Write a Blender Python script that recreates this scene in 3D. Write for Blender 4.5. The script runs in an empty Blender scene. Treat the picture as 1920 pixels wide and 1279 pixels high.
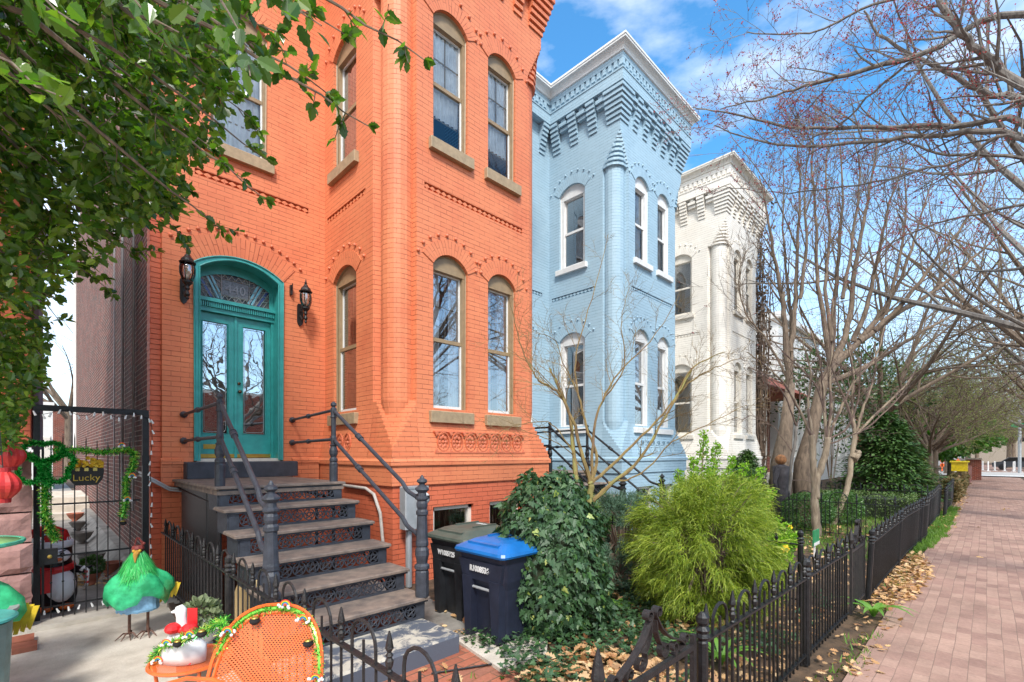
import bpy, math, random
from mathutils import Vector, Matrix, noise as mnoise
R = math.radians
sc = bpy.context.scene
COL = sc.collection

# ------------------------------------------------------------------ camera, sky, sun, exposure
EYE = 1.75
FPX = 890.0
cd = bpy.data.cameras.new("camera"); cam = bpy.data.objects.new("camera", cd); COL.objects.link(cam)
cam.location = (0, 0, EYE)
cam.rotation_euler = (R(90), 0, R(-45))
cd.sensor_width = 36.0; cd.lens = 36.0 * FPX / 1920.0
cd.shift_y = (852 - 639.5) / 1920.0
cd.clip_start = 0.05; cd.clip_end = 600
sc.camera = cam

SUN_EL, SUN_AZ = 48, 232          # azimuth measured from +X counter-clockwise
world = bpy.data.worlds.new("World"); sc.world = world; world.use_nodes = True
wn, wl = world.node_tree.nodes, world.node_tree.links
bg = wn["Background"]; bg.inputs[1].default_value = 0.14
sky = wn.new("ShaderNodeTexSky"); sky.sky_type = 'NISHITA'; sky.sun_disc = False
sky.sun_elevation = R(SUN_EL); sky.sun_rotation = R(90 - SUN_AZ); sky.air_density = 1.0; sky.dust_density = 0.6; sky.ozone_density = 1.6
tcw = wn.new("ShaderNodeTexCoord")
mpw = wn.new("ShaderNodeMapping"); mpw.inputs['Scale'].default_value = (1.6, 1.6, 4.2); mpw.inputs['Location'].default_value = (0.6, 2.1, 0.9)
nzw = wn.new("ShaderNodeTexNoise"); nzw.inputs['Scale'].default_value = 1.7; nzw.inputs['Detail'].default_value = 7; nzw.inputs['Roughness'].default_value = 0.55
rmw = wn.new("ShaderNodeValToRGB"); rmw.color_ramp.elements[0].position = 0.48; rmw.color_ramp.elements[1].position = 0.74
rmw.color_ramp.elements[0].color = (0, 0, 0, 1); rmw.color_ramp.elements[1].color = (1, 1, 1, 1)
wl.new(tcw.outputs['Generated'], mpw.inputs['Vector']); wl.new(mpw.outputs[0], nzw.inputs['Vector']); wl.new(nzw.outputs['Fac'], rmw.inputs[0])
sxw = wn.new("ShaderNodeSeparateXYZ"); wl.new(tcw.outputs['Generated'], sxw.inputs[0])
hzw = wn.new("ShaderNodeMapRange"); hzw.inputs[1].default_value = 0.02; hzw.inputs[2].default_value = 0.5; hzw.inputs[3].default_value = 0.75; hzw.inputs[4].default_value = 0.0
wl.new(sxw.outputs[2], hzw.inputs[0])
lfw = wn.new("ShaderNodeMapRange"); lfw.inputs[1].default_value = -0.15; lfw.inputs[2].default_value = 0.45; lfw.inputs[3].default_value = 1.0; lfw.inputs[4].default_value = 0.0
wl.new(sxw.outputs[0], lfw.inputs[0])
mxa = wn.new("ShaderNodeMath"); mxa.operation = 'MAXIMUM'; wl.new(hzw.outputs[0], mxa.inputs[0]); wl.new(lfw.outputs[0], mxa.inputs[1])
mxb = wn.new("ShaderNodeMath"); mxb.operation = 'MAXIMUM'; mxb.use_clamp = True; wl.new(mxa.outputs[0], mxb.inputs[0]); wl.new(rmw.outputs[0], mxb.inputs[1])
mxw = wn.new("ShaderNodeMixRGB"); mxw.inputs[2].default_value = (5.6, 5.8, 6.1, 1)
mzw = wn.new("ShaderNodeMath"); mzw.operation = 'MULTIPLY'; mzw.inputs[1].default_value = 0.9; wl.new(mxb.outputs[0], mzw.inputs[0])
skb = wn.new("ShaderNodeMixRGB"); skb.blend_type = 'MULTIPLY'; skb.inputs[0].default_value = 1.0; skb.inputs[2].default_value = (.44, .98, 1.2, 1)
wl.new(sky.outputs[0], skb.inputs[1])
wl.new(mzw.outputs[0], mxw.inputs[0]); wl.new(skb.outputs[0], mxw.inputs[1]); wl.new(mxw.outputs[0], bg.inputs[0])

sd = bpy.data.lights.new("sun", 'SUN'); sun = bpy.data.objects.new("sun", sd); COL.objects.link(sun)
sd.energy = 2.1; sd.angle = R(12); sd.color = (1.0, 0.95, 0.88)
sv = Vector((math.cos(R(SUN_AZ)) * math.cos(R(SUN_EL)), math.sin(R(SUN_AZ)) * math.cos(R(SUN_EL)), math.sin(R(SUN_EL))))
sun.rotation_euler = sv.to_track_quat('Z', 'Y').to_euler()
sc.view_settings.view_transform = 'Standard'; sc.view_settings.look = 'None'
sc.view_settings.exposure = 1.10; sc.view_settings.gamma = 1.0
sc.cycles.max_bounces = 6; sc.cycles.transparent_max_bounces = 10

# ------------------------------------------------------------------ helpers
def at(px, py, S):
    """world point seen at a photo pixel, at depth X+Y = S"""
    u = (px - 960) / FPX; v = (852 - py) / FPX
    return Vector((S * (1 + u) / 2, S * (1 - u) / 2, EYE + v * S / math.sqrt(2)))

def tag(o, label=None, cat=None, group=None, kind=None):
    if label: o['label'] = label
    if cat: o['category'] = cat
    if group: o['group'] = group
    if kind: o['kind'] = kind
    return o
def empty(name, loc=(0, 0, 0), rz=0, **k):
    o = bpy.data.objects.new(name, None); COL.objects.link(o); o.location = loc; o.rotation_euler = (0, 0, rz); o.empty_display_size = 0.2
    return tag(o, **k)
def ID(p): return p

class MB:
    def __init__(s, T=None): s.v = []; s.f = []; s.uv = {}; s.T = T or ID
    def add(s, vs, fs, uvs=None):
        b = len(s.v); T = s.T
        s.v += [tuple(T(Vector(p))) for p in vs]
        for i, f in enumerate(fs):
            if uvs is not None: s.uv[len(s.f)] = [uvs[j] for j in f]
            s.f.append(tuple(b + j for j in f))
    def quad(s, a, b, c, d, uv=None): s.add([a, b, c, d], [(0, 1, 2, 3)], uv)
    def box(s, x0, x1, y0, y1, z0, z1):
        v = [(x0, y0, z0), (x1, y0, z0), (x1, y1, z0), (x0, y1, z0), (x0, y0, z1), (x1, y0, z1), (x1, y1, z1), (x0, y1, z1)]
        s.add(v, [(0, 3, 2, 1), (4, 5, 6, 7), (0, 1, 5, 4), (1, 2, 6, 5), (2, 3, 7, 6), (3, 0, 4, 7)])
    def bbox(s, x0, x1, y0, y1, z0, z1, b=0.01):
        """box with chamfered vertical and top edges"""
        o = [(x0 + b, y0), (x1 - b, y0), (x1, y0 + b), (x1, y1 - b), (x1 - b, y1), (x0 + b, y1), (x0, y1 - b), (x0, y0 + b)]
        cx, cy = (x0 + x1) / 2, (y0 + y1) / 2
        i = [(cx + (x - cx) * (1 - 2 * b / max(x1 - x0, 1e-3)), cy + (y - cy) * (1 - 2 * b / max(y1 - y0, 1e-3))) for x, y in o]
        s.loft([[(x, y, z0) for x, y in o], [(x, y, z1 - b) for x, y in o], [(x, y, z1) for x, y in i]])
    def loft(s, rings, cap=True, closed=True):
        n = len(rings[0]); vs = [p for r in rings for p in r]; fs = []
        m = n if closed else n - 1
        for k in range(len(rings) - 1):
            for i in range(m):
                j = (i + 1) % n; fs.append((k * n + i, k * n + j, (k + 1) * n + j, (k + 1) * n + i))
        if cap: fs.append(tuple(range(n - 1, -1, -1))); fs.append(tuple((len(rings) - 1) * n + i for i in range(n)))
        s.add(vs, fs)
    def prism(s, poly, z0, z1, off=None):
        s.loft([[(x, y, z0) for x, y in poly], [(x, y, z1) for x, y in (off or poly)]])
    def lathe(s, prof, c=(0, 0, 0), n=12, rot=0, flute=0):
        rings = []
        for r, z in prof:
            rings.append([(c[0] + r * (1 - (flute if i % 2 else 0)) * math.cos(rot + 2 * math.pi * i / n), c[1] + r * (1 - (flute if i % 2 else 0)) * math.sin(rot + 2 * math.pi * i / n), c[2] + z) for i in range(n)])
        s.loft(rings)
    def tube(s, pts, rad, n=6, cap=True, jit=None):
        pts = [Vector(p) for p in pts]
        if not hasattr(rad, '__len__'): rad = [rad] * len(pts)
        rings = []; up = Vector((0.13, 0.21, 1)).normalized(); a = None
        for i, p in enumerate(pts):
            d = (pts[min(i + 1, len(pts) - 1)] - pts[max(i - 1, 0)])
            if d.length < 1e-9: d = Vector((0, 0, 1))
            d.normalize()
            if a is None:
                a = d.cross(up)
                if a.length < 0.1: a = d.cross(Vector((1, 0, 0)))
            else: a = a - d * a.dot(d)
            if a.length < 1e-6: a = d.orthogonal()
            a.normalize(); b = d.cross(a); r = rad[i]
            rings.append([tuple(p + (a * math.cos(2 * math.pi * k / n) + b * math.sin(2 * math.pi * k / n)) * (r * (1 + (jit[0].uniform(-jit[1], jit[1]) if jit else 0)))) for k in range(n)])
        s.loft(rings, cap=cap)
    def ball(s, c, r, n=8, m=5, sx=1, sy=1, sz=1):
        s.loft([[(c[0] + sx * r * math.sin(math.pi * (j + .02) / (m + .04)) * math.cos(2 * math.pi * i / n), c[1] + sy * r * math.sin(math.pi * (j + .02) / (m + .04)) * math.sin(2 * math.pi * i / n), c[2] - sz * r * math.cos(math.pi * (j + .02) / (m + .04))) for i in range(n)] for j in range(m + 1)])
    def extrude(s, poly, o, ux, uy, w):
        """flat polygon (2-D) in the frame o, ux, uy extruded by vector w"""
        o, ux, uy, w = map(Vector, (o, ux, uy, w))
        a = [tuple(o + ux * x + uy * y) for x, y in poly]; b = [tuple(Vector(p) + w) for p in a]
        s.loft([a, b])
    def build(s, name, mat, parent=None, smooth=False, uv=True, loc=None, **k):
        me = bpy.data.meshes.new(name); me.from_pydata(s.v, [], s.f)
        if uv:
            l = me.uv_layers.new(name="UVMap"); me.update(); d = l.data
            for p in me.polygons:
                e = s.uv.get(p.index)
                if e:
                    for q, li in enumerate(p.loop_indices): d[li].uv = e[q]
                else:
                    n = p.normal; ax, ay, az = abs(n.x), abs(n.y), abs(n.z)
                    for li in p.loop_indices:
                        c = me.vertices[me.loops[li].vertex_index].co
                        d[li].uv = (c.x, c.y) if az > .8 else ((c.y, c.z) if ax > ay else (c.x, c.z))
        if smooth: me.polygons.foreach_set('use_smooth', [True] * len(me.polygons))
        me.materials.append(mat); me.validate(); me.update()
        o = bpy.data.objects.new(name, me); COL.objects.link(o)
        if parent: o.parent = parent; o.matrix_parent_inverse = Matrix.Translation(-parent.location) if parent.type == 'EMPTY' and parent.rotation_euler.z == 0 and not k.get('local') else Matrix()
        k.pop('local', None)
        if loc: o.location = loc
        return tag(o, **k)

def copy_tree(o, parent=None):
    c = o.copy(); COL.objects.link(c)
    if parent: c.parent = parent; c.matrix_parent_inverse = o.matrix_parent_inverse.copy()
    for ch in list(o.children): copy_tree(ch, c)
    return c

# ------------------------------------------------------------------ materials
def srgb(r, g, b):
    f = lambda c: (c / 255) / 12.92 if c <= 10 else (((c / 255) + .055) / 1.055) ** 2.4
    return (f(r), f(g), f(b), 1)
def newmat(name):
    m = bpy.data.materials.new(name); m.use_nodes = True
    return m, m.node_tree.nodes, m.node_tree.links, m.node_tree.nodes['Principled BSDF']
def N(n, t, **k):
    x = n.new(t)
    for a, b in k.items(): setattr(x, a, b)
    return x
def noise_node(n, l, vec, scale, detail=4, rough=.5, dist=0):
    x = n.new('ShaderNodeTexNoise'); x.inputs['Scale'].default_value = scale; x.inputs['Detail'].default_value = detail; x.inputs['Roughness'].default_value = rough; x.inputs['Distortion'].default_value = dist
    if vec: l.new(vec, x.inputs['Vector'])
    return x
def ramp(n, l, src, stops):
    r = n.new('ShaderNodeValToRGB'); e = r.color_ramp.elements
    while len(e) < len(stops): e.new(0.5)
    for q, (p, c) in zip(e, stops): q.position = p; q.color = c if hasattr(c, '__len__') else (c, c, c, 1)
    l.new(src, r.inputs[0]); return r
def math_node(n, l, op, a, b=None, clamp=False):
    m = n.new('ShaderNodeMath'); m.operation = op; m.use_clamp = clamp
    for i, x in enumerate((a, b)):
        if x is None: continue
        if hasattr(x, 'default_value') or hasattr(x, 'is_linked'): l.new(x, m.inputs[i])
        else: m.inputs[i].default_value = x
    return m.outputs[0]
def mix(n, l, fac, a, b, bt='MIX'):
    m = n.new('ShaderNodeMixRGB'); m.blend_type = bt
    for i, x in zip((0, 1, 2), (fac, a, b)):
        if hasattr(x, 'is_linked'): l.new(x, m.inputs[i])
        else: m.inputs[i].default_value = x
    return m.outputs[0]

def plain(name, col, rough=.5, metal=0, var=.12, nscale=9, bump=0, bscale=60, col2=None, spec=None, coord='Object'):
    m, n, l, p = newmat(name)
    tc = n.new('ShaderNodeTexCoord'); nz = noise_node(n, l, tc.outputs[coord], nscale, 5, .6)
    c2 = col2 or tuple(x * (1 - 2.2 * var) for x in col[:3]) + (1,)
    c1 = tuple(min(1, x * (1 + var)) for x in col[:3]) + (1,)
    r = ramp(n, l, nz.outputs['Fac'], [(.3, c2), (.68, c1)]); l.new(r.outputs[0], p.inputs['Base Color'])
    p.inputs['Roughness'].default_value = rough; p.inputs['Metallic'].default_value = metal
    if spec is not None: p.inputs['Specular IOR Level'].default_value = spec
    if bump:
        nb = noise_node(n, l, tc.outputs[coord], bscale, 5, .6); b = n.new('ShaderNodeBump'); b.inputs['Strength'].default_value = bump; b.inputs['Distance'].default_value = .01
        l.new(nb.outputs['Fac'], b.inputs['Height']); l.new(b.outputs[0], p.inputs['Normal'])
    return m

def painted_brick(name, base, dark, joint, jw=.085, vert=.6, stain=.6, bump=.6, rough_bricks=False):
    """thin-jointed pressed brick under paint; UV in metres"""
    m, n, l, p = newmat(name)
    uv = n.new('ShaderNodeUVMap'); geo = n.new('ShaderNodeNewGeometry'); tc = n.new('ShaderNodeTexCoord')
    wob = noise_node(n, l, tc.outputs['Object'], 2.3, 3)
    sep = n.new('ShaderNodeSeparateXYZ'); l.new(uv.outputs[0], sep.inputs[0])
    wv = math_node(n, l, 'MULTIPLY', math_node(n, l, 'SUBTRACT', wob.outputs['Fac'], .5), .012)
    v = math_node(n, l, 'ADD', sep.outputs[1], wv)
    cmb = n.new('ShaderNodeCombineXYZ'); l.new(sep.outputs[0], cmb.inputs[0]); l.new(v, cmb.inputs[1])
    br = n.new('ShaderNodeTexBrick'); l.new(cmb.outputs[0], br.inputs['Vector'])
    br.inputs['Scale'].default_value = 1; br.inputs['Brick Width'].default_value = .213; br.inputs['Row Height'].default_value = .0685
    br.inputs['Mortar Size'].default_value = .0033; br.inputs['Mortar Smooth'].default_value = .15
    br.inputs['Color1'].default_value = (0.35, .35, .35, 1); br.inputs['Color2'].default_value = (.65, .65, .65, 1); br.inputs['Mortar'].default_value = (.5, .5, .5, 1)
    fr = math_node(n, l, 'FRACT', math_node(n, l, 'DIVIDE', v, .0685))
    hj = math_node(n, l, 'LESS_THAN', fr, jw)
    j1 = noise_node(n, l, tc.outputs['Object'], 2.7, 4, .65)
    j1r = ramp(n, l, j1.outputs['Fac'], [(.36, .3), (.56, 1)])
    j2 = noise_node(n, l, tc.outputs['Object'], 9, 3, .6); j2r = ramp(n, l, j2.outputs['Fac'], [(.36, .35), (.56, 1)])
    jf = math_node(n, l, 'MULTIPLY', j1r.outputs[0], j2r.outputs[0])
    hjf = math_node(n, l, 'MULTIPLY', hj, jf)
    vjf = math_node(n, l, 'MULTIPLY', math_node(n, l, 'MULTIPLY', br.outputs['Fac'], j2r.outputs[0]), vert)
    J = math_node(n, l, 'MAXIMUM', hjf, vjf, True)
    s1 = noise_node(n, l, tc.outputs['Object'], 1.1, 6, .65, .4); s1r = ramp(n, l, s1.outputs['Fac'], [(.45, 0), (.75, 1)])
    s2 = noise_node(n, l, tc.outputs['Object'], 26, 4, .7); s2r = ramp(n, l, s2.outputs['Fac'], [(.63, 0), (.72, 1)])
    st = math_node(n, l, 'MULTIPLY', math_node(n, l, 'MAXIMUM', s1r.outputs[0], math_node(n, l, 'MULTIPLY', s2r.outputs[0], .6)), stain)
    bv = math_node(n, l, 'MULTIPLY_ADD', br.outputs['Color'], .22); 
    c0 = mix(n, l, st, base, dark)
    hsv = n.new('ShaderNodeHueSaturation'); l.new(c0, hsv.inputs['Color'])
    vv = math_node(n, l, 'ADD', math_node(n, l, 'MULTIPLY', br.outputs['Color'], .22), .89); l.new(vv, hsv.inputs['Value'])
    c1 = mix(n, l, math_node(n, l, 'MULTIPLY', J, .95), hsv.outputs[0], joint)
    l.new(c1, p.inputs['Base Color']); p.inputs['Roughness'].default_value = .55; p.inputs['Specular IOR Level'].default_value = .35
    hb = math_node(n, l, 'SUBTRACT', math_node(n, l, 'MULTIPLY', noise_node(n, l, tc.outputs['Object'], 60, 5, .7).outputs['Fac'], .35), J)
    b = n.new('ShaderNodeBump'); b.inputs['Strength'].default_value = bump; b.inputs['Distance'].default_value = .006; l.new(hb, b.inputs['Height']); l.new(b.outputs[0], p.inputs['Normal'])
    return m

def mortar_brick(name, cols, mortar, bw=.213, rh=.075, ms=.011, bump=.8, rough=.85, dirt=.3, coord='UV', dist=0, off=.5, jointvar=True):
    m, n, l, p = newmat(name)
    tc = n.new('ShaderNodeTexCoord')
    vec = tc.outputs['UV'] if coord == 'UV' else tc.outputs['Object']
    if dist:
        nz = noise_node(n, l, tc.outputs['Object'], 1.3, 3); a = n.new('ShaderNodeVectorMath'); a.operation = 'SUBTRACT'; l.new(nz.outputs['Color'], a.inputs[0]); a.inputs[1].default_value = (.5, .5, .5)
        b = n.new('ShaderNodeVectorMath'); b.operation = 'SCALE'; l.new(a.outputs[0], b.inputs[0]); b.inputs['Scale'].default_value = dist
        c = n.new('ShaderNodeVectorMath'); c.operation = 'ADD'; l.new(b.outputs[0], c.inputs[0]); l.new(vec, c.inputs[1]); vec = c.outputs[0]
    br = n.new('ShaderNodeTexBrick'); l.new(vec, br.inputs['Vector']); br.offset = off
    br.inputs['Scale'].default_value = 1; br.inputs['Brick Width'].default_value = bw; br.inputs['Row Height'].default_value = rh
    br.inputs['Mortar Size'].default_value = ms; br.inputs['Mortar Smooth'].default_value = .2; br.inputs['Bias'].default_value = 0
    br.inputs['Color1'].default_value = (0, 0, 0, 1); br.inputs['Color2'].default_value = (1, 1, 1, 1); br.inputs['Mortar'].default_value = (.5, .5, .5, 1)
    cr = ramp(n, l, br.outputs['Color'], [(i / (len(cols) - 1), c) for i, c in enumerate(cols)])
    nz2 = noise_node(n, l, tc.outputs['Object'], 1.4, 6, .6); nz3 = noise_node(n, l, tc.outputs['Object'], 35, 4, .7)
    d = ramp(n, l, nz2.outputs['Fac'], [(.3, 1 - dirt), (.7, 1.12)]); d3 = ramp(n, l, nz3.outputs['Fac'], [(.3, .86), (.7, 1.1)])
    c = mix(n, l, 1, mix(n, l, 1, cr.outputs[0], d.outputs[0], 'MULTIPLY'), d3.outputs[0], 'MULTIPLY')
    mf = br.outputs['Fac']
    if jointvar:
        jn = noise_node(n, l, tc.outputs['Object'], 3.1, 4); jr = ramp(n, l, jn.outputs['Fac'], [(.35, .5), (.6, 1)]); mf = math_node(n, l, 'MULTIPLY', mf, jr.outputs[0])
    c = mix(n, l, mf, c, mortar); l.new(c, p.inputs['Base Color']); p.inputs['Roughness'].default_value = rough; p.inputs['Specular IOR Level'].default_value = .3
    h = math_node(n, l, 'SUBTRACT', math_node(n, l, 'MULTIPLY', nz3.outputs['Fac'], .5), br.outputs['Fac'])
    b = n.new('ShaderNodeBump'); b.inputs['Strength'].default_value = bump; b.inputs['Distance'].default_value = .008; l.new(h, b.inputs['Height']); l.new(b.outputs[0], p.inputs['Normal'])
    return m

def leafmat(name, cols, rough=.4, trans=.25, spec=.5, var=True):
    m, n, l, p = newmat(name)
    g = n.new('ShaderNodeNewGeometry')
    r = ramp(n, l, g.outputs['Random Per Island'], [(i / max(1, len(cols) - 1), c) for i, c in enumerate(cols)])
    l.new(r.outputs[0], p.inputs['Base Color']); p.inputs['Roughness'].default_value = rough; p.inputs['Specular IOR Level'].default_value = spec
    t = n.new('ShaderNodeBsdfTranslucent'); bc = mix(n, l, 1, r.outputs[0], (1.6, 2.0, .7, 1), 'MULTIPLY'); l.new(bc, t.inputs[0])
    ms = n.new('ShaderNodeMixShader'); ms.inputs[0].default_value = trans; out = n['Material Output'] if 'Material Output' in n else None
    l.new(p.outputs[0], ms.inputs[1]); l.new(t.outputs[0], ms.inputs[2]); l.new(ms.outputs[0], n['Material Output'].inputs[0])
    return m

def barkmat(name, c1, c2, scale=6):
    m, n, l, p = newmat(name)
    tc = n.new('ShaderNodeTexCoord'); mp = n.new('ShaderNodeMapping'); mp.inputs['Scale'].default_value = (1, 1, .22); l.new(tc.outputs['Object'], mp.inputs[0])
    nz = noise_node(n, l, mp.outputs[0], scale * 3, 6, .65, .6); r = ramp(n, l, nz.outputs['Fac'], [(.32, c2), (.66, c1)])
    l.new(r.outputs[0], p.inputs['Base Color']); p.inputs['Roughness'].default_value = .85
    b = n.new('ShaderNodeBump'); b.inputs['Strength'].default_value = .7; b.inputs['Distance'].default_value = .012; l.new(nz.outputs['Fac'], b.inputs['Height']); l.new(b.outputs[0], p.inputs['Normal'])
    return m

def glassmat(name, refl=.35, tint=(.95, .97, .97, 1), rough=.01, bumps=0):
    m, n, l, p = newmat(name); n.remove(p)
    t = n.new('ShaderNodeBsdfTransparent'); t.inputs[0].default_value = tint
    g = n.new('ShaderNodeBsdfGlossy'); g.inputs['Roughness'].default_value = rough; g.inputs[0].default_value = (.95, .97, 1, 1)
    f = n.new('ShaderNodeFresnel'); f.inputs[0].default_value = 1.5
    a = math_node(n, l, 'ADD', f.outputs[0], refl, True)
    if bumps:
        tc = n.new('ShaderNodeTexCoord'); nz = noise_node(n, l, tc.outputs['Object'], 3, 2); b = n.new('ShaderNodeBump'); b.inputs['Strength'].default_value = bumps; b.inputs['Distance'].default_value = .02
        l.new(nz.outputs['Fac'], b.inputs['Height']); l.new(b.outputs[0], g.inputs['Normal'])
    ms = n.new('ShaderNodeMixShader'); l.new(a, ms.inputs[0]); l.new(t.outputs[0], ms.inputs[1]); l.new(g.outputs[0], ms.inputs[2])
    l.new(ms.outputs[0], n['Material Output'].inputs[0]); return m

def foil(name, cols, rough=.25):
    m, n, l, p = newmat(name)
    g = n.new('ShaderNodeNewGeometry'); r = ramp(n, l, g.outputs['Random Per Island'], [(i / (len(cols) - 1), c) for i, c in enumerate(cols)]); r.color_ramp.interpolation = 'CONSTANT'
    l.new(r.outputs[0], p.inputs['Base Color']); p.inputs['Metallic'].default_value = .35; p.inputs['Roughness'].default_value = rough
    return m

ORANGE = painted_brick('orange_paint_brick', srgb(220, 132, 92), srgb(200, 100, 70), srgb(128, 54, 34))
ORANGE_B = painted_brick('orange_paint_rough_brick', srgb(212, 112, 80), srgb(178, 78, 56), srgb(120, 52, 36), jw=.1, vert=.8, stain=.7, bump=.9)
ORANGE_P = plain('orange_paint', srgb(218, 122, 88), .5, var=.1, nscale=14, bump=.15)
TERRA = plain('painted_terracotta', srgb(208, 112, 78), .5, var=.15, nscale=30)
BLUE = painted_brick('blue_paint_brick', srgb(163, 191, 207), srgb(144, 175, 194), srgb(84, 112, 134), vert=.35, stain=.5)
BLUE_P = plain('blue_paint', srgb(163, 191, 207), .5, var=.06, nscale=14)
WHITEB = painted_brick('offwhite_paint_brick', srgb(238, 233, 224), srgb(224, 216, 204), srgb(140, 130, 118), vert=.3, stain=.5)
WHITE_P = plain('offwhite_paint', srgb(236, 231, 222), .5, var=.06, nscale=14)
TAUPE = plain('taupe_trim', srgb(150, 128, 98), .5, var=.08, nscale=12)
SILLT = plain('taupe_stone_sill', srgb(164, 143, 114), .65, var=.1, nscale=14, bump=.15)
WTRIM = plain('white_trim', srgb(226, 226, 224), .45, var=.04, nscale=10)
CREAM = plain('cream_trim', srgb(222, 216, 205), .5, var=.06, nscale=10)
SASHW = plain('white_sash', srgb(222, 222, 220), .4, var=.03)
GLASS = glassmat('window_glass', .3)
GLASSD = glassmat('door_glass', .55, (.35, .35, .35, 1), bumps=.06)
GLASSU = glassmat('upper_window_glass', .03)
CURT = plain('sheer_curtain', srgb(246, 247, 248), .8, var=.12, nscale=5)
CURTD = plain('brown_curtain', srgb(150, 98, 84), .8, var=.2, nscale=5)
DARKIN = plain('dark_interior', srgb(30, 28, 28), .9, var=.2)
TEAL = plain('teal_door_paint', srgb(56, 158, 156), .35, var=.09, nscale=7, bump=.05)
IRON = plain('black_iron', srgb(25, 26, 29), .42, var=.3, nscale=24, bump=.4, bscale=90)
IRONR = plain('worn_black_iron', srgb(38, 34, 34), .5, var=.35, nscale=18, bump=.5, bscale=90, col2=srgb(20, 20, 22))
SLATE = plain('slate_grey_iron_paint', srgb(60, 64, 73), .5, var=.18, nscale=16, bump=.3, bscale=70)
TREAD = plain('worn_tread', srgb(132, 116, 104), .75, var=.22, nscale=7, bump=.3, bscale=90, col2=srgb(92, 83, 79))
GREYP = plain('dark_grey_painted_stone', srgb(60, 65, 75), .6, var=.15, nscale=8, bump=.2)
BRASS = plain('brass', srgb(200, 168, 84), .3, .8, var=.1)
GALV = plain('grey_metal', srgb(170, 174, 178), .45, .3, var=.07)
DKBRICK = mortar_brick('dark_brick_white_mortar', [srgb(84, 46, 42), srgb(126, 66, 56), srgb(102, 56, 50), srgb(70, 46, 46)], srgb(166, 158, 148), ms=.0075, bump=.2)
REDBRICK = mortar_brick('red_brick', [srgb(128, 62, 50), srgb(150, 76, 58), srgb(112, 54, 46)], srgb(160, 148, 136), ms=.008)
PAVER = mortar_brick('sidewalk_brick', [srgb(160, 128, 114), srgb(176, 144, 128), srgb(168, 134, 120), srgb(150, 118, 106)], srgb(128, 106, 94), bw=.205, rh=.104, ms=.0028, bump=.5, dirt=.34, dist=.03, coord='Object')
PATHB = mortar_brick('path_brick', [srgb(150, 88, 68), srgb(176, 108, 84), srgb(140, 96, 80)], srgb(104, 86, 70), bw=.205, rh=.104, ms=.006, dirt=.3, dist=.05, coord='Object')
CONC = plain('concrete', srgb(198, 190, 178), .85, var=.13, nscale=3.5, bump=.5, bscale=45, col2=srgb(172, 163, 150))
CONCD = plain('grey_concrete', srgb(140, 136, 130), .85, var=.16, nscale=3, bump=.5, bscale=40, col2=srgb(100, 97, 93))
SOIL = plain('soil', srgb(92, 72, 54), .95, var=.3, nscale=6, bump=.9, bscale=30, col2=srgb(52, 42, 32))
ROOFM = plain('roof_felt', srgb(80, 80, 82), .9)
RUBBER = plain('black_plastic', srgb(26, 27, 30), .45, var=.2, nscale=20, bump=.15)
# ------------------------------------------------------------------ the setting: ground, walk, road
g = MB(); g.quad((-60, -80, -.02), (400, -80, -.02), (400, 120, -.02), (-60, 120, -.02)); g.build('ground', SOIL, kind='structure')
def sheet(name, mat, x0, x1, y0, y1, z, nx=1, ny=1, amp=0, seed=0):
    mb = MB(); rng = random.Random(seed); P = []
    for j in range(ny + 1):
        for i in range(nx + 1):
            x = x0 + (x1 - x0) * i / nx; y = y0 + (y1 - y0) * j / ny
            P.append((x, y, z + amp * mnoise.noise(Vector((x * .9, y * .9, seed)))))
    mb.add(P, [(j * (nx + 1) + i, j * (nx + 1) + i + 1, (j + 1) * (nx + 1) + i + 1, (j + 1) * (nx + 1) + i) for j in range(ny) for i in range(nx)])
    return mb.build(name, mat, smooth=True, kind='structure')
sheet('sidewalk', PAVER, -8, 52, -1.75, .78, .012, 150, 8, .012, 1)
sheet('neighbour_paving', CONC, -7, 1.12, .72, 6.72, .0, 20, 14, .006, 2)
sheet('alley_path', CONCD, -.1, 1.2, 6.72, 40, -.004, 6, 60, .012, 3)
sheet('garden_path', PATHB, 1.2, 2.75, .9, 5.6, .006, 16, 40, .012, 4)
sheet('garden_slab_ground', CONCD, 2.7, 3.35, 3.0, 7.0, .004, 4, 10, .01, 5)
sheet('road', plain('asphalt', srgb(96, 96, 98), .9, bump=.3), -60, 400, -14, -3.4, -.14)
sheet('cross_road', plain('pale_road', srgb(176, 172, 168), .9), 54, 66, -3.4, 60, .03)
sheet('far_sidewalk', PAVER, 66.2, 110, -3, 1.0, .02)
mb = MB(); mb.box(-60, 52, -3.4, -3.2, -.3, .0); mb.build('kerb', CONC, kind='structure')
sheet('tree_strip', SOIL, -60, 52, -3.2, -1.75, .0)
sheet('white_crossing_stripe', plain('white_road_paint', srgb(225, 224, 220), .8), 53.2, 55.5, -3, 1.4, .045)
mb = MB(); mb.box(-3, 1.05, 6.62, 6.9, -.02, .045); mb.build('concrete_threshold', CONC, kind='structure')

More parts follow.
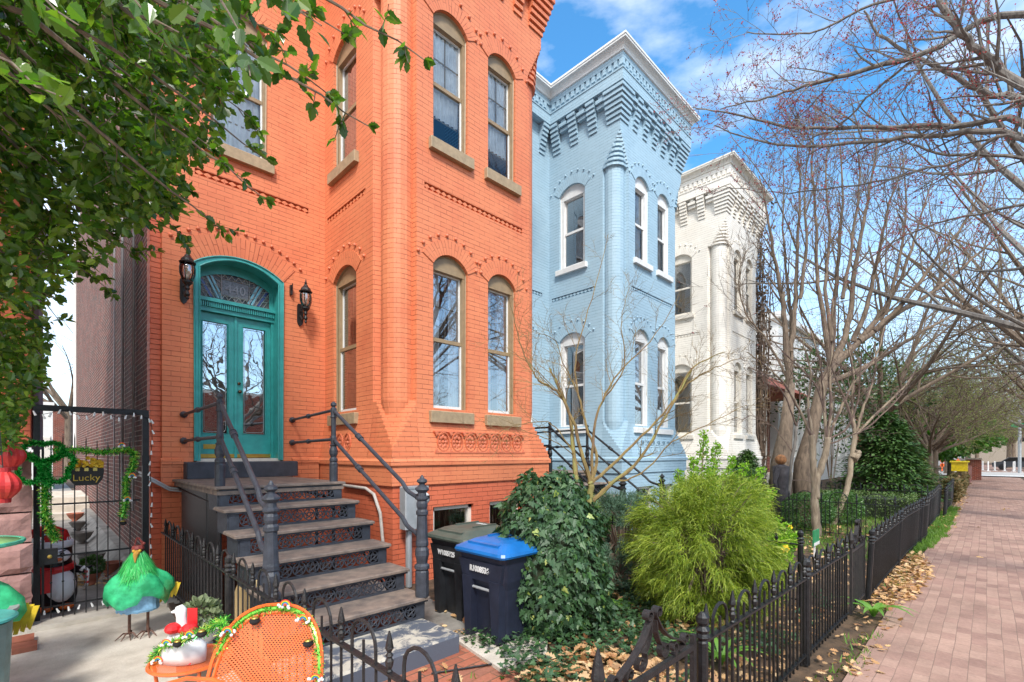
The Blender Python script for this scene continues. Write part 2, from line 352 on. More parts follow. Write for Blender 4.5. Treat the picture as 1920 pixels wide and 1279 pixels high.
# ------------------------------------------------------------------ wall kit
def arch_pts(s0, s1, zs, rise, n=10):
    if rise <= 0: return [(s0, zs), (s1, zs)]
    w = (s1 - s0) / 2; r = (w * w + rise * rise) / (2 * rise); cz = zs + rise - r; a = math.asin(min(1, w / r)); c = (s0 + s1) / 2
    return [(c + r * math.sin(-a + 2 * a * i / n), cz + r * math.cos(-a + 2 * a * i / n)) for i in range(n + 1)]
def wall_panel(mb, s0, s1, z0, z1, ops, depth=.14):
    bps = {s0, s1}
    A = [arch_pts(o[0], o[1], o[3], o[4]) for o in ops]
    for a in A: bps |= {p[0] for p in a}
    bps = sorted(b for b in bps if s0 - 1e-6 <= b <= s1 + 1e-6)
    def top(a, s):
        for (x0, y0), (x1, y1) in zip(a, a[1:]):
            if x0 - 1e-7 <= s <= x1 + 1e-7: return y0 + (y1 - y0) * ((s - x0) / (x1 - x0) if x1 > x0 else 0)
        return a[-1][1]
    for a, b in zip(bps, bps[1:]):
        if b - a < 1e-6: continue
        m = (a + b) / 2; za = zb = z0
        for o, ar in sorted(zip(ops, A), key=lambda t: t[0][2]):
            if o[0] < m < o[1]:
                if o[2] > min(za, zb) + 1e-6: mb.quad((a, 0, za), (b, 0, zb), (b, 0, o[2]), (a, 0, o[2]))
                za, zb = top(ar, a), top(ar, b)
        mb.quad((a, 0, za), (b, 0, zb), (b, 0, z1), (a, 0, z1))
    for o, ar in zip(ops, A):
        x0, x1, zb, zs = o[:4]; d = o[5] if len(o) > 5 else depth
        mb.quad((x0, 0, zb), (x0, d, zb), (x0, d, zs), (x0, 0, zs)); mb.quad((x1, d, zb), (x1, 0, zb), (x1, 0, zs), (x1, d, zs))
        mb.quad((x0, 0, zb), (x1, 0, zb), (x1, d, zb), (x0, d, zb))
        for (p, q), (r, t) in zip(ar, ar[1:]): mb.quad((p, 0, q), (p, d, q), (r, d, t), (r, 0, t))
def arch_ring(mb, s0, s1, zs, rise, w=.24, proud=.012):
    a = arch_pts(s0, s1, zs, rise, 14); c = (s0 + s1) / 2; hw = (s1 - s0) / 2
    r = (hw * hw + rise * rise) / (2 * rise); cz = zs + rise - r
    o = [(c + (x - c) * (r + w) / r, cz + (z - cz) * (r + w) / r) for x, z in a]
    L = 0
    for i in range(14):
        (x0, z0), (x1, z1) = a[i], a[i + 1]; (X0, Z0), (X1, Z1) = o[i], o[i + 1]
        dl = math.hypot(X1 - X0, Z1 - Z0)
        mb.add([(x0, -proud, z0), (x1, -proud, z1), (X1, -proud, Z1), (X0, -proud, Z0)], [(0, 1, 2, 3)], [(.02, L), (.02, L + dl), (.19, L + dl), (.19, L)])
        mb.quad((X0, -proud, Z0), (X1, -proud, Z1), (X1, 0, Z1), (X0, 0, Z0)); mb.quad((x0, 0, z0), (x1, 0, z1), (x1, -proud, z1), (x0, -proud, z0))
        L += dl
    for p, q in ((a[0], o[0]), (a[-1], o[-1])): mb.quad((p[0], 0, p[1]), (p[0], -proud, p[1]), (q[0], -proud, q[1]), (q[0], 0, q[1]))
    return c, cz, r + w, math.asin(hw / r)
def arch_balls(mb, g_, n=10, extra=.09, r=.028, span=1.05):
    c, cz, rr, a = g_
    for i in range(n):
        t = -a * span + 2 * a * span * i / (n - 1)
        mb.ball((c + (rr + extra) * math.sin(t), -.012, cz + (rr + extra) * math.cos(t)), r, 8, 5)

def band(T, s0, s1, z, mats, parent):
    mb = MB(T); mb.quad((s0, .05, z), (s1, .05, z), (s1, .05, z + .09), (s0, .05, z + .09))
    n = int((s1 - s0) / .1)
    for i in range(n):
        x = s0 + (i + .5) * (s1 - s0) / n; w = (s1 - s0) / n / 2
        mb.extrude([(-w, 0), (0, -.036), (w, 0), (0, .036)], (x, .012, z + .045), (1, 0, 0), (0, 0, 1), (0, .037, 0))
    mb.build('sawtooth_band', mats, parent)

def window(T, parent, x0, x1, zb, zs, rise, st, rng, blind=None, curtain='sheer', refl=None, arch_head=True):
    """window part with frame mesh; sub-parts sash, pane, sill, curtain"""
    d = .10; cw = st['cw']; trim = st['trim']
    a = arch_pts(x0, x1, zs, rise, 10)
    f = MB(T)
    head = zs - .02 if arch_head else zs
    # casing: jambs and filled arched head
    f.box(x0, x0 + cw, d - .035, d + .04, zb, zs); f.box(x1 - cw, x1, d - .035, d + .04, zb, zs)
    f.box(x0 + cw, x1 - cw, d - .03, d + .04, zb, zb + .04)
    poly = [(x0, head - cw * .8)] + [(x1, head - cw * .8)] + [p for p in reversed(a)]
    f.extrude(poly, (0, d - .04, 0), (1, 0, 0), (0, 0, 1), (0, .08, 0))
    pts = [Vector((p[0], d - .045, p[1] - .012)) for p in a]; f.tube([(x0 + .012, d - .045, zb)] + pts + [(x1 - .012, d - .045, zb)], .014, 5)
    W = f.build('window', trim, parent)
    s = MB(T); xa, xb = x0 + cw, x1 - cw; za, zt = zb + .04, head - cw * .8; zm = (za + zt) / 2; w = .022
    def sashframe(y, z0, z1, w, wb):
        s.box(xa, xa + w, y, y + .03, z0, z1); s.box(xb - w, xb, y, y + .03, z0, z1); s.box(xa + w, xb - w, y, y + .03, z1 - w, z1); s.box(xa + w, xb - w, y, y + .03, z0, z0 + wb)
    sashframe(d - .005, za, zm + .02, w, .05); sashframe(d + .028, zm - .02, zt, w, .04)
    S_ = s.build('sash', st['sash'], W)
    mr = MB(T); mr.box(xa + .001, xb - .001, d - .012, d + .03, zm - .025, zm + .03)
    for g_ in (1,) if st.get('grid') else ():
        xm = (xa + xb) / 2
        mr.box(xm - .009, xm + .009, d + .045, d + .055, zm + .04, zt - .03)
        mr.box(xa + .02, xb - .02, d + .043, d + .053, (zm + zt) / 2 - .009, (zm + zt) / 2 + .009)
        mr.box(xa + .02, xb - .02, d + .075, d + .085, (za + zm) / 2 - .009, (za + zm) / 2 + .009)
    mr.build('meeting_rail', st.get('rail', trim), W)
    p = MB(T); p.quad((xa + .01, d + .012, za + .02), (xb - .01, d + .012, za + .02), (xb - .01, d + .012, zm), (xa + .01, d + .012, zm)); p.quad((xa + .01, d + .042, zm), (xb - .01, d + .042, zm), (xb - .01, d + .042, zt - .01), (xa + .01, d + .042, zt - .01))
    p.build('pane', refl or GLASS, W)
    sl = MB(T); sl.bbox(x0 - .08, x1 + .08, -.075, d - .036, zb - st['sh'], zb - .004, .008); sl.build('sill', st['sill'], W)
    if curtain:
        c = MB(T); n = 26; full = curtain == 'sheer' or curtain == 'white'
        parts = [(xa, xb)] if curtain == 'white' else [(xa, xa + (xb - xa) * .36), (xb - (xb - xa) * .34, xb)] if curtain == 'sheer' else [(xa, xb)]
        for q0, q1 in parts:
            for i in range(n):
                u0, u1 = q0 + (q1 - q0) * i / n, q0 + (q1 - q0) * (i + 1) / n
                y0, y1 = [d + (.075 if curtain == 'white' else .10) + .018 * math.sin(u * 75 + rng.random() * .2) for u in (u0, u1)]
                zl = za + (zt - za) * (.26 if curtain == 'white' and x1 - x0 < .7 else 0); c.quad((u0, y0, zl), (u1, y1, zl), (u1, y1, zt), (u0, y0, zt))
        c.build('curtain', CURTD if curtain == 'brown' else CURT, W, smooth=True)
    if blind:
        b = MB(T); z = zt
        while z > zt - (zt - za) * blind: b.box(xa + .01, xb - .01, d + .07, d + .095, z - .022, z - .016); z -= .03
        b.build('blind', WTRIM, W)
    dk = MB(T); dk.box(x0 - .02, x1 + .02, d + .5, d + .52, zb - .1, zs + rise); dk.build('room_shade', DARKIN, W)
    return W

def flare(z):   # outward spread of the bay's foot
    t = max(0, min(1, (2.42 - z) / .72)); return .1 * t ** 1.4

def medallion_mesh(T, c):
    mb = MB(T); x, y, z = c; n = 18; sx, sz = .105, .14
    for (r0, r1, h) in ((.90, 1.02, .02),):
        rr = []
        for R_, yy in ((1.04, 0), (1.02, -.022), (.90, -.022), (.86, .0)): rr.append([(x + sx * R_ * math.cos(2 * math.pi * i / n), y + yy, z + sz * R_ * math.sin(2 * math.pi * i / n)) for i in range(n)])
        mb.loft(rr, cap=False)
    for k in range(8):
        t = 2 * math.pi * k / 8 + math.pi / 8 * 0; cx, cz = math.cos(t), math.sin(t)
        mb.ball((x + sx * .55 * cx, y - .004, z + sz * .55 * cz), .03, 6, 4, 1, .5, 1.05)
    mb.ball((x, y - .006, z), .026, 8, 4, 1, .7, 1)
    return mb

def house(dx, name, label, group, st, detail):
    rng = random.Random(int(dx * 10) + 5)
    H_ = empty(name, (dx + 3.9, 6.7, 0), label=label, cat='house', group=group)
    XS, YF, YM = 3.39 + dx, 5.62 + st.get('dy', 0), 7.8; YC = YF + .31; XE = XS + 2.96; XL = 1.06 + dx; XR = XL + 5.74 - .004
    WB, WR, PNT = st['wall'], st['wall_low'], st['paint']
    TM = lambda p: Vector((p.x, YM + p.y, p.z)); TF = lambda p: Vector((p.x, YF + p.y, p.z))
    TS = lambda p: Vector((XS + p.y, -p.x, p.z)); TR = lambda p: Vector((XE - p.y, p.x, p.z))   # side: local x = -Y
    z0, zt = 2.42, 9.26
    wins_f = [(4.02 + dx, 4.66 + dx), (5.08 + dx, 5.70 + dx)]; ws = (-7.47, -6.70)
    lo, up = (2.38, 4.50, .19), (6.28, 8.08, .19)
    # ---- walls
    mb = MB(TM)
    door = (1.537 + dx, 2.72 + dx, 1.645, 4.44, .2, .36)
    upm = (1.74 + dx, 2.50 + dx, 6.22, 8.1, .19, .14)
    bnd = (1.55 + dx, 3.12 + dx, 5.66, 5.75, 0, .05)
    wall_panel(mb, XL + .12, XS, 0, 9.95, [door, upm, bnd]); wall_panel(mb, XE, XR, 0, 9.95, [])
    mb.box(XL, XL + .12, .06, .3, 0, 9.95)
    mb.quad((XL + .12, 0, 0), (XL + .12, .06, 0), (XL + .12, .06, 9.95), (XL + .12, 0, 9.95))
    main = mb.build('front_wall', WB, H_)
    bs0, bs1 = -7.72, -6.42
    mb = MB(TS); wall_panel(mb, -YM, -6.2, z0, 9.95, [(ws[0], ws[1]) + lo, (ws[0], ws[1]) + up, (bs0, bs1, 5.56, 5.65, 0, .05)])
    mb.T = TF; wall_panel(mb, 3.74 + dx, 6.0 + dx, z0, 9.95, [w + lo for w in wins_f] + [w + up for w in wins_f] + [(3.87 + dx, 5.87 + dx, 5.52, 5.61, 0, .05)])
    mb.T = TR; wall_panel(mb, 6.2, YM, z0, 9.95, [])
    # flared foot
    zs_ = [1.68 + .0685 * i for i in range(12)]; zs_[-1] = z0
    mb.T = ID
    for a, b in zip(zs_, zs_[1:]):
        fa, fb = flare(a), flare(b)
        mb.quad((XS - fa, YM, a), (XS - fa, 6.2, a), (XS - fb, 6.2, b), (XS - fb, YM, b))
        mb.quad((3.74 + dx, YF - fa, a), (6.0 + dx, YF - fa, a), (6.0 + dx, YF - fb, b), (3.74 + dx, YF - fb, b))
        mb.quad((XE + fa, 6.2, a), (XE + fa, YM, a), (XE + fb, YM, b), (XE + fb, 6.2, b))
    # corner steps below and above the round column; plain square corner higher up
    def corner(za, zb, f, cut):
        for sg, X in ((1, XS - f), (-1, XE + f)):
            Y = YF - f; x2 = (3.74 + dx) if sg > 0 else (6.0 + dx)
            if cut <= .01: poly = [(X, 6.2), (X, Y), (x2, Y), (x2, 6.2)]
            else: poly = [(X, 6.2), (X, Y + cut), (X + sg * cut * .25, Y + cut * .62), (X + sg * cut * .5, Y + cut * .25), (X + sg * cut * .75, Y), (x2, Y), (x2, 6.2)]
            if sg < 0: poly = poly[::-1]
            mb.prism(poly, za, zb)
    n = 12
    for i in range(n):
        a, b = 1.68 + .0685 * i, 1.68 + .0685 * (i + 1)
        corner(a, b, flare((a + b) / 2) if i < 11 else .0, .52 * max(0, i - 1.5) / (n - 1.5))
    zc = 1.68 + .0685 * n
    for i in range(11):
        a = 8.27 + .0685 * i; corner(a, a + .0685, 0, .5 * (1 - (i + 1) / 11))
    corner(8.27 + .0685 * 11, 9.95, 0, 0)
    bay = mb.build('bay_wall', WB, H_)
    # round corner columns
    for cx in (3.63 + dx, XE - .24):
        c = MB(); k = 16; sgn = 1 if cx < 4.5 + dx else -1
        rings = []
        for z, r in ((2.0, .16), (zc, .235), (8.27, .235)): rings.append([(cx + r * math.cos(2 * math.pi * i / k), YC + r * math.sin(2 * math.pi * i / k), z) for i in range(k)])
        for ra, rb in zip(rings, rings[1:]):
            for i in range(k):
                j = (i + 1) % k; u0, u1 = i * .092, (i + 1) * .092
                c.add([ra[i], ra[j], rb[j], rb[i]], [(0, 1, 2, 3)], [(u0, ra[i][2]), (u1, ra[i][2]), (u1, rb[i][2]), (u0, rb[i][2])])
        for i in range(k):   # side returns closing the notch
            pass
        X = XS if sgn > 0 else XE; x2 = (3.74 + dx) if sgn > 0 else (6.0 + dx)
        c.quad((X, 6.2, zc), (X + sgn * .3, 6.1, zc), (X + sgn * .3, 6.1, 8.27), (X, 6.2, 8.27)); c.quad((x2, YF, zc), (x2 - sgn * .04, YC + .05, zc), (x2 - sgn * .04, YC + .05, 8.27), (x2, YF, 8.27))
        o = c.build('corner_column', WB, H_, smooth=False)
        q = MB(); ax, ay = X, YF
        for i in range(8):   # stepped brick cap running to a point
            t = i / 8; z = 8.25 + i * .1; r = .27 * (1 - t) + .02; ccx = cx + (ax - cx) * t * .8; ccy = YC + (ay - YC) * t * .85
            q.prism([(ccx + r * math.cos(2 * math.pi * j / 14), ccy + r * math.sin(2 * math.pi * j / 14)) for j in range(14)], z, z + .055)
        q.build('column_cap', WB, o)
    # ---- plinth, water table, basement
    b = MB()
    def bayring(o, za, zb, oy=None):
        b.box(XS - o, XE + o, YF - o, YM - .02, za, zb)
    bw = [(3.97 + dx, 4.72 + dx), (5.05 + dx, 5.75 + dx)]
    b.box(XS - .1, XE + .1, YF - .1, YM - .001, 1.33, 1.6)
    b.loft([[(XS - .125, YF - .125, 1.6), (XE + .125, YF - .125, 1.6), (XE + .125, YM, 1.6), (XS - .125, YM, 1.6)], [(XS - .125, YF - .125, 1.655), (XE + .125, YF - .125, 1.655), (XE + .125, YM, 1.655), (XS - .125, YM, 1.655)], [(XS - .098, YF - .098, 1.69), (XE + .098, YF - .098, 1.69), (XE + .098, YM, 1.69), (XS - .098, YM, 1.69)]])
    b.build('water_table', WB, H_)
    for xa, xb in ((XL + .1, door[0] - .13), (door[1] + .13, XS - .126)):
        b = MB(); b.box(xa, xb, YM - .06, YM - .001, 1.33, 1.62); b.loft([[(xa, YM - .08, 1.62), (xb, YM - .08, 1.62), (xb, YM, 1.62), (xa, YM, 1.62)], [(xa, YM - .08, 1.665), (xb, YM - .08, 1.665), (xb, YM, 1.665), (xa, YM, 1.665)], [(xa, YM - .01, 1.70), (xb, YM - .01, 1.70), (xb, YM, 1.70), (xa, YM, 1.70)]]); b.build('water_table', WB, H_)
    b = MB(lambda p: Vector((p.x, YF - .07 + p.y, p.z))); wall_panel(b, XS - .07, XE + .07, -.05, 1.33, [w + (.1, 1.0, 0, .16) for w in bw])
    b.T = lambda p: Vector((XS - .07 + p.y, -p.x, p.z)); wall_panel(b, -YM, -YF + .07, -.05, 1.33, [])
    b.T = lambda p: Vector((XE + .07 - p.y, p.x, p.z)); wall_panel(b, YF - .07, YM, -.05, 1.33, [])
    b.build('basement_wall', WR, H_)
    # ---- side, back, roof
    s = MB(); s.quad((XL, YM + .3, -.1), (XL, 25.9, -.1), (XL, 25.9, 10.2), (XL, YM + .3, 10.2)); s.quad((XR, 25.9, -.1), (XR, YM + .06, -.1), (XR, YM + .06, 10.2), (XR, 25.9, 10.2)); s.quad((XL, 25.9, -.1), (XR, 25.9, -.1), (XR, 25.9, 10.2), (XL, 25.9, 10.2))
    s.build('side_wall', st['side'], H_)
    if detail:
        q = MB(); zz = 0
        for i in range(150):
            if i % 1 == 0: q.box(XL - .004, XL + .118, YM + .055, YM + .3 - (i % 2) * .11, i * .0685 + .003, i * .0685 + .066)
        q.build('corner_quoin', ORANGE_B, H_)
    r = MB(); r.box(XL + .01, XR - .01, YM + .05, 25.8, 10.2, 10.3); r.box(XS + .05, XE - .05, YF + .05, YM + .1, 10.2, 10.3); r.build('roof', ROOFM, H_)
    # ---- corbel table
    k = MB(lambda p: Vector((p.x, p.y, 9.19 + (p.z - 9.26) * .985))); pr = lambda i: .025 + .026 * i
    def brk(x0, x1, y0, y1, ox, oy, nz=7):    # one stepped bracket: box that grows outward by ox / oy sign
        for i in range(nz):
            z = 9.26 + .1 * i; p = pr(i); e = .012
            k.box(x0 - (p if ox < 0 else -e), x1 + (p if ox > 0 else -e), y0 - (p if oy else -e), y1, z, z + .066)
            k.box(x0 - (p - .02 if ox < 0 else -e), x1 + (p - .02 if ox > 0 else -e), y0 - (p - .02 if oy else -e), y1, z + .066, z + .1)
    def arm(x0, x1, y0, y1, ox, oy):
        for i, p in ((0, .08), (1, .13), (2, .175)):
            z = 9.70 + .09 * i; w = .03 * i
            k.box(x0 - (p if ox < 0 else 0), x1 + (p if ox > 0 else 0), y0 - (p if oy else 0), y1, z, z + .085)
    brk(XS, XS + .34, YF, YF + .34, -1, 1); brk(XE - .34, XE, YF, YF + .34, 1, 1)
    nb = 5; pit = (2.96 - .34) / (nb + 1)
    for i in range(nb): x = XS + .34 / 2 + pit * (i + 1); brk(x - .11, x + .11, YF, YF + .02, 0, 1)
    for i in range(nb + 1):
        x = XS + .17 + pit * (i + .5); k.box(x - .12, x + .12, YF - .10, YF, 9.68, 9.76); k.box(x - .12, x + .12, YF - .15, YF, 9.78, 9.86); k.box(x - .06, x + .06, YF - .13, YF, 9.88, 9.955)
    ns = 3; ps = (YM - YF - .17) / (ns + .5)
    for X, sg in ((XS, -1), (XE, 1)):
        for i in range(ns):
            y = YF + .17 + ps * (i + 1); brk(X if sg > 0 else X, X, y - .12, y + .12, sg, 0)
        for i in range(ns + 1):
            y = YF + .17 + ps * (i + .5)
            if y > YM - .1: continue
            for z_, p in ((9.68, .10), (9.78, .15)): k.box(X - (p if sg < 0 else 0), X + (p if sg > 0 else 0), y - .12, y + .12, z_, z_ + .08)
            k.box(X - (.13 if sg < 0 else 0), X + (.13 if sg > 0 else 0), y - .06, y + .06, 9.88, 9.955)
    for x in (XS - .3, XS - 1.1, XS - 1.9, XE + .22): brk(x - .11, x + .11, YM, YM + .02, 0, 1)
    F1 = .19
    k.box(XS - F1, XE + F1, YF - F1, YM - F1, 9.96, 10.24); k.box(XL, XR, YM - F1, YM + .3, 9.96, 10.24)
    k.box(XS - F1 - .015, XE + F1 + .015, YF - F1 - .015, YM - F1 - .015, 10.2, 10.235); k.box(XL, XR, YM - F1 - .015, YM + .3, 10.2, 10.235)
    k.box(XS - F1 + .03, XE + F1 - .03, YF - F1 + .03, YM - F1 + .03, 10.24, 10.56); k.box(XL, XR, YM - F1 + .03, YM + .3, 10.24, 10.56)
    i = 0; x = XS - F1
    while x < XE + F1 - .05: k.box(x, min(x + .085, XE + F1), YF - F1, YF - F1 + .1, 10.30, 10.44); x += .148
    y = YF - F1 + .148
    while y < YM - F1 - .1: k.box(XS - F1, XS - F1 + .1, y, y + .085, 10.30, 10.44); k.box(XE + F1 - .1, XE + F1, y, y + .085, 10.30, 10.44); y += .148
    x = XL
    while x < XS - F1 - .1: k.box(x, x + .085, YM - F1, YM, 10.30, 10.44); x += .148
    x = XE + F1 + .1
    while x < XR - .05: k.box(x, x + .085, YM - F1, YM, 10.30, 10.44); x += .148
    k.box(XS - F1 - .002, XE + F1 + .002, YF - F1 - .002, YM - F1, 10.441, 10.561); k.box(XL, XR, YM - F1, YM + .3, 10.44, 10.56)
    k.build('corbel_table', WB, H_)
    # ---- cornice
    c = MB(); prof = [(.0, 10.47), (.035, 10.48), (.04, 10.515), (.06, 10.55), (.10, 10.585), (.15, 10.605), (.16, 10.61), (.16, 10.65), (.175, 10.655), (.175, 10.70), (-.3, 10.73)]
    path = lambda o: [(XL, YM - F1 - o), (XS - F1 - o, YM - F1 - o), (XS - F1 - o, YF - F1 - o), (XE + F1 + o, YF - F1 - o), (XE + F1 + o, YM - F1 - o), (XR, YM - F1 - o)]
    rings = [[(x, y, z - .0) for x, y in path(o)] for o, z in prof]
    c.loft(rings, cap=False, closed=False)
    c.quad((XL, YM, 10.70), (XR, YM, 10.70), (XR, 12, 10.75), (XL, 12, 10.75)); c.quad((XS, YF, 10.70), (XE, YF, 10.70), (XE, YM + .1, 10.71), (XS, YM + .1, 10.71))
    c.build('cornice', st['cornice'], H_)
    # ---- trim over openings
    for T_, x0_, x1_, o, w_, nb, ex in [(TF, w[0], w[1], o, .21, 10 if o is lo else 9, .07) for w in wins_f for o in (lo, up)] + [(TS, ws[0], ws[1], o, .21, 9, .09) for o in (lo, up)] + [(TM, door[0], door[1], (0, door[3], door[4]), .3, 16, .08), (TM, upm[0], upm[1], (0, upm[3], upm[4]), .22, 0, 0)]:
        rr = MB(T_); g_ = arch_ring(rr, x0_, x1_, o[1], o[2], w_); A_ = rr.build('brick_arch', WB, H_)
        for q in range(nb):
            c_, cz_, r_, a_ = g_; th = -a_ * 1.05 + 2.1 * a_ * q / (nb - 1); t = MB(T_); t.ball((c_ + (r_ + ex) * math.sin(th), -.012, cz_ + (r_ + ex) * math.cos(th)), .026, 8, 5); t.build('stud', PNT, A_, smooth=True)
    band(TF, 3.87 + dx, 5.87 + dx, 5.52, WB, H_); band(TS, bs0, bs1, 5.56, WB, H_); band(TM, bnd[0], bnd[1], 5.66, WB, H_)
    # ---- windows
    cu = st['curt']
    for j, w in enumerate(wins_f):
        window(TF, H_, w[0], w[1], *lo, st, rng, curtain=cu[0]); window(TF, H_, w[0], w[1], *up, st, rng, curtain=cu[1], blind=st.get('ublind'), refl=GLASSU)
    window(TS, H_, ws[0], ws[1], *lo, st, rng, curtain=cu[2]); window(TS, H_, ws[0], ws[1], *up, st, rng, curtain=cu[3], blind=st.get('blind'))
    window(TM, H_, upm[0], upm[1], upm[2], upm[3], upm[4], st, rng, curtain='white', refl=GLASSU)
    for w in bw:
        f = MB(lambda p: Vector((p.x, YF - .07 + p.y, p.z))); x0, x1 = w
        f.box(x0, x0 + .06, .06, .12, .1, 1.0); f.box(x1 - .06, x1, .06, .12, .1, 1.0); f.box(x0, x1, .06, .12, .94, 1.0)
        f.box(x0, x1, .06, .12, .1, .16)
        W = f.build('basement_window', CREAM, H_)
        f = MB(lambda p: Vector((p.x, YF - .07 + p.y, p.z))); f.quad((x0 + .05, .1, .14), (x1 - .05, .1, .14), (x1 - .05, .1, .96), (x0 + .05, .1, .96)); f.build('pane', GLASS, W)
        f = MB(lambda p: Vector((p.x, YF - .07 + p.y, p.z)))
        for i in range(6): f.box(x0 + .1 + i * .1, x0 + .112 + i * .1, .13, .142, .15, .95)
        f.build('window_bar', IRON, W)
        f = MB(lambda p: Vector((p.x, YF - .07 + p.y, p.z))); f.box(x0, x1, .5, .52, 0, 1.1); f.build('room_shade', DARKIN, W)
    # ---- medallion rows
    if detail or dx < 8:
        for i in range(7):
            x = 4.02 + dx + (5.80 - 4.02) / 7 * (i + .5); y = YF - flare(1.93) - .004
            medallion_mesh(ID, (x, y, 1.93)).build('medallion', TERRA if detail else PNT, H_)
        fr = MB(); y = YF - flare(1.93)
        fr.box(3.99 + dx, 5.83 + dx, YF - flare(2.08) - .012, YF, 2.075, 2.09); fr.box(3.99 + dx, 5.83 + dx, YF - flare(1.77) - .012, YF, 1.765, 1.78)
        for i in range(8):
            x = 4.02 + dx + 1.78 / 7 * i
            for s_ in (-1, 1): fr.extrude([(-.035, 0), (.035, 0), (0, -.06 * s_)], (x, YF - .09, 1.93 + .145 * s_), (1, 0, 0), (0, 0, 1), (0, .08, 0))
        if detail:
            TS2 = lambda p: Vector((XS - flare(1.93) - .004 + p.y, -p.x, p.z))
            for i in range(3): medallion_mesh(TS2, (-7.36 + .26 * i, 0, 1.93)).build('medallion', TERRA, H_)
        fr.build('medallion_frame', PNT, H_)
    # ---- door
    x0, x1 = door[:2]; D = .3
    f = MB(TM); a = arch_pts(x0, x1, door[3], door[4], 14)
    ci = .055
    ins = [(x0 + ci + (x - x0) * (x1 - x0 - 2 * ci) / (x1 - x0), z - ci) for x, z in a]
    ring0 = [(x0, 0, 1.66)] + [(x, 0, z) for x, z in a] + [(x1, 0, 1.66)]
    ri = [(x0 + ci, 1.66)] + ins + [(x1 - ci, 1.66)]
    f.loft([[(p[0], -.02, p[2]) for p in ring0], [(x, -.02, z) for x, z in ri], [(x, D, z) for x, z in ri]], cap=False, closed=False)
    ri2 = [(x0 + ci + .02, 1.66)] + [(x, z - .02) for x, z in ins] + [(x1 - ci - .02, 1.66)]
    f.tube([(x0 + .012, -.026, 1.66)] + [(x, -.026, z - .01) for x, z in a] + [(x1 - .012, -.026, 1.66)], .012, 5)
    f.tube([(x + (.012 if i < 7 else -.012), -.026, z) for i, (x, z) in enumerate(ri)], .012, 5)
    f.box(x0 + ci + .001, x0 + ci + .04, D - .06, D - .004, 1.66, 4.3); f.box(x1 - ci - .04, x1 - ci - .001, D - .06, D - .004, 1.66, 4.3)
    zt_ = 3.84
    f.box(x0 + .055, x1 - .055, D - .08, D, zt_, zt_ + .06); f.box(x0 + .055, x1 - .055, D - .13, D, zt_ + .14, zt_ + .19)
    for i in range(40):
        x = x0 + .07 + i * (x1 - x0 - .15) / 39; f.box(x, x + .016, D - .11, D - .06, zt_ + .062, zt_ + .138)
    f.box(x0 + .055, x1 - .055, D - .07, D, zt_ + .06, zt_ + .14)
    DF = f.build('door_frame', st['door'], H_)
    # fanlight
    tr = MB(TM); xa, xb = x0 + .09, x1 - .09; at_ = arch_pts(xa, xb, 4.33, .14, 12); zb_ = zt_ + .2
    tr.extrude([(xa, zb_), (xb, zb_)] + at_[::-1], (0, D - .02, 0), (1, 0, 0), (0, 0, 1), (0, .01, 0)); FL = tr.build('fanlight', GLASS if not detail else FAN, H_)
    fr2 = MB(TM); fr2.loft([[(x, D - .05, z) for x, z in [(x0 + ci, zb_ - .01)] + [(q[0], q[1] - .0) for q in ins] + [(x1 - ci, zb_ - .01)]], [(x, D - .05, z) for x, z in [(xa + .03, zb_ + .02)] + [(xa + .03 + (q[0] - xa) * (xb - xa - .06) / (xb - xa), q[1] - .02) for q in arch_pts(xa, xb, 4.33, .14, 14)] + [(xb - .03, zb_ + .02)]]], cap=False, closed=False); fr2.build('fanlight_frame', st['door'], FL)
    if detail:
        cm = (xa + xb) / 2
        ld = MB(TM); y = D - .035
        def ln(p, q, r=.005): ld.tube([(p[0], y, p[1]), (q[0], y, q[1])], r, 4)
        def atop(x):
            for (p, q), (r, s) in zip(at_, at_[1:]):
                if p <= x <= r: return q + (s - q) * (x - p) / (r - p)
            return 4.33
        for sgn in (-1, 1):
            for o in (.24, .29, .34, .39, .45): ln((cm + sgn * (o - .06), zb_ + .02), (cm + sgn * (o + .1), atop(cm + sgn * (o + .1)) - .02))
            for zz in (.1, .18, .26, .34): ln((cm + sgn * .19, zb_ + zz), (cm + sgn * .27, zb_ + zz + .05)); ln((cm + sgn * (.36), zb_ + zz), (cm + sgn * .5, zb_ + zz + .02))
            ln((cm + sgn * .19, zb_ + .02), (cm + sgn * .19, atop(cm + sgn * .19)))
        ln((cm - .19, zb_ + .09), (cm + .19, zb_ + .09)); ln((cm - .19, zb_ + .33), (cm + .19, zb_ + .33))
        for i in range(5):
            x = cm - .19 + .095 * i * .98
            if i < 4: ln((x, zb_ + .02), (x + .047, zb_ + .09)); ln((x + .047, zb_ + .09), (x + .095, zb_ + .02)); ln((x, zb_ + .33), (x + .047, zb_ + .4)); ln((x + .047, zb_ + .4), (x + .095, zb_ + .33))
        ld.build('leading', GALV, FL)
        bl = MB(TM); dbl = MB(TM)
        for sgn in (-1, 1):
            for (o, m_) in ((.235, bl), (.285, bl), (.37, dbl)):
                a_, b_ = (cm + sgn * (o - .055), zb_ + .03), (cm + sgn * (o + .085), min(atop(cm + sgn * (o + .085)) - .03, zb_ + .4))
                m_.quad((a_[0] - .02, y + .006, a_[1]), (a_[0] + .02, y + .006, a_[1]), (b_[0] + .02, y + .006, b_[1]), (b_[0] - .02, y + .006, b_[1]))
        bl.build('light_blue_glass', plain('light_blue_glass', srgb(120, 186, 206), .15), FL); dbl.build('dark_blue_glass', plain('dark_blue_glass', srgb(56, 66, 128), .15), FL)
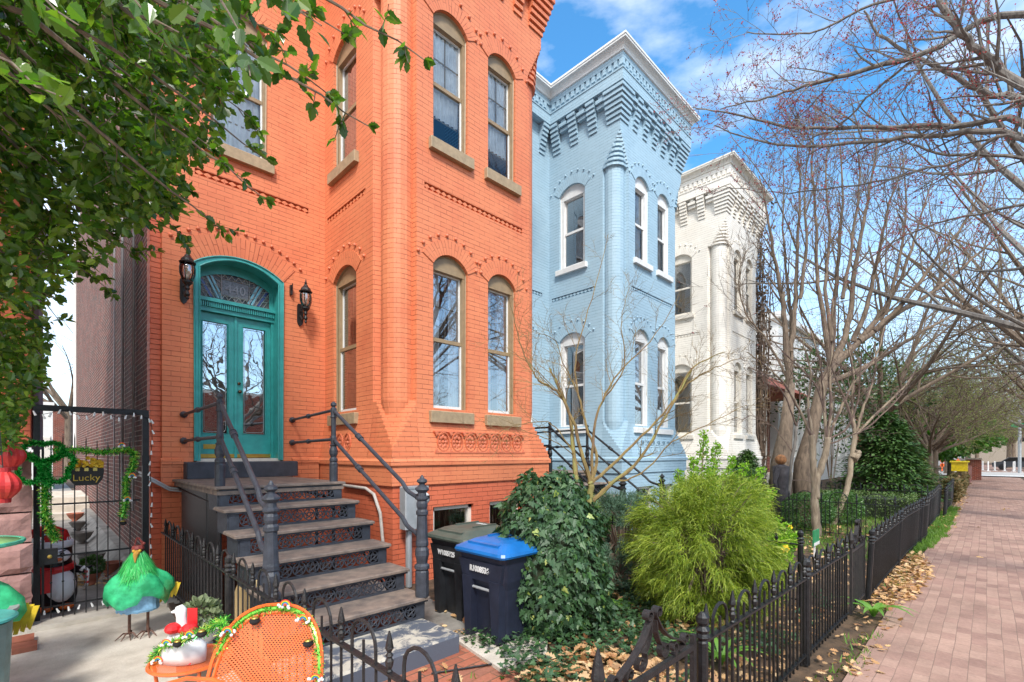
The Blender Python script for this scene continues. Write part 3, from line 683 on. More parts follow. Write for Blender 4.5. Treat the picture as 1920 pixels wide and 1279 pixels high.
        nm = MB(TM); nm.quad((cm - .18, y + .008, zb_ + .1), (cm + .18, y + .008, zb_ + .1), (cm + .18, y + .008, zb_ + .32), (cm - .18, y + .008, zb_ + .32)); nm.build('frosted_panel', plain('frosted_glass', srgb(120, 120, 126), .3, nscale=40, var=.3), FL)
        text_obj('440', .19, (cm, YM + y - .002, zb_ + .14), R(90), 0, plain('glass_number', srgb(146, 146, 154), .3), FL, 'house_number')
    # door leaves
    xm = (x0 + x1) / 2
    for q0, q1, left in ((x0 + ci + .01, xm - .004, 1), (xm + .004, x1 - ci - .01, 0)):
        l_ = MB(TM); y0, y1 = D - .02, D + .03; zb1, zt1 = 1.70, zt_ - .004; sw = .095
        l_.box(q0, q0 + sw, y0, y1, zb1, zt1); l_.box(q1 - sw, q1, y0, y1, zb1, zt1); l_.box(q0 + sw, q1 - sw, y0, y1, zt1 - .13, zt1); l_.box(q0 + sw, q1 - sw, y0, y1, zb1, zb1 + .36)
        gx0, gx1, gz0, gz1 = q0 + sw, q1 - sw, zb1 + .36, zt1 - .13
        l_.tube([(gx0, y0, gz0), (gx1, y0, gz0), (gx1, y0, gz1), (gx0, y0, gz1), (gx0, y0, gz0)], .009, 5)
        if not left: l_.box(q0 - .02, q0 + .018, y0 - .018, y0, zb1, zt1)
        L = l_.build('door_leaf', st['door'], H_)
        pn = MB(TM); pn.quad((gx0, D + .005, gz0), (gx1, D + .005, gz0), (gx1, D + .005, gz1), (gx0, D + .005, gz1)); pn.build('pane', GLASSD, L)
        if detail:
            bv = MB(TM); e = .028; c_ = [(gx0 + e * 2, gz0 + e), (gx1 - e * 2, gz0 + e), (gx1 - e, gz0 + e * 2), (gx1 - e, gz1 - e * 2), (gx1 - e * 2, gz1 - e), (gx0 + e * 2, gz1 - e), (gx0 + e, gz1 - e * 2), (gx0 + e, gz0 + e * 2)]
            bv.tube([(p[0], D, p[1]) for p in c_ + c_[:1]], .0035, 4); bv.build('leading', GALV, L)
            kp = MB(TM); kp.box(q0 + .005, q1 - .005, y0 - .006, y0, zb1 + .0, zb1 + .055); kp.build('kick_plate', BRASS, L)
            if left:
                ms = MB(TM); ms.box(q0 + .11, q0 + .36, y0 - .008, y0, zb1 + .13, zb1 + .2); ms.box(q0 + .13, q0 + .34, y0 - .014, y0 - .008, zb1 + .145, zb1 + .185); ms.build('mail_slot', BRASS, L)
            else:
                kb = MB(TM); kb.ball((q0 + .045, y0 - .055, 2.70), .028, 10, 6); kb.tube([(q0 + .045, y0 - .05, 2.70), (q0 + .045, y0, 2.70)], .014, 8); kb.tube([(q0 + .045, y0 - .02, 2.83), (q0 + .045, y0, 2.83)], .022, 10); kb.build('knob', plain('bronze_knob', srgb(96, 78, 58), .3, .8), L, smooth=True)
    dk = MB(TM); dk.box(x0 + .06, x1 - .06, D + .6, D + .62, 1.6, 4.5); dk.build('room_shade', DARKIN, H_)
    ts = MB(TM); ts.bbox(x0 - .13, x1 + .13, -.28, D + .02, 1.42, 1.645, .012); ts.build('door_step', st['step'], H_)
    ts = MB(TM); ts.box(x0 + .03, x1 - .03, .02, D + .01, 1.646, 1.69); ts.build('threshold', CREAM, H_)
    return H_

def text_obj(s, size, loc, rx, rz, mat, parent, name, extr=.002, sx=1, align='CENTER', local=False, bold=0):
    cu = bpy.data.curves.new(name, 'FONT'); cu.body = s; cu.offset = bold; cu.size = size; cu.extrude = extr; cu.align_x = align
    o = bpy.data.objects.new(name, cu); COL.objects.link(o)
    dg = bpy.context.evaluated_depsgraph_get(); me = bpy.data.meshes.new_from_object(o.evaluated_get(dg)); me.name = name
    bpy.data.objects.remove(o)
    M_ = Matrix.Translation(loc) @ Matrix.Rotation(rz, 4, 'Z') @ Matrix.Rotation(rx, 4, 'X') @ Matrix.Diagonal((sx, 1, 1, 1)); me.transform(M_)
    me.materials.clear(); me.materials.append(mat)
    o = bpy.data.objects.new(name, me); COL.objects.link(o)
    if parent:
        o.parent = parent
        if not local and parent.type == 'EMPTY': o.matrix_parent_inverse = Matrix.Translation(-parent.location)
    return o

FAN = mortar_brick('leaded_glass', [srgb(70, 66, 62), srgb(120, 116, 116), srgb(52, 48, 46), srgb(94, 90, 92)], srgb(150, 140, 132), bw=.09, rh=.07, ms=.004, rough=.2, bump=.2)
ST_O = dict(wall=ORANGE, wall_low=ORANGE_B, paint=ORANGE_P, side=DKBRICK, trim=TAUPE, sash=SASHW, rail=TAUPE, sill=SILLT, cw=.05, sh=.17, cornice=ORANGE_P, door=TEAL, step=GREYP, grid=True, curt=('sheer', 'white', 'brown', 'brown'))
ST_B = dict(dy=.12, wall=BLUE, wall_low=BLUE, paint=BLUE_P, side=BLUE, trim=WTRIM, sash=WTRIM, rail=WTRIM, sill=WTRIM, cw=.09, sh=.13, cornice=WTRIM, door=WTRIM, step=GREYP, curt=('sheer', 'sheer', None, None))
ST_W = dict(wall=WHITEB, wall_low=WHITEB, paint=WHITE_P, side=WHITEB, trim=CREAM, sash=CREAM, rail=CREAM, sill=CREAM, cw=.07, sh=.13, cornice=CREAM, door=CREAM, step=CREAM, blind=.4, curt=('sheer', 'sheer', None, None))
HO = house(0, 'row_house', 'orange painted brick row house with teal double doors and taupe window trim', 'matching bay-fronted row houses', ST_O, True)
HB = house(5.74, 'row_house', 'pale blue painted brick row house with white cornice and white window trim', 'matching bay-fronted row houses', ST_B, False)
HW = house(11.48, 'row_house', 'off-white painted brick row house beyond the blue one', 'matching bay-fronted row houses', ST_W, False)
# concrete ledge along the alley side of the orange house
mb = MB(); mb.prism([(.70, 8.1), (1.058, 8.1), (1.058, 25.9), (.70, 25.9)], 0, .22, [(.93, 8.1), (1.058, 8.1), (1.058, 25.9), (.93, 25.9)]); mb.build('foundation_ledge', CONCD, HO)
for y, r, mt, z0_ in ((9.1, .016, GALV, .9), (10.4, .02, GALV, .6), (11.6, .012, GALV, .8), (24.6, .06, WTRIM, 1.9)):
    mb = MB(); mb.tube([(1.02, y, z0_), (1.03, y + .03, 4), (1.02, y, 10)], r, 8); mb.build('wall_pipe', mt, HO)
mb = MB(); mb.tube([(1.0, 8.3, 1.5), (1.05, 7.74, 1.44), (1.25, 7.74, 1.30), (1.5, 7.72, 1.26), (1.75, 7.72, 1.2)], .016, 6); mb.tube([(1.0, 8.3, 1.46), (1.05, 7.72, 1.41), (1.25, 7.72, 1.27), (1.5, 7.70, 1.23), (1.75, 7.7, 1.18)], .012, 6); mb.build('cable', GALV, HO)
# ------------------------------------------------------------------ iron stairs
POST = [(.066, 0), (.066, .24), (.058, .255), (.074, .27), (.074, .30), (.052, .32), (.058, .36), (.068, .40), (.066, .45), (.052, .48), (.062, .49), (.062, .52), (.058, .54), (.047, .78), (.058, .79), (.058, .82), (.044, .84), (.054, .87), (.054, .90), (.046, .92), (.062, .94), (.062, .955), (.044, .97), (.04, 1.0), (.07, 1.03), (.066, 1.045), (.028, 1.075), (.028, 1.085), (.052, 1.105), (.048, 1.125), (.022, 1.14), (.018, 1.15), (.006, 1.17)]
POSTT = [(.05, 0), (.05, .22), (.042, .24), (.05, .25), (.05, .275), (.034, .30), (.05, .34), (.052, .38), (.036, .43), (.046, .45), (.03, .46), (.036, .5), (.036, .54), (.03, .56), (.03, .78), (.04, .79), (.034, .82), (.036, .86), (.036, .9), (.02, .92), (.036, .94), (.034, .965), (.01, .985)]
def stairs(ox, oy, steps, ztop, wid, mat, tread, label, group, nm, depth_back, blk=True, rail=True, yb=None, run=.354, zs=None):
    E_ = empty(nm, (ox + wid / 2, oy - 1, 0), label=label, cat='staircase', group=group)
    x0, x1 = ox, ox + wid
    def riser(y, za, zb):
        mb = MB(); h = zb - za; m_ = .03; t = .012
        mb.box(x0 + .02, x1 - .02, y, y + t, za, za + m_ * .8); mb.box(x0 + .02, x1 - .02, y, y + t, zb - m_ * .6, zb); mb.box(x0 + .02, x0 + .11, y, y + t, za + m_ * .8, zb - m_ * .6); mb.box(x1 - .11, x1 - .02, y, y + t, za + m_ * .8, zb - m_ * .6)
        r = (h - m_ * 1.4) / 2; n = int(round((wid - .22) / (2 * r))); p = (wid - .22) / n; zc = za + m_ * .8 + r
        for i in range(n):
            cx = x0 + .11 + p * (i + .5)
            k = 16; ring = []
            for R_, yy in ((r, 0), (r, t), (r * .84, t), (r * .84, 0)): ring.append([(cx + R_ * math.cos(2 * math.pi * j / k) * p / (2 * r), y + yy, zc + R_ * math.sin(2 * math.pi * j / k)) for j in range(k)])
            mb.loft(ring + ring[:1], cap=False)
            pt = [(cx + r * .88 * math.sin(2 * math.pi * j / 5), zc + r * .88 * math.cos(2 * math.pi * j / 5)) for j in range(5)]
            for a, b in ((0, 2), (2, 4), (4, 1), (1, 3), (3, 0)): mb.tube([(pt[a][0], y + .005, pt[a][1]), (pt[b][0], y + .005, pt[b][1])], .0058, 4, cap=False)
            mb.extrude([(-.012, 0), (0, -.01), (.012, 0), (0, .01)], (cx + p / 2, y + .002, zb - m_ * .6 - .012), (1, 0, 0), (0, 0, 1), (0, .008, 0))
        mb.build('riser', mat, E_)
    ys = [oy - run * i for i in range(steps)]; rise = (ztop - (zs or .38)) / (steps - 1); z = [ztop - rise * i for i in range(steps)]
    zb_blk = z[-1] - rise
    mb = MB(); mb.box(x0 + .0, x1 - .0, oy + .01, depth_back, ztop - .05, ztop - .002); mb.bbox(x0 - .03, x1 + .03, oy - .03, depth_back + .001, ztop - .028, ztop, .01); mb.box(x0 - .005, x1 + .005, oy - .01, depth_back, ztop - .09, ztop - .05); mb.build('landing', tread, E_)
    for i in range(steps):
        riser(ys[i], z[i] - rise + .0, z[i] - .035)
        if i:
            mb = MB(); mb.bbox(x0 - .03, x1 + .03, ys[i] - .035, ys[i - 1] + .02, z[i] - .03, z[i], .01); mb.build('tread', tread, E_)
            mb = MB(); mb.box(x0 - .012, x1 + .012, ys[i] - .018, ys[i] + .0, z[i] - .05, z[i] - .031); mb.build('nosing', mat, E_)
    for X in (x0 + .005, x1 - .025):
        mb = MB()
        for i in range(steps):
            mb.box(X, X + .02, ys[i] + .013, (ys[i - 1] if i else oy + .35) + .012, z[i] - rise * 1.25, z[i] - .032)
        mb.build('stringer', mat, E_)
    mb = MB(); mb.box(x0 + .04, x0 + .055, oy + .05, depth_back - .25, .02, ztop - .1); mb.build('shade_panel', IRON, E_)  # added dark sheet that stands in for the deep shade below the landing
    mb = MB()
    for X in (x0 + .05, x1 - .07):
        mb.tube([(X, ys[-1] + .1, .05), (X, oy + .3, ztop - .2), (X, depth_back, ztop - .12)], .02, 4); mb.tube([(X, oy + .6, 0), (X, oy + .6, ztop - .1)], .02, 4); mb.tube([(X, oy + .1, 0), (X, oy + .1, ztop - .1)], .018, 4)
    mb.build('support_frame', IRON, E_)
    if blk:
        mb = MB(); rg = random.Random(3); zt = z[-1] - rise
        mb.bbox(x0 - .06, x1 - .02, ys[-1] - .56, ys[-1] + .02, -.02, zt, .02); o = mb.build('base_block', BLOCKM, E_)
    if rail:
        yp = oy + .1; yb_ = yb or (ys[-1] + .02); zb0 = z[-1] if not blk else z[-1]
        for X, sx in ((x0 + .05, -1), (x1 - .07, 1)):
            P = MB(); P.lathe(POSTT, (X, yp, ztop), 10); P.build('newel_post', mat, E_)
            Xb = X + (.04 if sx > 0 else -.1)
            P = MB(); P.lathe(POST, (Xb, yb_, zb0 - (0 if blk else .0)), 16, flute=.05); P.build('newel_post', mat, E_)
            for zt_, zq in ((.88, .955), (.52, .60)):
                a = Vector((X, yp, ztop + zt_)); b = Vector((Xb, yb_, zb0 + zq)); d = b - a
                c1 = b + Vector((0, .10, .0)); c2 = b + Vector((0, .22, .035)); c3 = b + Vector(((X - Xb) * .12, .34, .13))
                T_ = MB(); T_.tube([a, a + (c3 - a) * .5, c3, (c3 + c2) * .5 + Vector((0, -.01, -.02)), c2, c1, b], .022, 8)
                m1 = a + (c3 - a) * .42; dd = (c3 - a).normalized()
                T_.tube([m1 - dd * .05, m1 - dd * .048, m1 - dd * .03, m1 - dd * .028, m1, m1 + dd * .028, m1 + dd * .03, m1 + dd * .048, m1 + dd * .05], [.022, .034, .034, .027, .034, .027, .034, .034, .022], 8)
                T_.tube([b + Vector((0, .08, 0)), b + Vector((0, .045, 0))], .034, 8); T_.ball(a, .036, 8, 6)
                T_.build('handrail', mat, E_, smooth=False)
                w = Vector((X + (.27 if sx > 0 else .06), depth_back, ztop + zt_ + .0)); T_ = MB(); T_.tube([a, w], .02, 8); m1 = a + (w - a) * .55; dd = (w - a).normalized()
                T_.tube([m1 - dd * .04, m1 - dd * .038, m1, m1 + dd * .038, m1 + dd * .04], [.02, .032, .036, .032, .02], 8); T_.tube([w - dd * .06, w - dd * .04, w - dd * .01, w], [.02, .042, .048, .048], 10)
                T_.build('wall_rail', mat, E_)
    return E_
m_, n_, l_, p_ = newmat('flaking_paint_stone')
tc_ = n_.new('ShaderNodeTexCoord'); a_ = noise_node(n_, l_, tc_.outputs['Object'], 5, 8, .75, .8); r_ = ramp(n_, l_, a_.outputs['Fac'], [(.46, srgb(84, 89, 100)), (.56, srgb(188, 180, 165))])
g_ = n_.new('ShaderNodeNewGeometry'); s_ = n_.new('ShaderNodeSeparateXYZ'); l_.new(g_.outputs['Normal'], s_.inputs[0])
b_ = noise_node(n_, l_, tc_.outputs['Object'], 9, 7, .75, .6); rb_ = ramp(n_, l_, b_.outputs['Fac'], [(.64, srgb(84, 90, 102)), (.68, srgb(170, 160, 140))])
l_.new(mix(n_, l_, math_node(n_, l_, 'GREATER_THAN', s_.outputs[2], .6), rb_.outputs[0], r_.outputs[0]), p_.inputs['Base Color']); p_.inputs['Roughness'].default_value = .8
bb_ = n_.new('ShaderNodeBump'); bb_.inputs['Strength'].default_value = .5; bb_.inputs['Distance'].default_value = .01; l_.new(a_.outputs['Fac'], bb_.inputs['Height']); l_.new(bb_.outputs[0], p_.inputs['Normal'])
BLOCKM = m_
stairs(1.31, 5.61, 6, 1.416, 1.35, SLATE, TREAD, 'dark grey cast iron stairs with star-pattern risers rising to the teal door', 'cast iron front stairs', 'iron_stairs', 7.79)
stairs(1.31 + 5.74, 5.95, 6, 1.40, 1.35, IRON, TREAD, 'black iron stairs in front of the pale blue house', 'cast iron front stairs', 'iron_stairs', 7.79, blk=False, yb=4.35, run=.33, zs=.22)
mb = MB(); mb.tube([(2.66, 7.72, 1.27), (2.9, 7.71, 1.30), (3.1, 7.6, 1.28)], .022, 8); mb.tube([(3.29, 6.9, 1.28), (3.28, 6.2, 1.27), (3.27, 5.95, 1.2), (3.27, 5.78, .95), (3.27, 5.7, .5), (3.27, 5.68, .2)], .022, 8)
mb.build('conduit', plain('grey_white_conduit', srgb(186, 182, 176), .6), HO)
# plywood board leaning below the stairs
mb = MB(); mb.extrude([(0, 0), (1.0, 0), (1.0, .35), (.55, .78), (.4, .78), (0, .25)], (1.36, 4.25, .0), (0, 1, 0), (0, 0, 1), (.02, 0, 0)); tag(mb.build('plywood_board', plain('pale_plywood', srgb(214, 186, 134), .7, var=.1, nscale=3)), 'pale plywood board cut at an angle behind the picket fence under the stairs', 'board')

# ------------------------------------------------------------------ wall lanterns
LG = glassmat('lamp_glass', .25, (.8, .78, .74, 1))
def wall_lantern(x, z, label):
    E_ = empty('wall_lantern', (x, 7.8, z), label=label, cat='wall lamp', group='coach lamps beside the teal door')
    c = (x, 7.56, z)
    m = MB(); m.extrude([(-.045, -.16), (-.03, -.2), (0, -.23), (.03, -.2), (.045, -.16), (.045, .1), (.03, .13), (-.03, .13), (-.045, .1)], (x, 7.775, z - .16), (1, 0, 0), (0, 0, 1), (0, .024, 0)); m.build('wall_plate', IRON, E_)
    m = MB(); m.lathe([(.012, -.38), (.02, -.36), (.012, -.34), (.03, -.31), (.022, -.28), (.014, -.26), (.028, -.235), (.022, -.2), (.045, -.17), (.06, -.155), (.06, -.135), (.05, -.13)], (c[0], c[1] + .0, c[2]), 10)
    m.tube([(x, 7.77, z - .22), (x, 7.70, z - .30), (x, 7.63, z - .29), (x, 7.57, z - .25)], .014, 6); m.tube([(x, 7.77, z - .15), (x, 7.70, z - .16), (x, 7.64, z - .2), (x, 7.58, z - .22)], .01, 6); m.build('bracket_arm', IRON, E_)
    m = MB(); m.lathe([(.055, -.13), (.085, -.04), (.088, .04), (.075, .1)], c, 10); m.build('glass_globe', LG, E_, smooth=True)
    m = MB()
    for k in range(6):
        t = math.pi / 3 * k; m.tube([(c[0] + r * math.cos(t), c[1] + r * math.sin(t), c[2] + zz) for r, zz in ((.058, -.13), (.088, -.04), (.091, .04), (.078, .1))], .006, 4)
    m.lathe([(.095, .1), (.1, .115), (.08, .13), (.07, .16), (.035, .2), (.03, .215), (.014, .235), (.022, .25), (.01, .27), (.004, .31)], c, 12); m.build('cap', IRON, E_)
    m = MB(); m.lathe([(.02, -.12), (.022, -.03), (.01, .0)], c, 8); m.ball((c[0], c[1], c[2] + .02), .022); m.build('bulb', CREAM, E_)
wall_lantern(1.42, 4.20, 'black coach lamp on the orange wall left of the teal door')
wall_lantern(2.98, 4.19, 'black coach lamp on the orange wall right of the teal door')
mb = MB(); mb.box(2.82, 2.85, 7.74, 7.8, 4.27, 4.42); mb.tube([(2.835, 7.76, 4.3), (2.835, 7.72, 4.38), (2.84, 7.72, 4.44)], .008, 5); tag(mb.build('metal_bracket', IRON), 'small empty metal bracket on the orange wall beside the right coach lamp', 'bracket')

# ------------------------------------------------------------------ electricity meter
E_ = empty('electricity_meter', (3.5, 5.45, .77), label='pale grey electricity meter box on the orange basement wall', cat='meter')
mb = MB(); mb.bbox(3.36, 3.70, 5.30, 5.455, .77, 1.33, .012); mb.box(3.35, 3.71, 5.29, 5.3, 1.30, 1.33); mb.build('meter_box', GALV, E_)
mb = MB(); mb.lathe([(.085, 0), (.085, .03), (.075, .09), (.03, .11)], (0, 0, 0), 16); o = MB(lambda p: Vector((3.62 + p.x * .9, 5.3 - p.z, 1.17 + p.y))); o.lathe([(.085, 0), (.085, .03), (.072, .08), (.03, .1)], (0, 0, 0), 16); o.build('meter_dial', plain('meter_glass', srgb(206, 208, 206), .1), E_, smooth=True)
mb = MB(); mb.box(3.58, 3.66, 5.19, 5.2, 1.17, 1.21); mb.build('display', DARKIN, E_)
mb = MB(); mb.tube([(3.47, 5.4, .78), (3.47, 5.4, .0)], .042, 10); mb.build('pipe', GALV, E_)

# ------------------------------------------------------------------ picket fences with hoops
SPEAR = [(.008, 0), (.016, .012), (.01, .02), (.018, .04), (.02, .06), (.012, .075), (.019, .085), (.01, .1), (.02, .12), (.016, .145), (.004, .2)]
FPOST = [(.03, 0), (.03, .72), (.022, .73), (.038, .75), (.03, .77), (.04, .79), (.022, .81), (.034, .83), (.034, .86), (.012, .885)]
def fence(A, B, label, group=None, unit=.5, zr=.72, posts=(), mat=None, lean=0, seed=0, sag=0, zb=.09, hoop=None, half=None, name='iron_fence'):
    A, B = Vector((A[0], A[1], 0)), Vector((B[0], B[1], 0)); L = (B - A).length; d = (B - A) / L; nrm = Vector((d.y, -d.x, 0)); mat = mat or IRON
    rng = random.Random(seed)
    E_ = empty(name, tuple((A + B) / 2), label=label, cat='fence', group=group)
    w = lambda s: sag * (mnoise.noise(Vector((s * .55, seed * 3.1, 0))))
    def T(p):
        q = A + d * p.x + nrm * (p.y + lean * p.z + w(p.x) * .9); return Vector((q.x, q.y, p.z + w(p.x + 7) * .6))
    pk = MB(T); hp = MB(T); fn = MB(T)
    n = int(L / unit); h = hoop or unit / 4; c0 = (L - n * unit) / 2
    for i in range(n + 1):
        s = c0 + i * unit
        if s <= L:
            pk.tube([(s, 0, zb - .06), (s, 0, zr)], .009, 4); fn = MB(T); fn.lathe(SPEAR, (s, 0, zr), 6); fn.build('spear_finial', mat, E_)
        if i == n: break
        c = s + unit / 2
        for q in (-h, 0, h): pk.tube([(c + q, 0, zb - .06), (c + q, 0, zr + (.09 if q == 0 else 0))], .0085, 4)
        if unit > .55:
            for q in (-h - (unit / 2 - h) / 2, h + (unit / 2 - h) / 2): pk.tube([(c + q, 0, zb - .06), (c + q, 0, zr)], .008, 4)
        hp = MB(T); hp.tube([(c - h, 0, zr)] + [(c - h * math.cos(math.pi * k / 8), 0, zr + .075 + h * .9 * math.sin(math.pi * k / 8)) for k in range(9)] + [(c + h, 0, zr)], .0095, 5); hp.build('hoop', mat, E_)
    pk.build('pickets', mat, E_)
    for z, t in ((zr, .02), (zb, .018)):
        r = MB(T); k = max(1, int(L / .6))
        for i in range(k):
            a, b = L * i / k, L * (i + 1) / k
            r.loft([[(x, -t / 2 - .006, z - .007), (x, t / 2 + .006, z - .007), (x, t / 2 + .006, z + .007), (x, -t / 2 - .006, z + .007)] for x in (a, b)])
        r.build('rail', mat, E_)
    for s in posts:
        p = MB(T); p.lathe(FPOST, (s, 0, 0), 8, rot=.39); p.build('post', mat, E_)
    return E_
fence((1.17, 7.72), (1.17, 1.25), 'black hooped iron picket fence running from the orange house to the sidewalk', posts=(3.1, 6.45), seed=1, mat=IRONR)
fence((2.58, 1.10), (6.0, 1.03), 'nearest black hooped iron fence section beside the brick sidewalk', 'black iron fences along the sidewalk', unit=.37, posts=(0, 1.95), seed=2, sag=.01, hoop=.1)
fence((6.95, 1.0), (12.0, .95), 'second black iron fence section along the sidewalk, past the scrolled second gate', 'black iron fences along the sidewalk', unit=.36, posts=(0, 2.4, 5.04), seed=3, sag=.05, hoop=.09, lean=.05)
fence((12.1, .93), (17.6, .88), 'third black iron sidewalk fence section with a wavy top rail and grass at its foot', 'black iron fences along the sidewalk', unit=.36, posts=(0, 2.7, 5.5), seed=4, sag=.12, hoop=.09, lean=.05)
fence((17.7, .88), (23.6, .82), 'farthest black iron fence section along the sidewalk, ending at the brown hedge', 'black iron fences along the sidewalk', unit=.36, posts=(0, 5.9), seed=5, sag=.14, hoop=.09, lean=.04)
fence((6.15, 1.5), (6.15, 5.6), 'black hooped fence dividing the orange and blue house gardens behind the golden cypress', unit=.6, posts=(0,), seed=6, mat=IRON)
fence((11.9, 1.2), (11.9, 6.3), 'tall thin hooped iron fence between the blue and white house gardens', unit=.62, zr=.74, posts=(), seed=7)
fence((17.3, 1.1), (17.3, 5.2), 'low thin hooped fence in front of the clipped hedge strip', unit=.5, seed=8)

def scroll_gate(x0, x1, y, label, seed):
    E_ = empty('scroll_gate', ((x0 + x1) / 2, y, 0), label=label, cat='gate', group='scroll-topped iron gates')
    c = (x0 + x1) / 2; hw = (x1 - x0) / 2
    m = MB(); m.box(x0, x0 + .035, y - .012, y + .012, .05, .78); m.box(x1 - .035, x1, y - .012, y + .012, .05, .78); m.box(x0 + .035, x1 - .035, y - .012, y + .012, .70, .73); m.box(x0 + .035, x1 - .035, y - .012, y + .012, .1, .125); m.build('gate_frame', IRONR, E_)
    m = MB(); n = 9
    for i in range(1, n):
        x = x0 + (x1 - x0) * i / n; m.tube([(x, y, .06), (x, y, .72)], .009, 4)
    m.build('pickets', IRONR, E_)
    def strap(pts, w=.028, t=.006):
        mm = MB(); P = [Vector(p) for p in pts]; rings = []
        for i, p in enumerate(P):
            d = (P[min(i + 1, len(P) - 1)] - P[max(0, i - 1)]).normalized(); nn = Vector((-d.z, 0, d.x)) * t / 2
            rings.append([(p.x + nn.x, y - w / 2, p.z + nn.z), (p.x + nn.x, y + w / 2, p.z + nn.z), (p.x - nn.x, y + w / 2, p.z - nn.z), (p.x - nn.x, y - w / 2, p.z - nn.z)])
        mm.loft(rings); return mm
    def spiral(cx, cz, r, t0, t1, r1, n=14): return [(cx + (r + (r1 - r) * i / n) * math.cos(t0 + (t1 - t0) * i / n), 0, cz + (r + (r1 - r) * i / n) * math.sin(t0 + (t1 - t0) * i / n)) for i in range(n + 1)]
    for s in (-1, 1):
        def mir(pts): return [(c + s * (p[0]), 0, p[2]) for p in pts]
        outer = [(hw - .14, 0, .765), (hw - .19, 0, .80), (hw - .26, 0, .825), (.13, 0, .865), (.075, 0, .91), (.04, 0, .955)] + spiral(.045, .995, .028, math.pi * 1.1, -math.pi * 1.1, .012)
        strap(mir(outer), .034, .008).build('scroll', IRONR, E_)
        strap(mir([(.022, 0, .96), (.03, 0, .90), (.05, 0, .86)] + spiral(.115, .80, .05, math.pi * .8, math.pi * 2.9, .014)), .03, .007).build('scroll', IRONR, E_)
        strap(mir(spiral(.21, .775, .036, -math.pi / 2, math.pi * 1.5, .012)), .03, .007).build('scroll', IRONR, E_)
        strap(mir([(hw - .2, 0, .745)] + spiral(hw - .12, .785, .032, math.pi * 1.3, -math.pi * .9, .012)), .03, .007).build('scroll', IRONR, E_)
    m = MB(); m.lathe([(.014, 0), (.022, .02), (.018, .06), (.03, .1), (.02, .16), (.004, .22)], (x0 + .015, y, .74), 8); m.build('finial', IRONR, E_)
scroll_gate(1.60, 2.52, 1.12, 'black wrought iron garden gate with curled scroll top nearest the camera', 1)
scroll_gate(6.1, 6.88, 1.02, 'small black iron gate with curled top farther along the sidewalk fence', 2)

# ------------------------------------------------------------------ wheeled bins
BINB = plain('black_bin_plastic', srgb(36, 38, 42), .5, var=.25, nscale=9, bump=.1, bscale=40)
BINN = plain('navy_bin_plastic', srgb(32, 37, 54), .5, var=.25, nscale=9, bump=.1, bscale=40, col2=srgb(28, 32, 48))
def bin_(x, y, body, lidm, label, num, lidtext):
    E_ = empty('wheeled_bin', (x + .3, y + .33, 0), label=label, cat='bin', group='wheeled bins beside the stone slab')
    B = MB()
    def ring(z, x0, x1, y0, y1, r=.05, k=3):
        P = []
        for cx, cy, t0 in ((x1 - r, y1 - r, 0), (x0 + r, y1 - r, 1), (x0 + r, y0 + r, 2), (x1 - r, y0 + r, 3)):
            for i in range(k + 1):
                t = (t0 + i / k) * math.pi / 2; P.append((x + cx + r * math.cos(t), y + cy + r * math.sin(t), z))
        return P
    B.loft([ring(.0, .13, .56, .11, .52), ring(.30, .10, .59, .085, .545), ring(.52, .075, .61, .065, .565), ring(.60, .05, .63, .045, .60), ring(.76, .03, .65, .025, .64), ring(.80, .02, .66, .015, .65), ring(.84, .02, .66, .015, .65)])
    # front ribs either side of the grip recess
    for yy in ((.10, .18), (.48, .56)):
        B.prism([(x + .035, y + yy[0]), (x + .12, y + yy[0]), (x + .12, y + yy[1]), (x + .035, y + yy[1])], .0, .60, [(x + .02, y + yy[0] - .03), (x + .1, y + yy[0] - .03), (x + .1, y + yy[1] + .03), (x + .02, y + yy[1] + .03)])
    B.prism([(x + .03, y + .07), (x + .1, y + .07), (x + .1, y + .59), (x + .03, y + .59)], .58, .76, [(x + .016, y + .03), (x + .1, y + .03), (x + .1, y + .63), (x + .016, y + .63)])
    B.build('body', body, E_)
    L = MB(); 
    L.loft([ring(.825, -.02, .70, -.02, .68, .06), ring(.845, -.03, .71, -.03, .69, .07), ring(.87, -.02, .70, -.02, .68, .07), ring(.90, .04, .66, .03, .63, .08), ring(.935, .12, .64, .09, .57, .08), ring(.95, .2, .62, .14, .52, .07)])
    L.prism([(x + .05, y + .12), (x + .12, y + .14), (x + .12, y + .52), (x + .05, y + .54)], .88, .925)
    L.box(x + .26, x + .60, y + .17, y + .19, .945, .965); L.box(x + .26, x + .60, y + .47, y + .49, .945, .965)
    L.build('lid', lidm, E_)
    h = MB(); h.tube([(x + .045, y + .2, .505), (x + .045, y + .46, .505)], .013, 8); h.build('lift_bar', GALV, E_)
    h = MB(); h.tube([(x + .74, y + .1, .86), (x + .74, y + .56, .86)], .014, 8); h.build('handle', body, E_)
    for yy in (.02, .56):
        w = MB(lambda p: Vector((x + .56 + p.x, y + yy + p.z, .11 + p.y))); w.lathe([(.05, 0), (.1, .005), (.11, .02), (.11, .05), (.1, .065), (.05, .07)], (0, 0, 0), 16); w.build('wheel', RUBBER, E_)
    WT = plain('white_print', srgb(212, 212, 212), .6)
    text_obj(num, .072, (x + .010, y + .33, .665), R(90), -math.pi / 2, WT, E_, 'bin_number', sx=.9, bold=.003)
    text_obj(lidtext, .05, (x + .5, y + .33, .953), 0, -math.pi / 2, WT, E_, 'lid_marking')
bin_(3.09, 3.77, BINB, plain('dark_green_bin_lid', srgb(78, 88, 80), .5, var=.1), 'black wheeled bin with a dark green lid, behind the blue-lidded bin', 'W1005125', 'REFUSE')
bin_(2.87, 2.98, BINN, plain('blue_bin_lid', srgb(26, 106, 178), .35, var=.12, nscale=4), 'navy wheeled bin with a bright blue lid against the ivy', 'R1008536', 'RECYCLE')
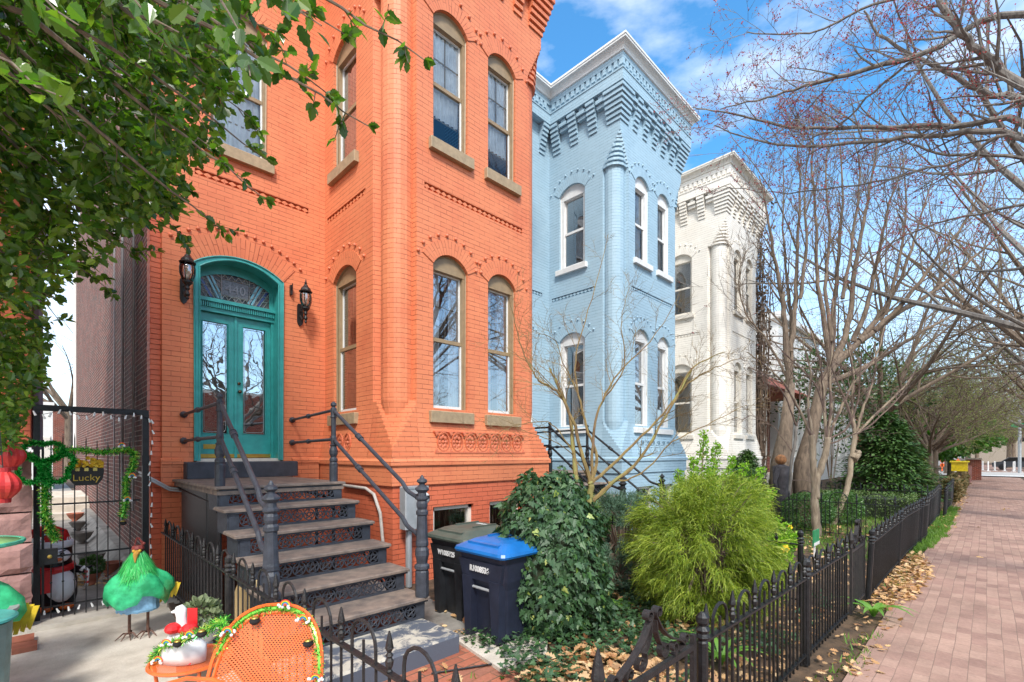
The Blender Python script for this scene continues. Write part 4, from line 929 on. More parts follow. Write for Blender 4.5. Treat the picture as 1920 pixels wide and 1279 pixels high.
mb = MB(); mb.prism([(2.62, 2.75), (3.1, 2.68), (3.5, 3.0), (3.45, 3.4), (2.75, 3.5)], 0, .035); mb.build('stone_slab', CONC, kind='structure')
mb = MB(); mb.tube([(2.2, 3.1, .02), (2.6, 2.9, .025), (3.0, 2.7, .03), (3.4, 2.5, .03)], .008, 5); tag(mb.build('garden_cable', RUBBER), 'thin black cable lying across the brick garden path', 'cable')
# ------------------------------------------------------------------ vegetation kit
def rvec(rng): 
    while True:
        v = Vector((rng.uniform(-1, 1), rng.uniform(-1, 1), rng.uniform(-1, 1)))
        if .05 < v.length < 1: return v.normalized()
def grow(mb, p, d, L, r, lvl, rng, o, tips=None):
    """recursive bare branch: o = dict(up, wig, kids, ratio, spread, minr)"""
    n = 3 if lvl <= 1 else 5; pts = [Vector(p)]; d = Vector(d).normalized(); rr = [r]
    for i in range(n):
        d = (d + rvec(rng) * o['wig'] + Vector((0, 0, o['up']))).normalized()
        pts.append(pts[-1] + d * (L / n)); rr.append(r * (1 - .72 * (i + 1) / n))
    mb.tube(pts, rr, 7 if r > .05 else 5 if r > .02 else 4 if r > .008 else 3, cap=False)
    if tips is not None and lvl <= 1: tips += pts[1:]
    if lvl > 0:
        k = o['kids'][min(lvl, len(o['kids']) - 1)]
        for i in range(k):
            t = (i + .6 + rng.uniform(-.3, .3)) / k * .85 + .15; t = min(t, .98); j = min(int(t * n), n - 1); q = pts[j].lerp(pts[j + 1], t * n - j)
            a = rvec(rng); dd = (pts[j + 1] - pts[j]).normalized(); a = (a - dd * a.dot(dd)).normalized()
            nd = (dd * (1 - o['spread']) + a * o['spread'] + Vector((0, 0, o['up'] * .6))).normalized()
            grow(mb, q, nd, L * o['ratio'] * rng.uniform(.7, 1.2), max(o['minr'], (rr[j] * .55)), lvl - 1, rng, o, tips)
def limb(mb, pts, r0, r1, rng, o, kids, L, lvl, tips=None, wig=.03, start=.2):
    """hand-placed limb; smooth curve through points, then side branches"""
    P = [Vector(p) for p in pts]; Q = []
    for i in range(len(P) - 1):
        a, b, c, d = P[max(i - 1, 0)], P[i], P[i + 1], P[min(i + 2, len(P) - 1)]
        for k in range(5):
            t = k / 5; Q.append(.5 * ((2 * b) + (c - a) * t + (2 * a - 5 * b + 4 * c - d) * t * t + (3 * b - a - 3 * c + d) * t ** 3) + rvec(rng) * wig * (1 if i + k else 0))
    Q.append(P[-1]); n = len(Q) - 1; R_ = [r0 + (r1 - r0) * (i / n) ** .8 for i in range(n + 1)]
    mb.tube(Q, R_, 9 if r0 > .05 else 6 if r0 > .015 else 4, cap=True)
    for i in range(kids):
        t = start + (1 - start) * (i + rng.random()) / kids; j = min(int(t * n), n - 1); q = Q[j].lerp(Q[j + 1], t * n - j)
        dd = (Q[j + 1] - Q[j]).normalized(); a = rvec(rng); a = (a - dd * a.dot(dd)).normalized(); s = o['spread']
        grow(mb, q, (dd * (1 - s) + a * s + Vector((0, 0, o['up']))).normalized(), L * rng.uniform(.5, 1.2) * (1 - .4 * t), max(o['minr'], R_[j] * .5), lvl, rng, o, tips)
    return Q

HOLLY = [(0, 0), (.12, .2), (.2, .18), (.32, .32), (.42, .26), (.56, .34), (.66, .24), (.78, .22), (.84, .13), (1, 0)]
OVAL = [(0, 0), (.15, .2), (.4, .3), (.65, .27), (.85, .14), (1, 0)]
LOW = [(0, 0), (.35, .3), (.75, .22), (1, 0)]
IVY = [(0, 0), (-.1, .3), (.02, .52), (.22, .34), (.42, .5), (.5, .24), (.72, .16), (1, 0)]
OAK = [(0, 0), (.15, .12), (.3, .3), (.36, .14), (.52, .36), (.58, .14), (.76, .26), (.84, .1), (1, 0)]
def leaf(mb, p, d, nrm, s, shape, fold=.2, curl=0, wid=1):
    d = d.normalized(); b = nrm.cross(d)
    if b.length < 1e-4: b = d.orthogonal()
    b.normalize(); nrm = d.cross(b)
    top = [p + d * (x * s) + b * (y * s * wid) + nrm * (y * s * fold - curl * s * x * x) for x, y in shape]
    bot = [p + d * (x * s) - b * (y * s * wid) + nrm * (y * s * fold - curl * s * x * x) for x, y in shape[1:-1]]
    n = len(shape); vs = top + bot
    if curl or fold:
        f = []
        # two halves share the midrib, so each leaf stays one island
        f.append(tuple(range(n))); f.append(tuple([0] + [n + i for i in range(len(bot))] + [n - 1]))
        f[1] = f[1][::-1]
    else: f = [tuple(list(range(n)) + list(range(n + len(bot) - 1, n - 1, -1)))]
    mb.add(vs, f)

BARKG = barkmat('grey_bark', srgb(138, 132, 125), srgb(88, 83, 80))
BARKM = barkmat('crape_bark', srgb(172, 156, 134), srgb(112, 98, 82), 4)
BARKT = barkmat('brown_bark', srgb(138, 120, 102), srgb(84, 72, 62), 5)
BARKGR = barkmat('green_maple_bark', srgb(150, 146, 84), srgb(112, 98, 62), 4)
TWIGR = barkmat('reddish_twig', srgb(124, 104, 94), srgb(84, 70, 64), 4)
BUD = leafmat('red_bud', [srgb(150, 30, 44), srgb(178, 54, 58), srgb(112, 26, 36)], .5, .2)
HOLM = leafmat('holly_leaf', [srgb(44, 74, 26), srgb(66, 100, 32), srgb(84, 118, 40), srgb(52, 84, 38), srgb(118, 144, 52), srgb(74, 108, 36)], .26, .4, .6)
def ridged(name, cols, rough, trans): return leafmat(name, cols, rough, trans)

# ------------------------------------------------------------------ holly overhanging from the left
def holly():
    rng = random.Random(11); E_ = empty('holly_tree', (-1.9, 4.6, 0), label='dark green holly with spiny leaves overhanging the photo from the left', cat='tree')
    br = MB(); lf = MB(); base = Vector((-1.9, 4.6, 0))
    T0 = [base, base + Vector((.1, -.1, 1.5)), Vector((-1.7, 4.3, 3.2)), Vector((-1.5, 4.0, 5.0)), Vector((-1.4, 3.8, 7.0))]
    tr = MB(); tr.tube(T0, [.16, .13, .12, .09, .05], 10); tr.build('trunk', BARKG, E_, smooth=True)
    root = Vector((-1.6, 4.1, 4.2))
    # limb tips: photo pixel + depth
    L = [((60, 160), 4.6), ((230, 60), 3.6), ((380, 30), 3.4), ((520, 60), 3.3), ((640, 60), 3.4), ((795, 112), 3.5), ((690, 236), 3.7), ((560, 150), 3.9), ((500, 300), 4.2),
         ((500, 375), 4.6), ((425, 440), 4.8), ((340, 440), 5.0), ((300, 360), 4.6), ((250, 480), 5.4), ((200, 540), 5.8), ((120, 430), 5.2), ((60, 540), 5.2), ((110, 600), 6.0), ((10, 660), 5.4), ((60, 320), 4.6), ((180, 250), 4.4), ((330, 210), 4.2), ((400, 280), 4.4), ((20, 250), 4.2), ((150, 130), 3.9), ((-60, 400), 4.8), ((-60, 120), 4), ((300, 120), 4.6), ((420, 120), 4.6), ((100, 20), 4.2), ((560, -10), 3.8), ((330, -60), 4.2), ((470, 220), 4.8), ((200, 380), 5.2), ((300, 280), 5.4), ((60, 700), 5.6), ((20, 780), 5.4), ((440, 180), 3.6), ((620, 180), 3.8), ((240, 170), 5.2), ((120, 250), 5.4), ((360, 360), 5.6), ((40, 460), 5.8), ((150, 480), 6.0), ((-20, 580), 5.0)]
    for (q, S) in L:
        tip = at(q[0], q[1], S); m = root.lerp(tip, .55) + Vector((0, 0, .28 + .2 * rng.random())) + rvec(rng) * .12
        P = [root + rvec(rng) * .2, root.lerp(m, .5) + rvec(rng) * .1, m, m.lerp(tip, .6) + rvec(rng) * .06, tip]
        Q = []
        for i in range(4):
            for k in range(4): Q.append(P[i].lerp(P[i + 1], k / 4) + rvec(rng) * .015)
        Q.append(tip); n = len(Q) - 1
        br.tube(Q, [.03 * (1 - i / n) ** 1.2 + .003 for i in range(n + 1)], 5, cap=False)
        far = q[0] > 480 or q[1] > 560 or (q[0] > 380 and q[1] > 330)
        nb = 9 if far else 15
        for b_ in range(nb):
            t = .42 + .58 * (b_ + rng.random()) / nb; j = min(int(t * n), n - 1); s0 = Q[j].lerp(Q[j + 1], t * n - j)
            ax = (Q[j + 1] - Q[j]).normalized(); d = (ax * .6 + rvec(rng) * .8 + Vector((0, 0, -.25))).normalized(); Lb = rng.uniform(.14, .42) * (1 if not far else .62) * (1.15 - .5 * t)
            tw = [s0]
            for k in range(4): d = (d + rvec(rng) * .25 + Vector((0, 0, -.04))).normalized(); tw.append(tw[-1] + d * Lb / 4)
            br.tube(tw, [.004, .0035, .003, .0025, .002], 3, cap=False)
            nl = int((13 if not far else 9) * (.6 + .8 * rng.random()))
            for k in range(nl):
                u = rng.random(); jj = min(int(u * 4), 3); c = tw[jj].lerp(tw[jj + 1], u * 4 - jj)
                ld = (d * .5 + rvec(rng)).normalized(); nn = (Vector((0, 0, 1)) + rvec(rng) * .9).normalized()
                leaf(lf, c, ld, nn, rng.uniform(.05, .085), HOLLY, .25, rng.uniform(0, .18), .95)
        for k in range(5):
            ld = ((Q[-1] - Q[-2]).normalized() + rvec(rng) * .7).normalized(); leaf(lf, tip, ld, (Vector((0, 0, 1)) + rvec(rng) * .7).normalized(), rng.uniform(.05, .075), HOLLY, .25, .1)
    for q0, q1, S0, S1, nn_ in (((-60, -120), (150, 60), 2.6, 2.1, 34), ((40, -140), (330, 70), 2.8, 2.3, 40), ((150, -140), (480, 90), 2.9, 2.2, 46), ((300, -120), (610, 60), 3.1, 2.6, 44), ((-120, 60), (110, 190), 2.7, 2.1, 36), ((350, -60), (470, 130), 2.6, 2.2, 26)):
        a, b_ = at(*q0, S0), at(*q1, S1); Q = [a.lerp(b_, i / 6) + rvec(rng) * .02 + Vector((0, 0, .05 * math.sin(i / 6 * 3.14))) for i in range(7)]
        br.tube([root] + Q, [.012] + [.007 - .0008 * i for i in range(7)], 5, cap=False)
        for k in range(nn_):
            t = rng.random() * 5.9; c = Q[int(t)].lerp(Q[int(t) + 1], t % 1); ld = (rvec(rng) + (b_ - a).normalized() * .4 + Vector((0, 0, -.5))).normalized()
            leaf(lf, c + rvec(rng) * .05, ld, (rvec(rng) + Vector((-.5, -.5, .3))).normalized(), rng.uniform(.06, .09), HOLLY, .2, rng.uniform(0, .25), .95)
    # inner mass of foliage round the limbs
    for i in range(20000):
        S = rng.uniform(4.4, 7.2); px = rng.uniform(-160, 470); py = rng.uniform(-120, 640)
        lim = 560 - .55 * max(0, px - 60) - (90 if px > 330 else 0) + 70 * mnoise.noise(Vector((px * .012, py * .012, 1)))
        lim = min(lim, 690 - .55 * px)
        if py > lim or px > 430 - .15 * py + 60 * mnoise.noise(Vector((px * .01, py * .02, 4))): continue
        c = at(px, py, S); c.x += rng.uniform(-.05, .05)
        if mnoise.noise(c * 1.7 + Vector((3, 1, 8))) < -.28: continue
        leaf(lf, c, rvec(rng) + Vector((.2, -.2, -.2)), (Vector((0, 0, 1)) + rvec(rng) * .9).normalized(), rng.uniform(.06, .095), HOLLY, .25, .12, .95)
    for i in range(2600):
        S = rng.uniform(5.0, 6.3); px = rng.uniform(-60, 100); py = rng.uniform(600, 850)
        if px > 110 - .33 * (py - 600) + 25 * mnoise.noise(Vector((py * .03, 0, 0))): continue
        c = at(px, py, S); leaf(lf, c, rvec(rng), (Vector((0, 0, 1)) + rvec(rng)).normalized(), rng.uniform(.045, .075), HOLLY, .25, .12)
    br.build('branches', BARKT, E_); lf.build('leaves', HOLM, E_, uv=False)
holly()

# ------------------------------------------------------------------ street maple whose limbs cross the sky
OM = dict(up=.035, wig=.16, kids=[0, 4, 4, 4], ratio=.58, spread=.5, minr=.0035)
def buds(lf, tips, rng, prob, n=4, s=.02):
    for t in tips:
        if rng.random() < prob:
            for k in range(n): leaf(lf, t + rvec(rng) * .02, rvec(rng), rvec(rng), rng.uniform(.7, 1.3) * s, LOW, 0, 0, 1.3)
def maple():
    rng = random.Random(5); E_ = empty('street_tree', (9.2, -2.5, 0), label='bare grey street maple with red buds, its limbs spread across the sky at upper right', cat='tree')
    tr = MB(); fork = Vector((9.0, -2.4, 3.6)); tr.tube([(9.2, -2.5, 0), (9.2, -2.5, .3), (9.15, -2.45, 1.8), fork], [.34, .25, .21, .2], 12); tr.build('trunk', BARKG, E_, smooth=True)
    b = MB(); tips = []
    limbs = [
        ([(2300, 300, 7), (1920, 30, 9), (1730, 100, 9.5), (1570, 145, 10), (1500, 165, 10.4), (1440, 182, 10.8), (1350, 205, 11.3)], .052, .008),
        ([(2300, 380, 7), (1920, 165, 8.4), (1850, 105, 8.4), (1790, 50, 8.4), (1755, -20, 8.4)], .06, .03),
        ([(2200, 420, 7), (1920, 192, 9), (1860, 180, 9.2), (1750, 120, 9.6), (1660, 75, 10), (1620, 20, 10)], .055, .012),
        ([(2200, 450, 7), (1920, 232, 9), (1790, 235, 9.6), (1600, 240, 10.4), (1490, 238, 11), (1370, 215, 11.5), (1300, 200, 12)], .05, .008),
        ([(2200, 460, 7), (1920, 258, 9), (1740, 255, 9.8), (1560, 272, 10.6), (1440, 270, 11.2), (1340, 235, 11.8)], .05, .008),
        ([(2200, 470, 7), (1920, 300, 9.5), (1780, 290, 10), (1680, 262, 10.6), (1540, 262, 11)], .036, .008),
        ([(2200, 520, 7), (1920, 262, 8.6), (1800, 300, 9.4), (1640, 340, 10.6), (1480, 362, 11.6), (1360, 350, 12.4)], .032, .006),
        ([(2100, 60, 8), (1850, -30, 9), (1640, 10, 10), (1520, 60, 10.6), (1400, 60, 11)], .034, .008),
        ([(1730, 100, 9.5), (1640, 170, 10), (1560, 245, 10.5), (1500, 262, 11)], .022, .008),
        ([(2200, 500, 7), (1990, 380, 9.5), (1840, 400, 11), (1700, 440, 12.5), (1580, 520, 14)], .035, .008)]
    for pts, r0, r1 in limbs:
        P = [at(*q) for q in pts]
        if pts[0][0] > 2050: P = [fork] + P
        limb(b, P, r0 * (1.25 if pts[0][0] > 2050 else 1), r1, rng, OM, 17, 1.15, 2, tips, .02, .33)
    b.build('branches', BARKG, E_)
    lf = MB(); buds(lf, tips, rng, .42, 3, .022); lf.build('buds', BUD, E_, uv=False)
maple()

# ------------------------------------------------------------------ generic bare street tree, shared by copies
def bare_tree(name, loc, H_, spread, bark, label, cat, group, seed, budprob=0, leafm=None, lp=.0, lvl=4, lean=(0, 0), r0=.22):
    rng = random.Random(seed); E_ = empty(name, loc, label=label, cat=cat, group=group)
    x, y, z = loc; tr = MB(); top = Vector((x + lean[0] * .3, y + lean[1] * .3, H_ * .3)); tr.tube([(x, y, -.05), (x, y, .3), (x + lean[0] * .12, y + lean[1] * .12, H_ * .15), top], [r0 * 1.5, r0 * 1.05, r0 * .9, r0 * .8], 10, cap=False); tr.build('trunk', bark, E_, smooth=True)
    b = MB(); tips = []; o = dict(up=.03, wig=.15, kids=[0, 3, 4, 5, 5], ratio=.56, spread=.48, minr=.008)
    n = 9
    for i in range(n):
        a = 2 * math.pi * i / n + rng.uniform(-.3, .3); e = rng.uniform(.4, 1.1)
        d = Vector((math.cos(a) * math.cos(e) * spread + lean[0] * .15, math.sin(a) * math.cos(e) * spread + lean[1] * .15, math.sin(e)))
        grow(b, top - Vector((0, 0, rng.uniform(0, H_ * .06))), d, H_ * .56, r0 * .5, lvl - 1, rng, o, tips)
    b.build('branches', bark, E_)
    lf = MB()
    if budprob: buds(lf, tips, rng, budprob, 3, .035)
    if lf.v: lf.build('buds', leafm or BUD, E_, uv=False)
    return E_
YG = leafmat('young_leaf', [srgb(140, 150, 84), srgb(160, 164, 96), srgb(118, 130, 74)], .5, .3)
s1 = bare_tree('street_tree', (17.5, -2.5, 0), 15, 1.0, BARKG, 'bare street tree on the kerb strip, second from the camera', 'tree', 'bare street trees along the sidewalk', 21, .3)
s2 = bare_tree('street_tree', (25.5, -2.4, 0), 15, 1.05, BARKT, 'bare brownish street tree arching over the sidewalk, third from the camera', 'tree', 'bare street trees along the sidewalk', 22, .5, YG)
for src, x, y, rz, s, lab in ((s1, 32, -2.5, 1.3, .95, 'bare street tree arching over the sidewalk, fourth from the camera'), (s2, 41, -2.6, 2.2, .95, 'bare street tree over the far sidewalk, fifth from the camera'), (s1, 51, -2.4, 3.7, .9, 'bare street tree nearest the cross street on the kerb strip'),
                              (s2, 70, 7, .6, .9, 'bare tree rising beyond the cross street on the left'), (s1, 84, -7, 5.1, 1.1, 'bare tree beyond the cross street behind the traffic signal'), (s2, 98, 1, 4.1, 1.1, 'most distant bare tree closing the end of the sidewalk')):
    c = copy_tree(src); c.location = (x, y, 0); c.rotation_euler = (0, 0, rz); c.scale = (s, s, s); c['label'] = lab
# yard trees between the fence and the houses
y1 = bare_tree('yard_tree', (27, 3.4, 0), 13, 1.0, BARKT, 'bare reddish-brown yard tree behind the dark evergreen', 'tree', 'bare yard trees beyond the white house', 31, .5, YG)
for x, y, rz, s, lab in ((33, 4.6, 1.9, 1.0, 'bare yard tree left of the yellow box, near the white-fronted house'), (40, 3.2, 4.0, .85, 'bare yard tree beyond the yellow box'), (47, 5.0, 5.2, 1.0, 'farthest bare yard tree before the cross street'), (55, 3.5, .7, 1.0, 'bare tree on the left corner of the cross street')):
    c = copy_tree(y1); c.location = (x, y, 0); c.rotation_euler = (0, 0, rz); c.scale = (s, s, s); c['label'] = lab
# trees across the street, seen in the window reflections
for src, x, y, rz, s, lab in ((s1, -5, -20, .4, .95, 'bare tree across the street, reflected in the door glass'), (s2, 3, -21, 2.0, .95, 'bare tree across the street behind the camera'), (s1, 10, -20, 3.0, .95, 'bare tree across the street facing the bay windows'), (s2, 18, -21, 5.0, .95, 'bare tree across the street facing the blue house')):
    c = copy_tree(src); c.location = (x, y, 0); c.rotation_euler = (0, 0, rz); c.scale = (s, s, s); c['label'] = lab
s3 = bare_tree('far_tree', (58, 2.5, 0), 8.5, 1.0, BARKT, 'small dense bare tree left of the far crossing', 'tree', 'small bare trees toward the end of the street', 33, .9, YG, lvl=5)
for x, y, rz, s, lab in ((48, 1.9, 1.1, .9, 'small bare tree just beyond the brick pier'), (64, 5.5, 2.3, 1.1, 'small bare tree on the corner left of the barrier'), (75, 1.5, 3.1, 1.2, 'small bare tree behind the delineator posts'), (86, -2, 4.4, 1.3, 'small bare tree behind the signal pole'), (95, 4, 5.2, 1.4, 'bare tree before the far brick building'), (110, -3, .4, 1.5, 'bare tree at the very end of the street'), (38, 2.2, 2.9, .85, 'small bare tree behind the low garden wall'), (31, 2.0, .9, .8, 'small bare tree rising behind the yellow box'), (72, -5.5, 1.9, 1.3, 'bare tree right of the signal pole')):
    c = copy_tree(s3); c.location = (x, y, 0); c.rotation_euler = (0, 0, rz); c.scale = (s, s, s); c['label'] = lab
bt = copy_tree(y1); bt.location = (1.5, 44, 0); bt.scale = (1.1, 1.1, 1.25); bt['label'] = 'bare tree seen over the end of the alley'

# ------------------------------------------------------------------ big multi-stem tree beside the white house
def big_tree():
    rng = random.Random(8); E_ = empty('crape_myrtle', (15.6, 4.1, 0), label='large brown multi-stemmed tree with upright limbs in front of the white house corner', cat='tree')
    tr = MB(); S = 19.6
    tr.tube([at(1462, 990, S), at(1464, 870, S), at(1474, 800, S), at(1482, 720, S)], [.36, .28, .18, .12], 12); tr.tube([at(1500, 985, S), at(1506, 870, S), at(1524, 800, S), at(1542, 720, S), at(1575, 660, S)], [.28, .24, .17, .15, .12], 12); tr.build('trunk', BARKT, E_, smooth=True)
    b = MB(); tips = []; o = dict(up=.09, wig=.12, kids=[0, 3, 4, 3], ratio=.5, spread=.42, minr=.007)
    st = (1480, 722); fk = (1558, 690); top = (1620, 600)
    Ls = [([st, (1474, 640), (1466, 560), (1452, 480), (1438, 400), (1424, 330)], .13), ([st, (1484, 620), (1478, 540), (1468, 430), (1470, 300)], .1), ([(1482, 660), (1492, 560), (1496, 450), (1500, 340), (1490, 250)], .1), ([fk, (1545, 600), (1532, 520), (1530, 420), (1522, 300), (1530, 190)], .11), ([fk, (1562, 600), (1572, 480), (1580, 360), (1570, 240)], .12), ([fk, (1590, 610), (1604, 500), (1622, 400), (1640, 300), (1650, 220)], .13),
          ([fk, (1610, 640), (1650, 590), (1690, 520), (1720, 430), (1750, 330)], .15), ([(1600, 640), (1630, 560), (1648, 470), (1668, 380), (1700, 290)], .1), ([(1610, 640), (1680, 590), (1760, 540), (1840, 470), (1900, 420)], .13), ([(1640, 620), (1700, 560), (1760, 480), (1820, 400), (1860, 300)], .1), ([(1540, 720), (1620, 690), (1700, 640), (1790, 590), (1880, 560)], .12),
          ([(1500, 560), (1512, 460), (1508, 360), (1520, 260)], .07), ([(1580, 560), (1600, 440), (1612, 330), (1600, 250)], .07), ([st, (1440, 640), (1400, 590), (1385, 520), (1400, 470)], .05), ([(1560, 640), (1548, 540), (1556, 440), (1548, 330), (1556, 260)], .08), ([(1660, 590), (1690, 470), (1700, 380), (1690, 280)], .07)]
    for pts, r in Ls:
        dS = rng.uniform(-1.6, 1.6); n = len(pts)
        limb(b, [at(p[0], p[1], S + dS * i / (n - 1)) for i, p in enumerate(pts)], r * .8, .012, rng, o, 16, 1.5, 2, tips, .022, .3)
    b.build('branches', BARKT, E_)
big_tree()

def multistem(name, loc, stems, label, bark, seed, S, tw=8, L=.8, twig=None, lvl=2, r=.06, o=None, kind='tree', group=None):
    rng = random.Random(seed); E_ = empty(name, loc, label=label, cat=kind, group=group); b = MB(); t = MB(); tips = []
    o = o or dict(up=.06, wig=.15, kids=[0, 3, 3, 3], ratio=.55, spread=.5, minr=.0035)
    for pts, r0, r1, kids in stems:
        n = len(pts); dS = rng.uniform(-.5, .5) * (0 if kids < 1 else 1)
        P = [at(p[0], p[1], (p[2] if len(p) > 2 else S) + dS * i / n) for i, p in enumerate(pts)]
        if r0 > .03: limb(t, P, r0, r1, rng, o, 0, 1, 0, None, .012)
        if kids: limb(b, P, r0 * (.98 if r0 > .03 else 1), r1, rng, o, kids, L, lvl, tips, .012, .35)
        elif r0 <= .03: limb(b, P, r0, r1, rng, o, 0, 1, 0, None, .012)
    if t.v: t.build('trunk', bark, E_, smooth=True)
    if b.v: b.build('branches', twig or bark, E_)
    return E_
S_ = 14.2
multistem('crape_myrtle', (11.4, 2.5, 0), [
    ([(1532, 1020), (1530, 980), (1528, 940), (1532, 900), (1545, 860), (1552, 820)], .095, .06, 0), ([(1531, 935), (1526, 890), (1524, 850), (1522, 815)], .07, .06, 0),
    ([(1522, 820), (1500, 770), (1470, 720), (1440, 690), (1400, 660)], .035, .01, 10), ([(1524, 820), (1515, 760), (1520, 700), (1505, 640)], .035, .01, 8), ([(1550, 830), (1545, 760), (1540, 690), (1520, 620)], .04, .01, 8),
    ([(1552, 825), (1558, 760), (1556, 700), (1566, 620), (1560, 560)], .04, .01, 8), ([(1552, 825), (1575, 770), (1600, 720), (1640, 670), (1660, 610)], .035, .01, 9), ([(1552, 825), (1590, 800), (1610, 740), (1615, 660)], .03, .01, 8), ([(1550, 815), (1538, 740), (1500, 690), (1450, 640)], .03, .01, 8), ([(1552, 835), (1600, 815), (1640, 800)], .02, .006, 4)],
    'pale smooth-barked crape myrtle with a forked trunk behind the sidewalk fence', BARKM, 41, S_, L=.75, twig=TWIGR, group='pale crape myrtles')
S_ = 16.4
multistem('crape_myrtle', (13.4, 2.7, 0), [
    ([(1562, 985), (1580, 940), (1592, 900), (1598, 850), (1604, 810)], .07, .055, 0), ([(1598, 862), (1604, 852), (1606, 846)], .11, .11, 0),
    ([(1603, 815), (1598, 760), (1600, 700), (1588, 640)], .04, .012, 8), ([(1604, 815), (1620, 760), (1640, 700), (1640, 640)], .04, .012, 8), ([(1604, 815), (1660, 760), (1700, 720), (1720, 690)], .035, .01, 8), ([(1604, 815), (1640, 790), (1690, 740), (1715, 700)], .025, .008, 4), ([(1604, 815), (1585, 750), (1560, 690), (1556, 620)], .03, .01, 7)],
    'leaning single-trunk crape myrtle right of the forked one', BARKM, 42, S_, L=.75, twig=TWIGR, group='pale crape myrtles')
multistem('crape_myrtle', (13.2, 3.7, 0), [([(1463, 990), (1478, 930), (1484, 870), (1494, 800)], .05, .04, 0), ([(1494, 800), (1470, 740), (1430, 700), (1400, 690)], .025, .008, 10), ([(1494, 800), (1500, 740), (1480, 690)], .02, .008, 6), ([(1486, 850), (1450, 800), (1410, 780), (1390, 790)], .015, .006, 8), ([(1484, 900), (1520, 905), (1530, 940)], .01, .004, 3)],
    'thin grey-stemmed crape myrtle left of the forked one', BARKG, 43, 16.9, L=.6, twig=TWIGR, group='pale crape myrtles')

# green-barked Japanese maple, bare
OJ = dict(up=.03, wig=.13, kids=[0, 3, 4, 4], ratio=.6, spread=.45, minr=.0022)
S_ = 8.9
multistem('japanese_maple', (5.2, 3.7, 0), [
    ([(1108, 1010), (1107, 960), (1108, 915), (1106, 905)], .05, .04, 0),
    ([(1106, 905), (1090, 850), (1078, 800), (1050, 740), (1020, 720), (1000, 700), (975, 640), (955, 560)], .03, .004, 14), ([(1082, 905), (1075, 850), (1068, 780), (1045, 720), (1030, 690)], .032, .008, 9),
    ([(1108, 910), (1118, 860), (1100, 800), (1085, 740), (1080, 660), (1110, 560), (1140, 440)], .028, .003, 12), ([(1110, 905), (1160, 860), (1230, 790), (1290, 720), (1340, 690), (1390, 670)], .026, .003, 14),
    ([(1112, 940), (1150, 905), (1200, 860), (1260, 760), (1300, 690), (1360, 660)], .032, .004, 14), ([(1110, 900), (1112, 820), (1130, 750), (1160, 700), (1220, 640), (1270, 560)], .024, .003, 12),
    ([(1140, 905), (1200, 890), (1260, 830), (1340, 790), (1400, 760)], .016, .003, 10), ([(1075, 850), (1040, 800), (1010, 790), (960, 800), (920, 820)], .012, .002, 8), ([(1085, 740), (1060, 690), (1040, 640), (1000, 620)], .012, .003, 8), ([(1106, 900), (1060, 840), (990, 810), (930, 780)], .01, .002, 7), ([(1130, 750), (1170, 690), (1165, 600), (1180, 540)], .012, .003, 8), ([(1050, 740), (1000, 690), (960, 660), (930, 640)], .01, .002, 6)],
    'leafless Japanese maple with greenish stems in front of the blue house', BARKGR, 44, S_, L=.55, twig=barkmat('olive_twig', srgb(142, 124, 74), srgb(110, 84, 64), 4), o=OJ)

# ------------------------------------------------------------------ shrubs
def blob_shrub(name, c, rad, n, size, mat, label, cat='shrub', shape=LOW, seed=1, group=None, up=.3, lump=.25, inner=True, parent=None, stem=True, squash=1, fold=.2):
    rng = random.Random(seed); E_ = empty(name, (c[0], c[1], 0), label=label, cat=cat, group=group); lf = MB(); c = Vector(c)
    for i in range(n):
        d = rvec(rng); k = 1 + lump * mnoise.noise(d * 2.3 + Vector((seed * 3.3, 0, 0))) + lump * .5 * mnoise.noise(d * 5 + Vector((0, seed, 0)))
        rr = (1 - .35 * rng.random() ** 2) * k
        p = c + Vector((d.x * rad[0], d.y * rad[1], d.z * rad[2])) * rr
        if p.z < .02: p.z = rng.uniform(.02, .15)
        leaf(lf, p, (d + rvec(rng) * .8 + Vector((0, 0, up))).normalized(), (d + rvec(rng) * .7).normalized(), size * rng.uniform(.7, 1.3), shape, fold, 0)
    lf.build('foliage', mat, E_, uv=False)
    if stem:
        b = MB()
        for i in range(14):
            d = rvec(rng); d.z = abs(d.z) * .8 + .3; p1 = c + Vector((d.x * rad[0], d.y * rad[1], d.z * rad[2])) * .8; b.tube([(c.x + rng.uniform(-.06, .06), c.y + rng.uniform(-.06, .06), 0), (c + (p1 - c) * .4), p1], [.014, .01, .005], 4)
        b.build('stems', BARKT, E_)
    return E_
IVYM = leafmat('ivy_leaf', [srgb(42, 70, 38), srgb(54, 84, 50), srgb(66, 96, 64), srgb(38, 60, 40), srgb(78, 106, 72), srgb(58, 92, 38)], .45, .12, .4)
IVYL = leafmat('ivy_vein_leaf', [srgb(120, 146, 66), srgb(150, 166, 84), srgb(196, 190, 120)], .4, .3)
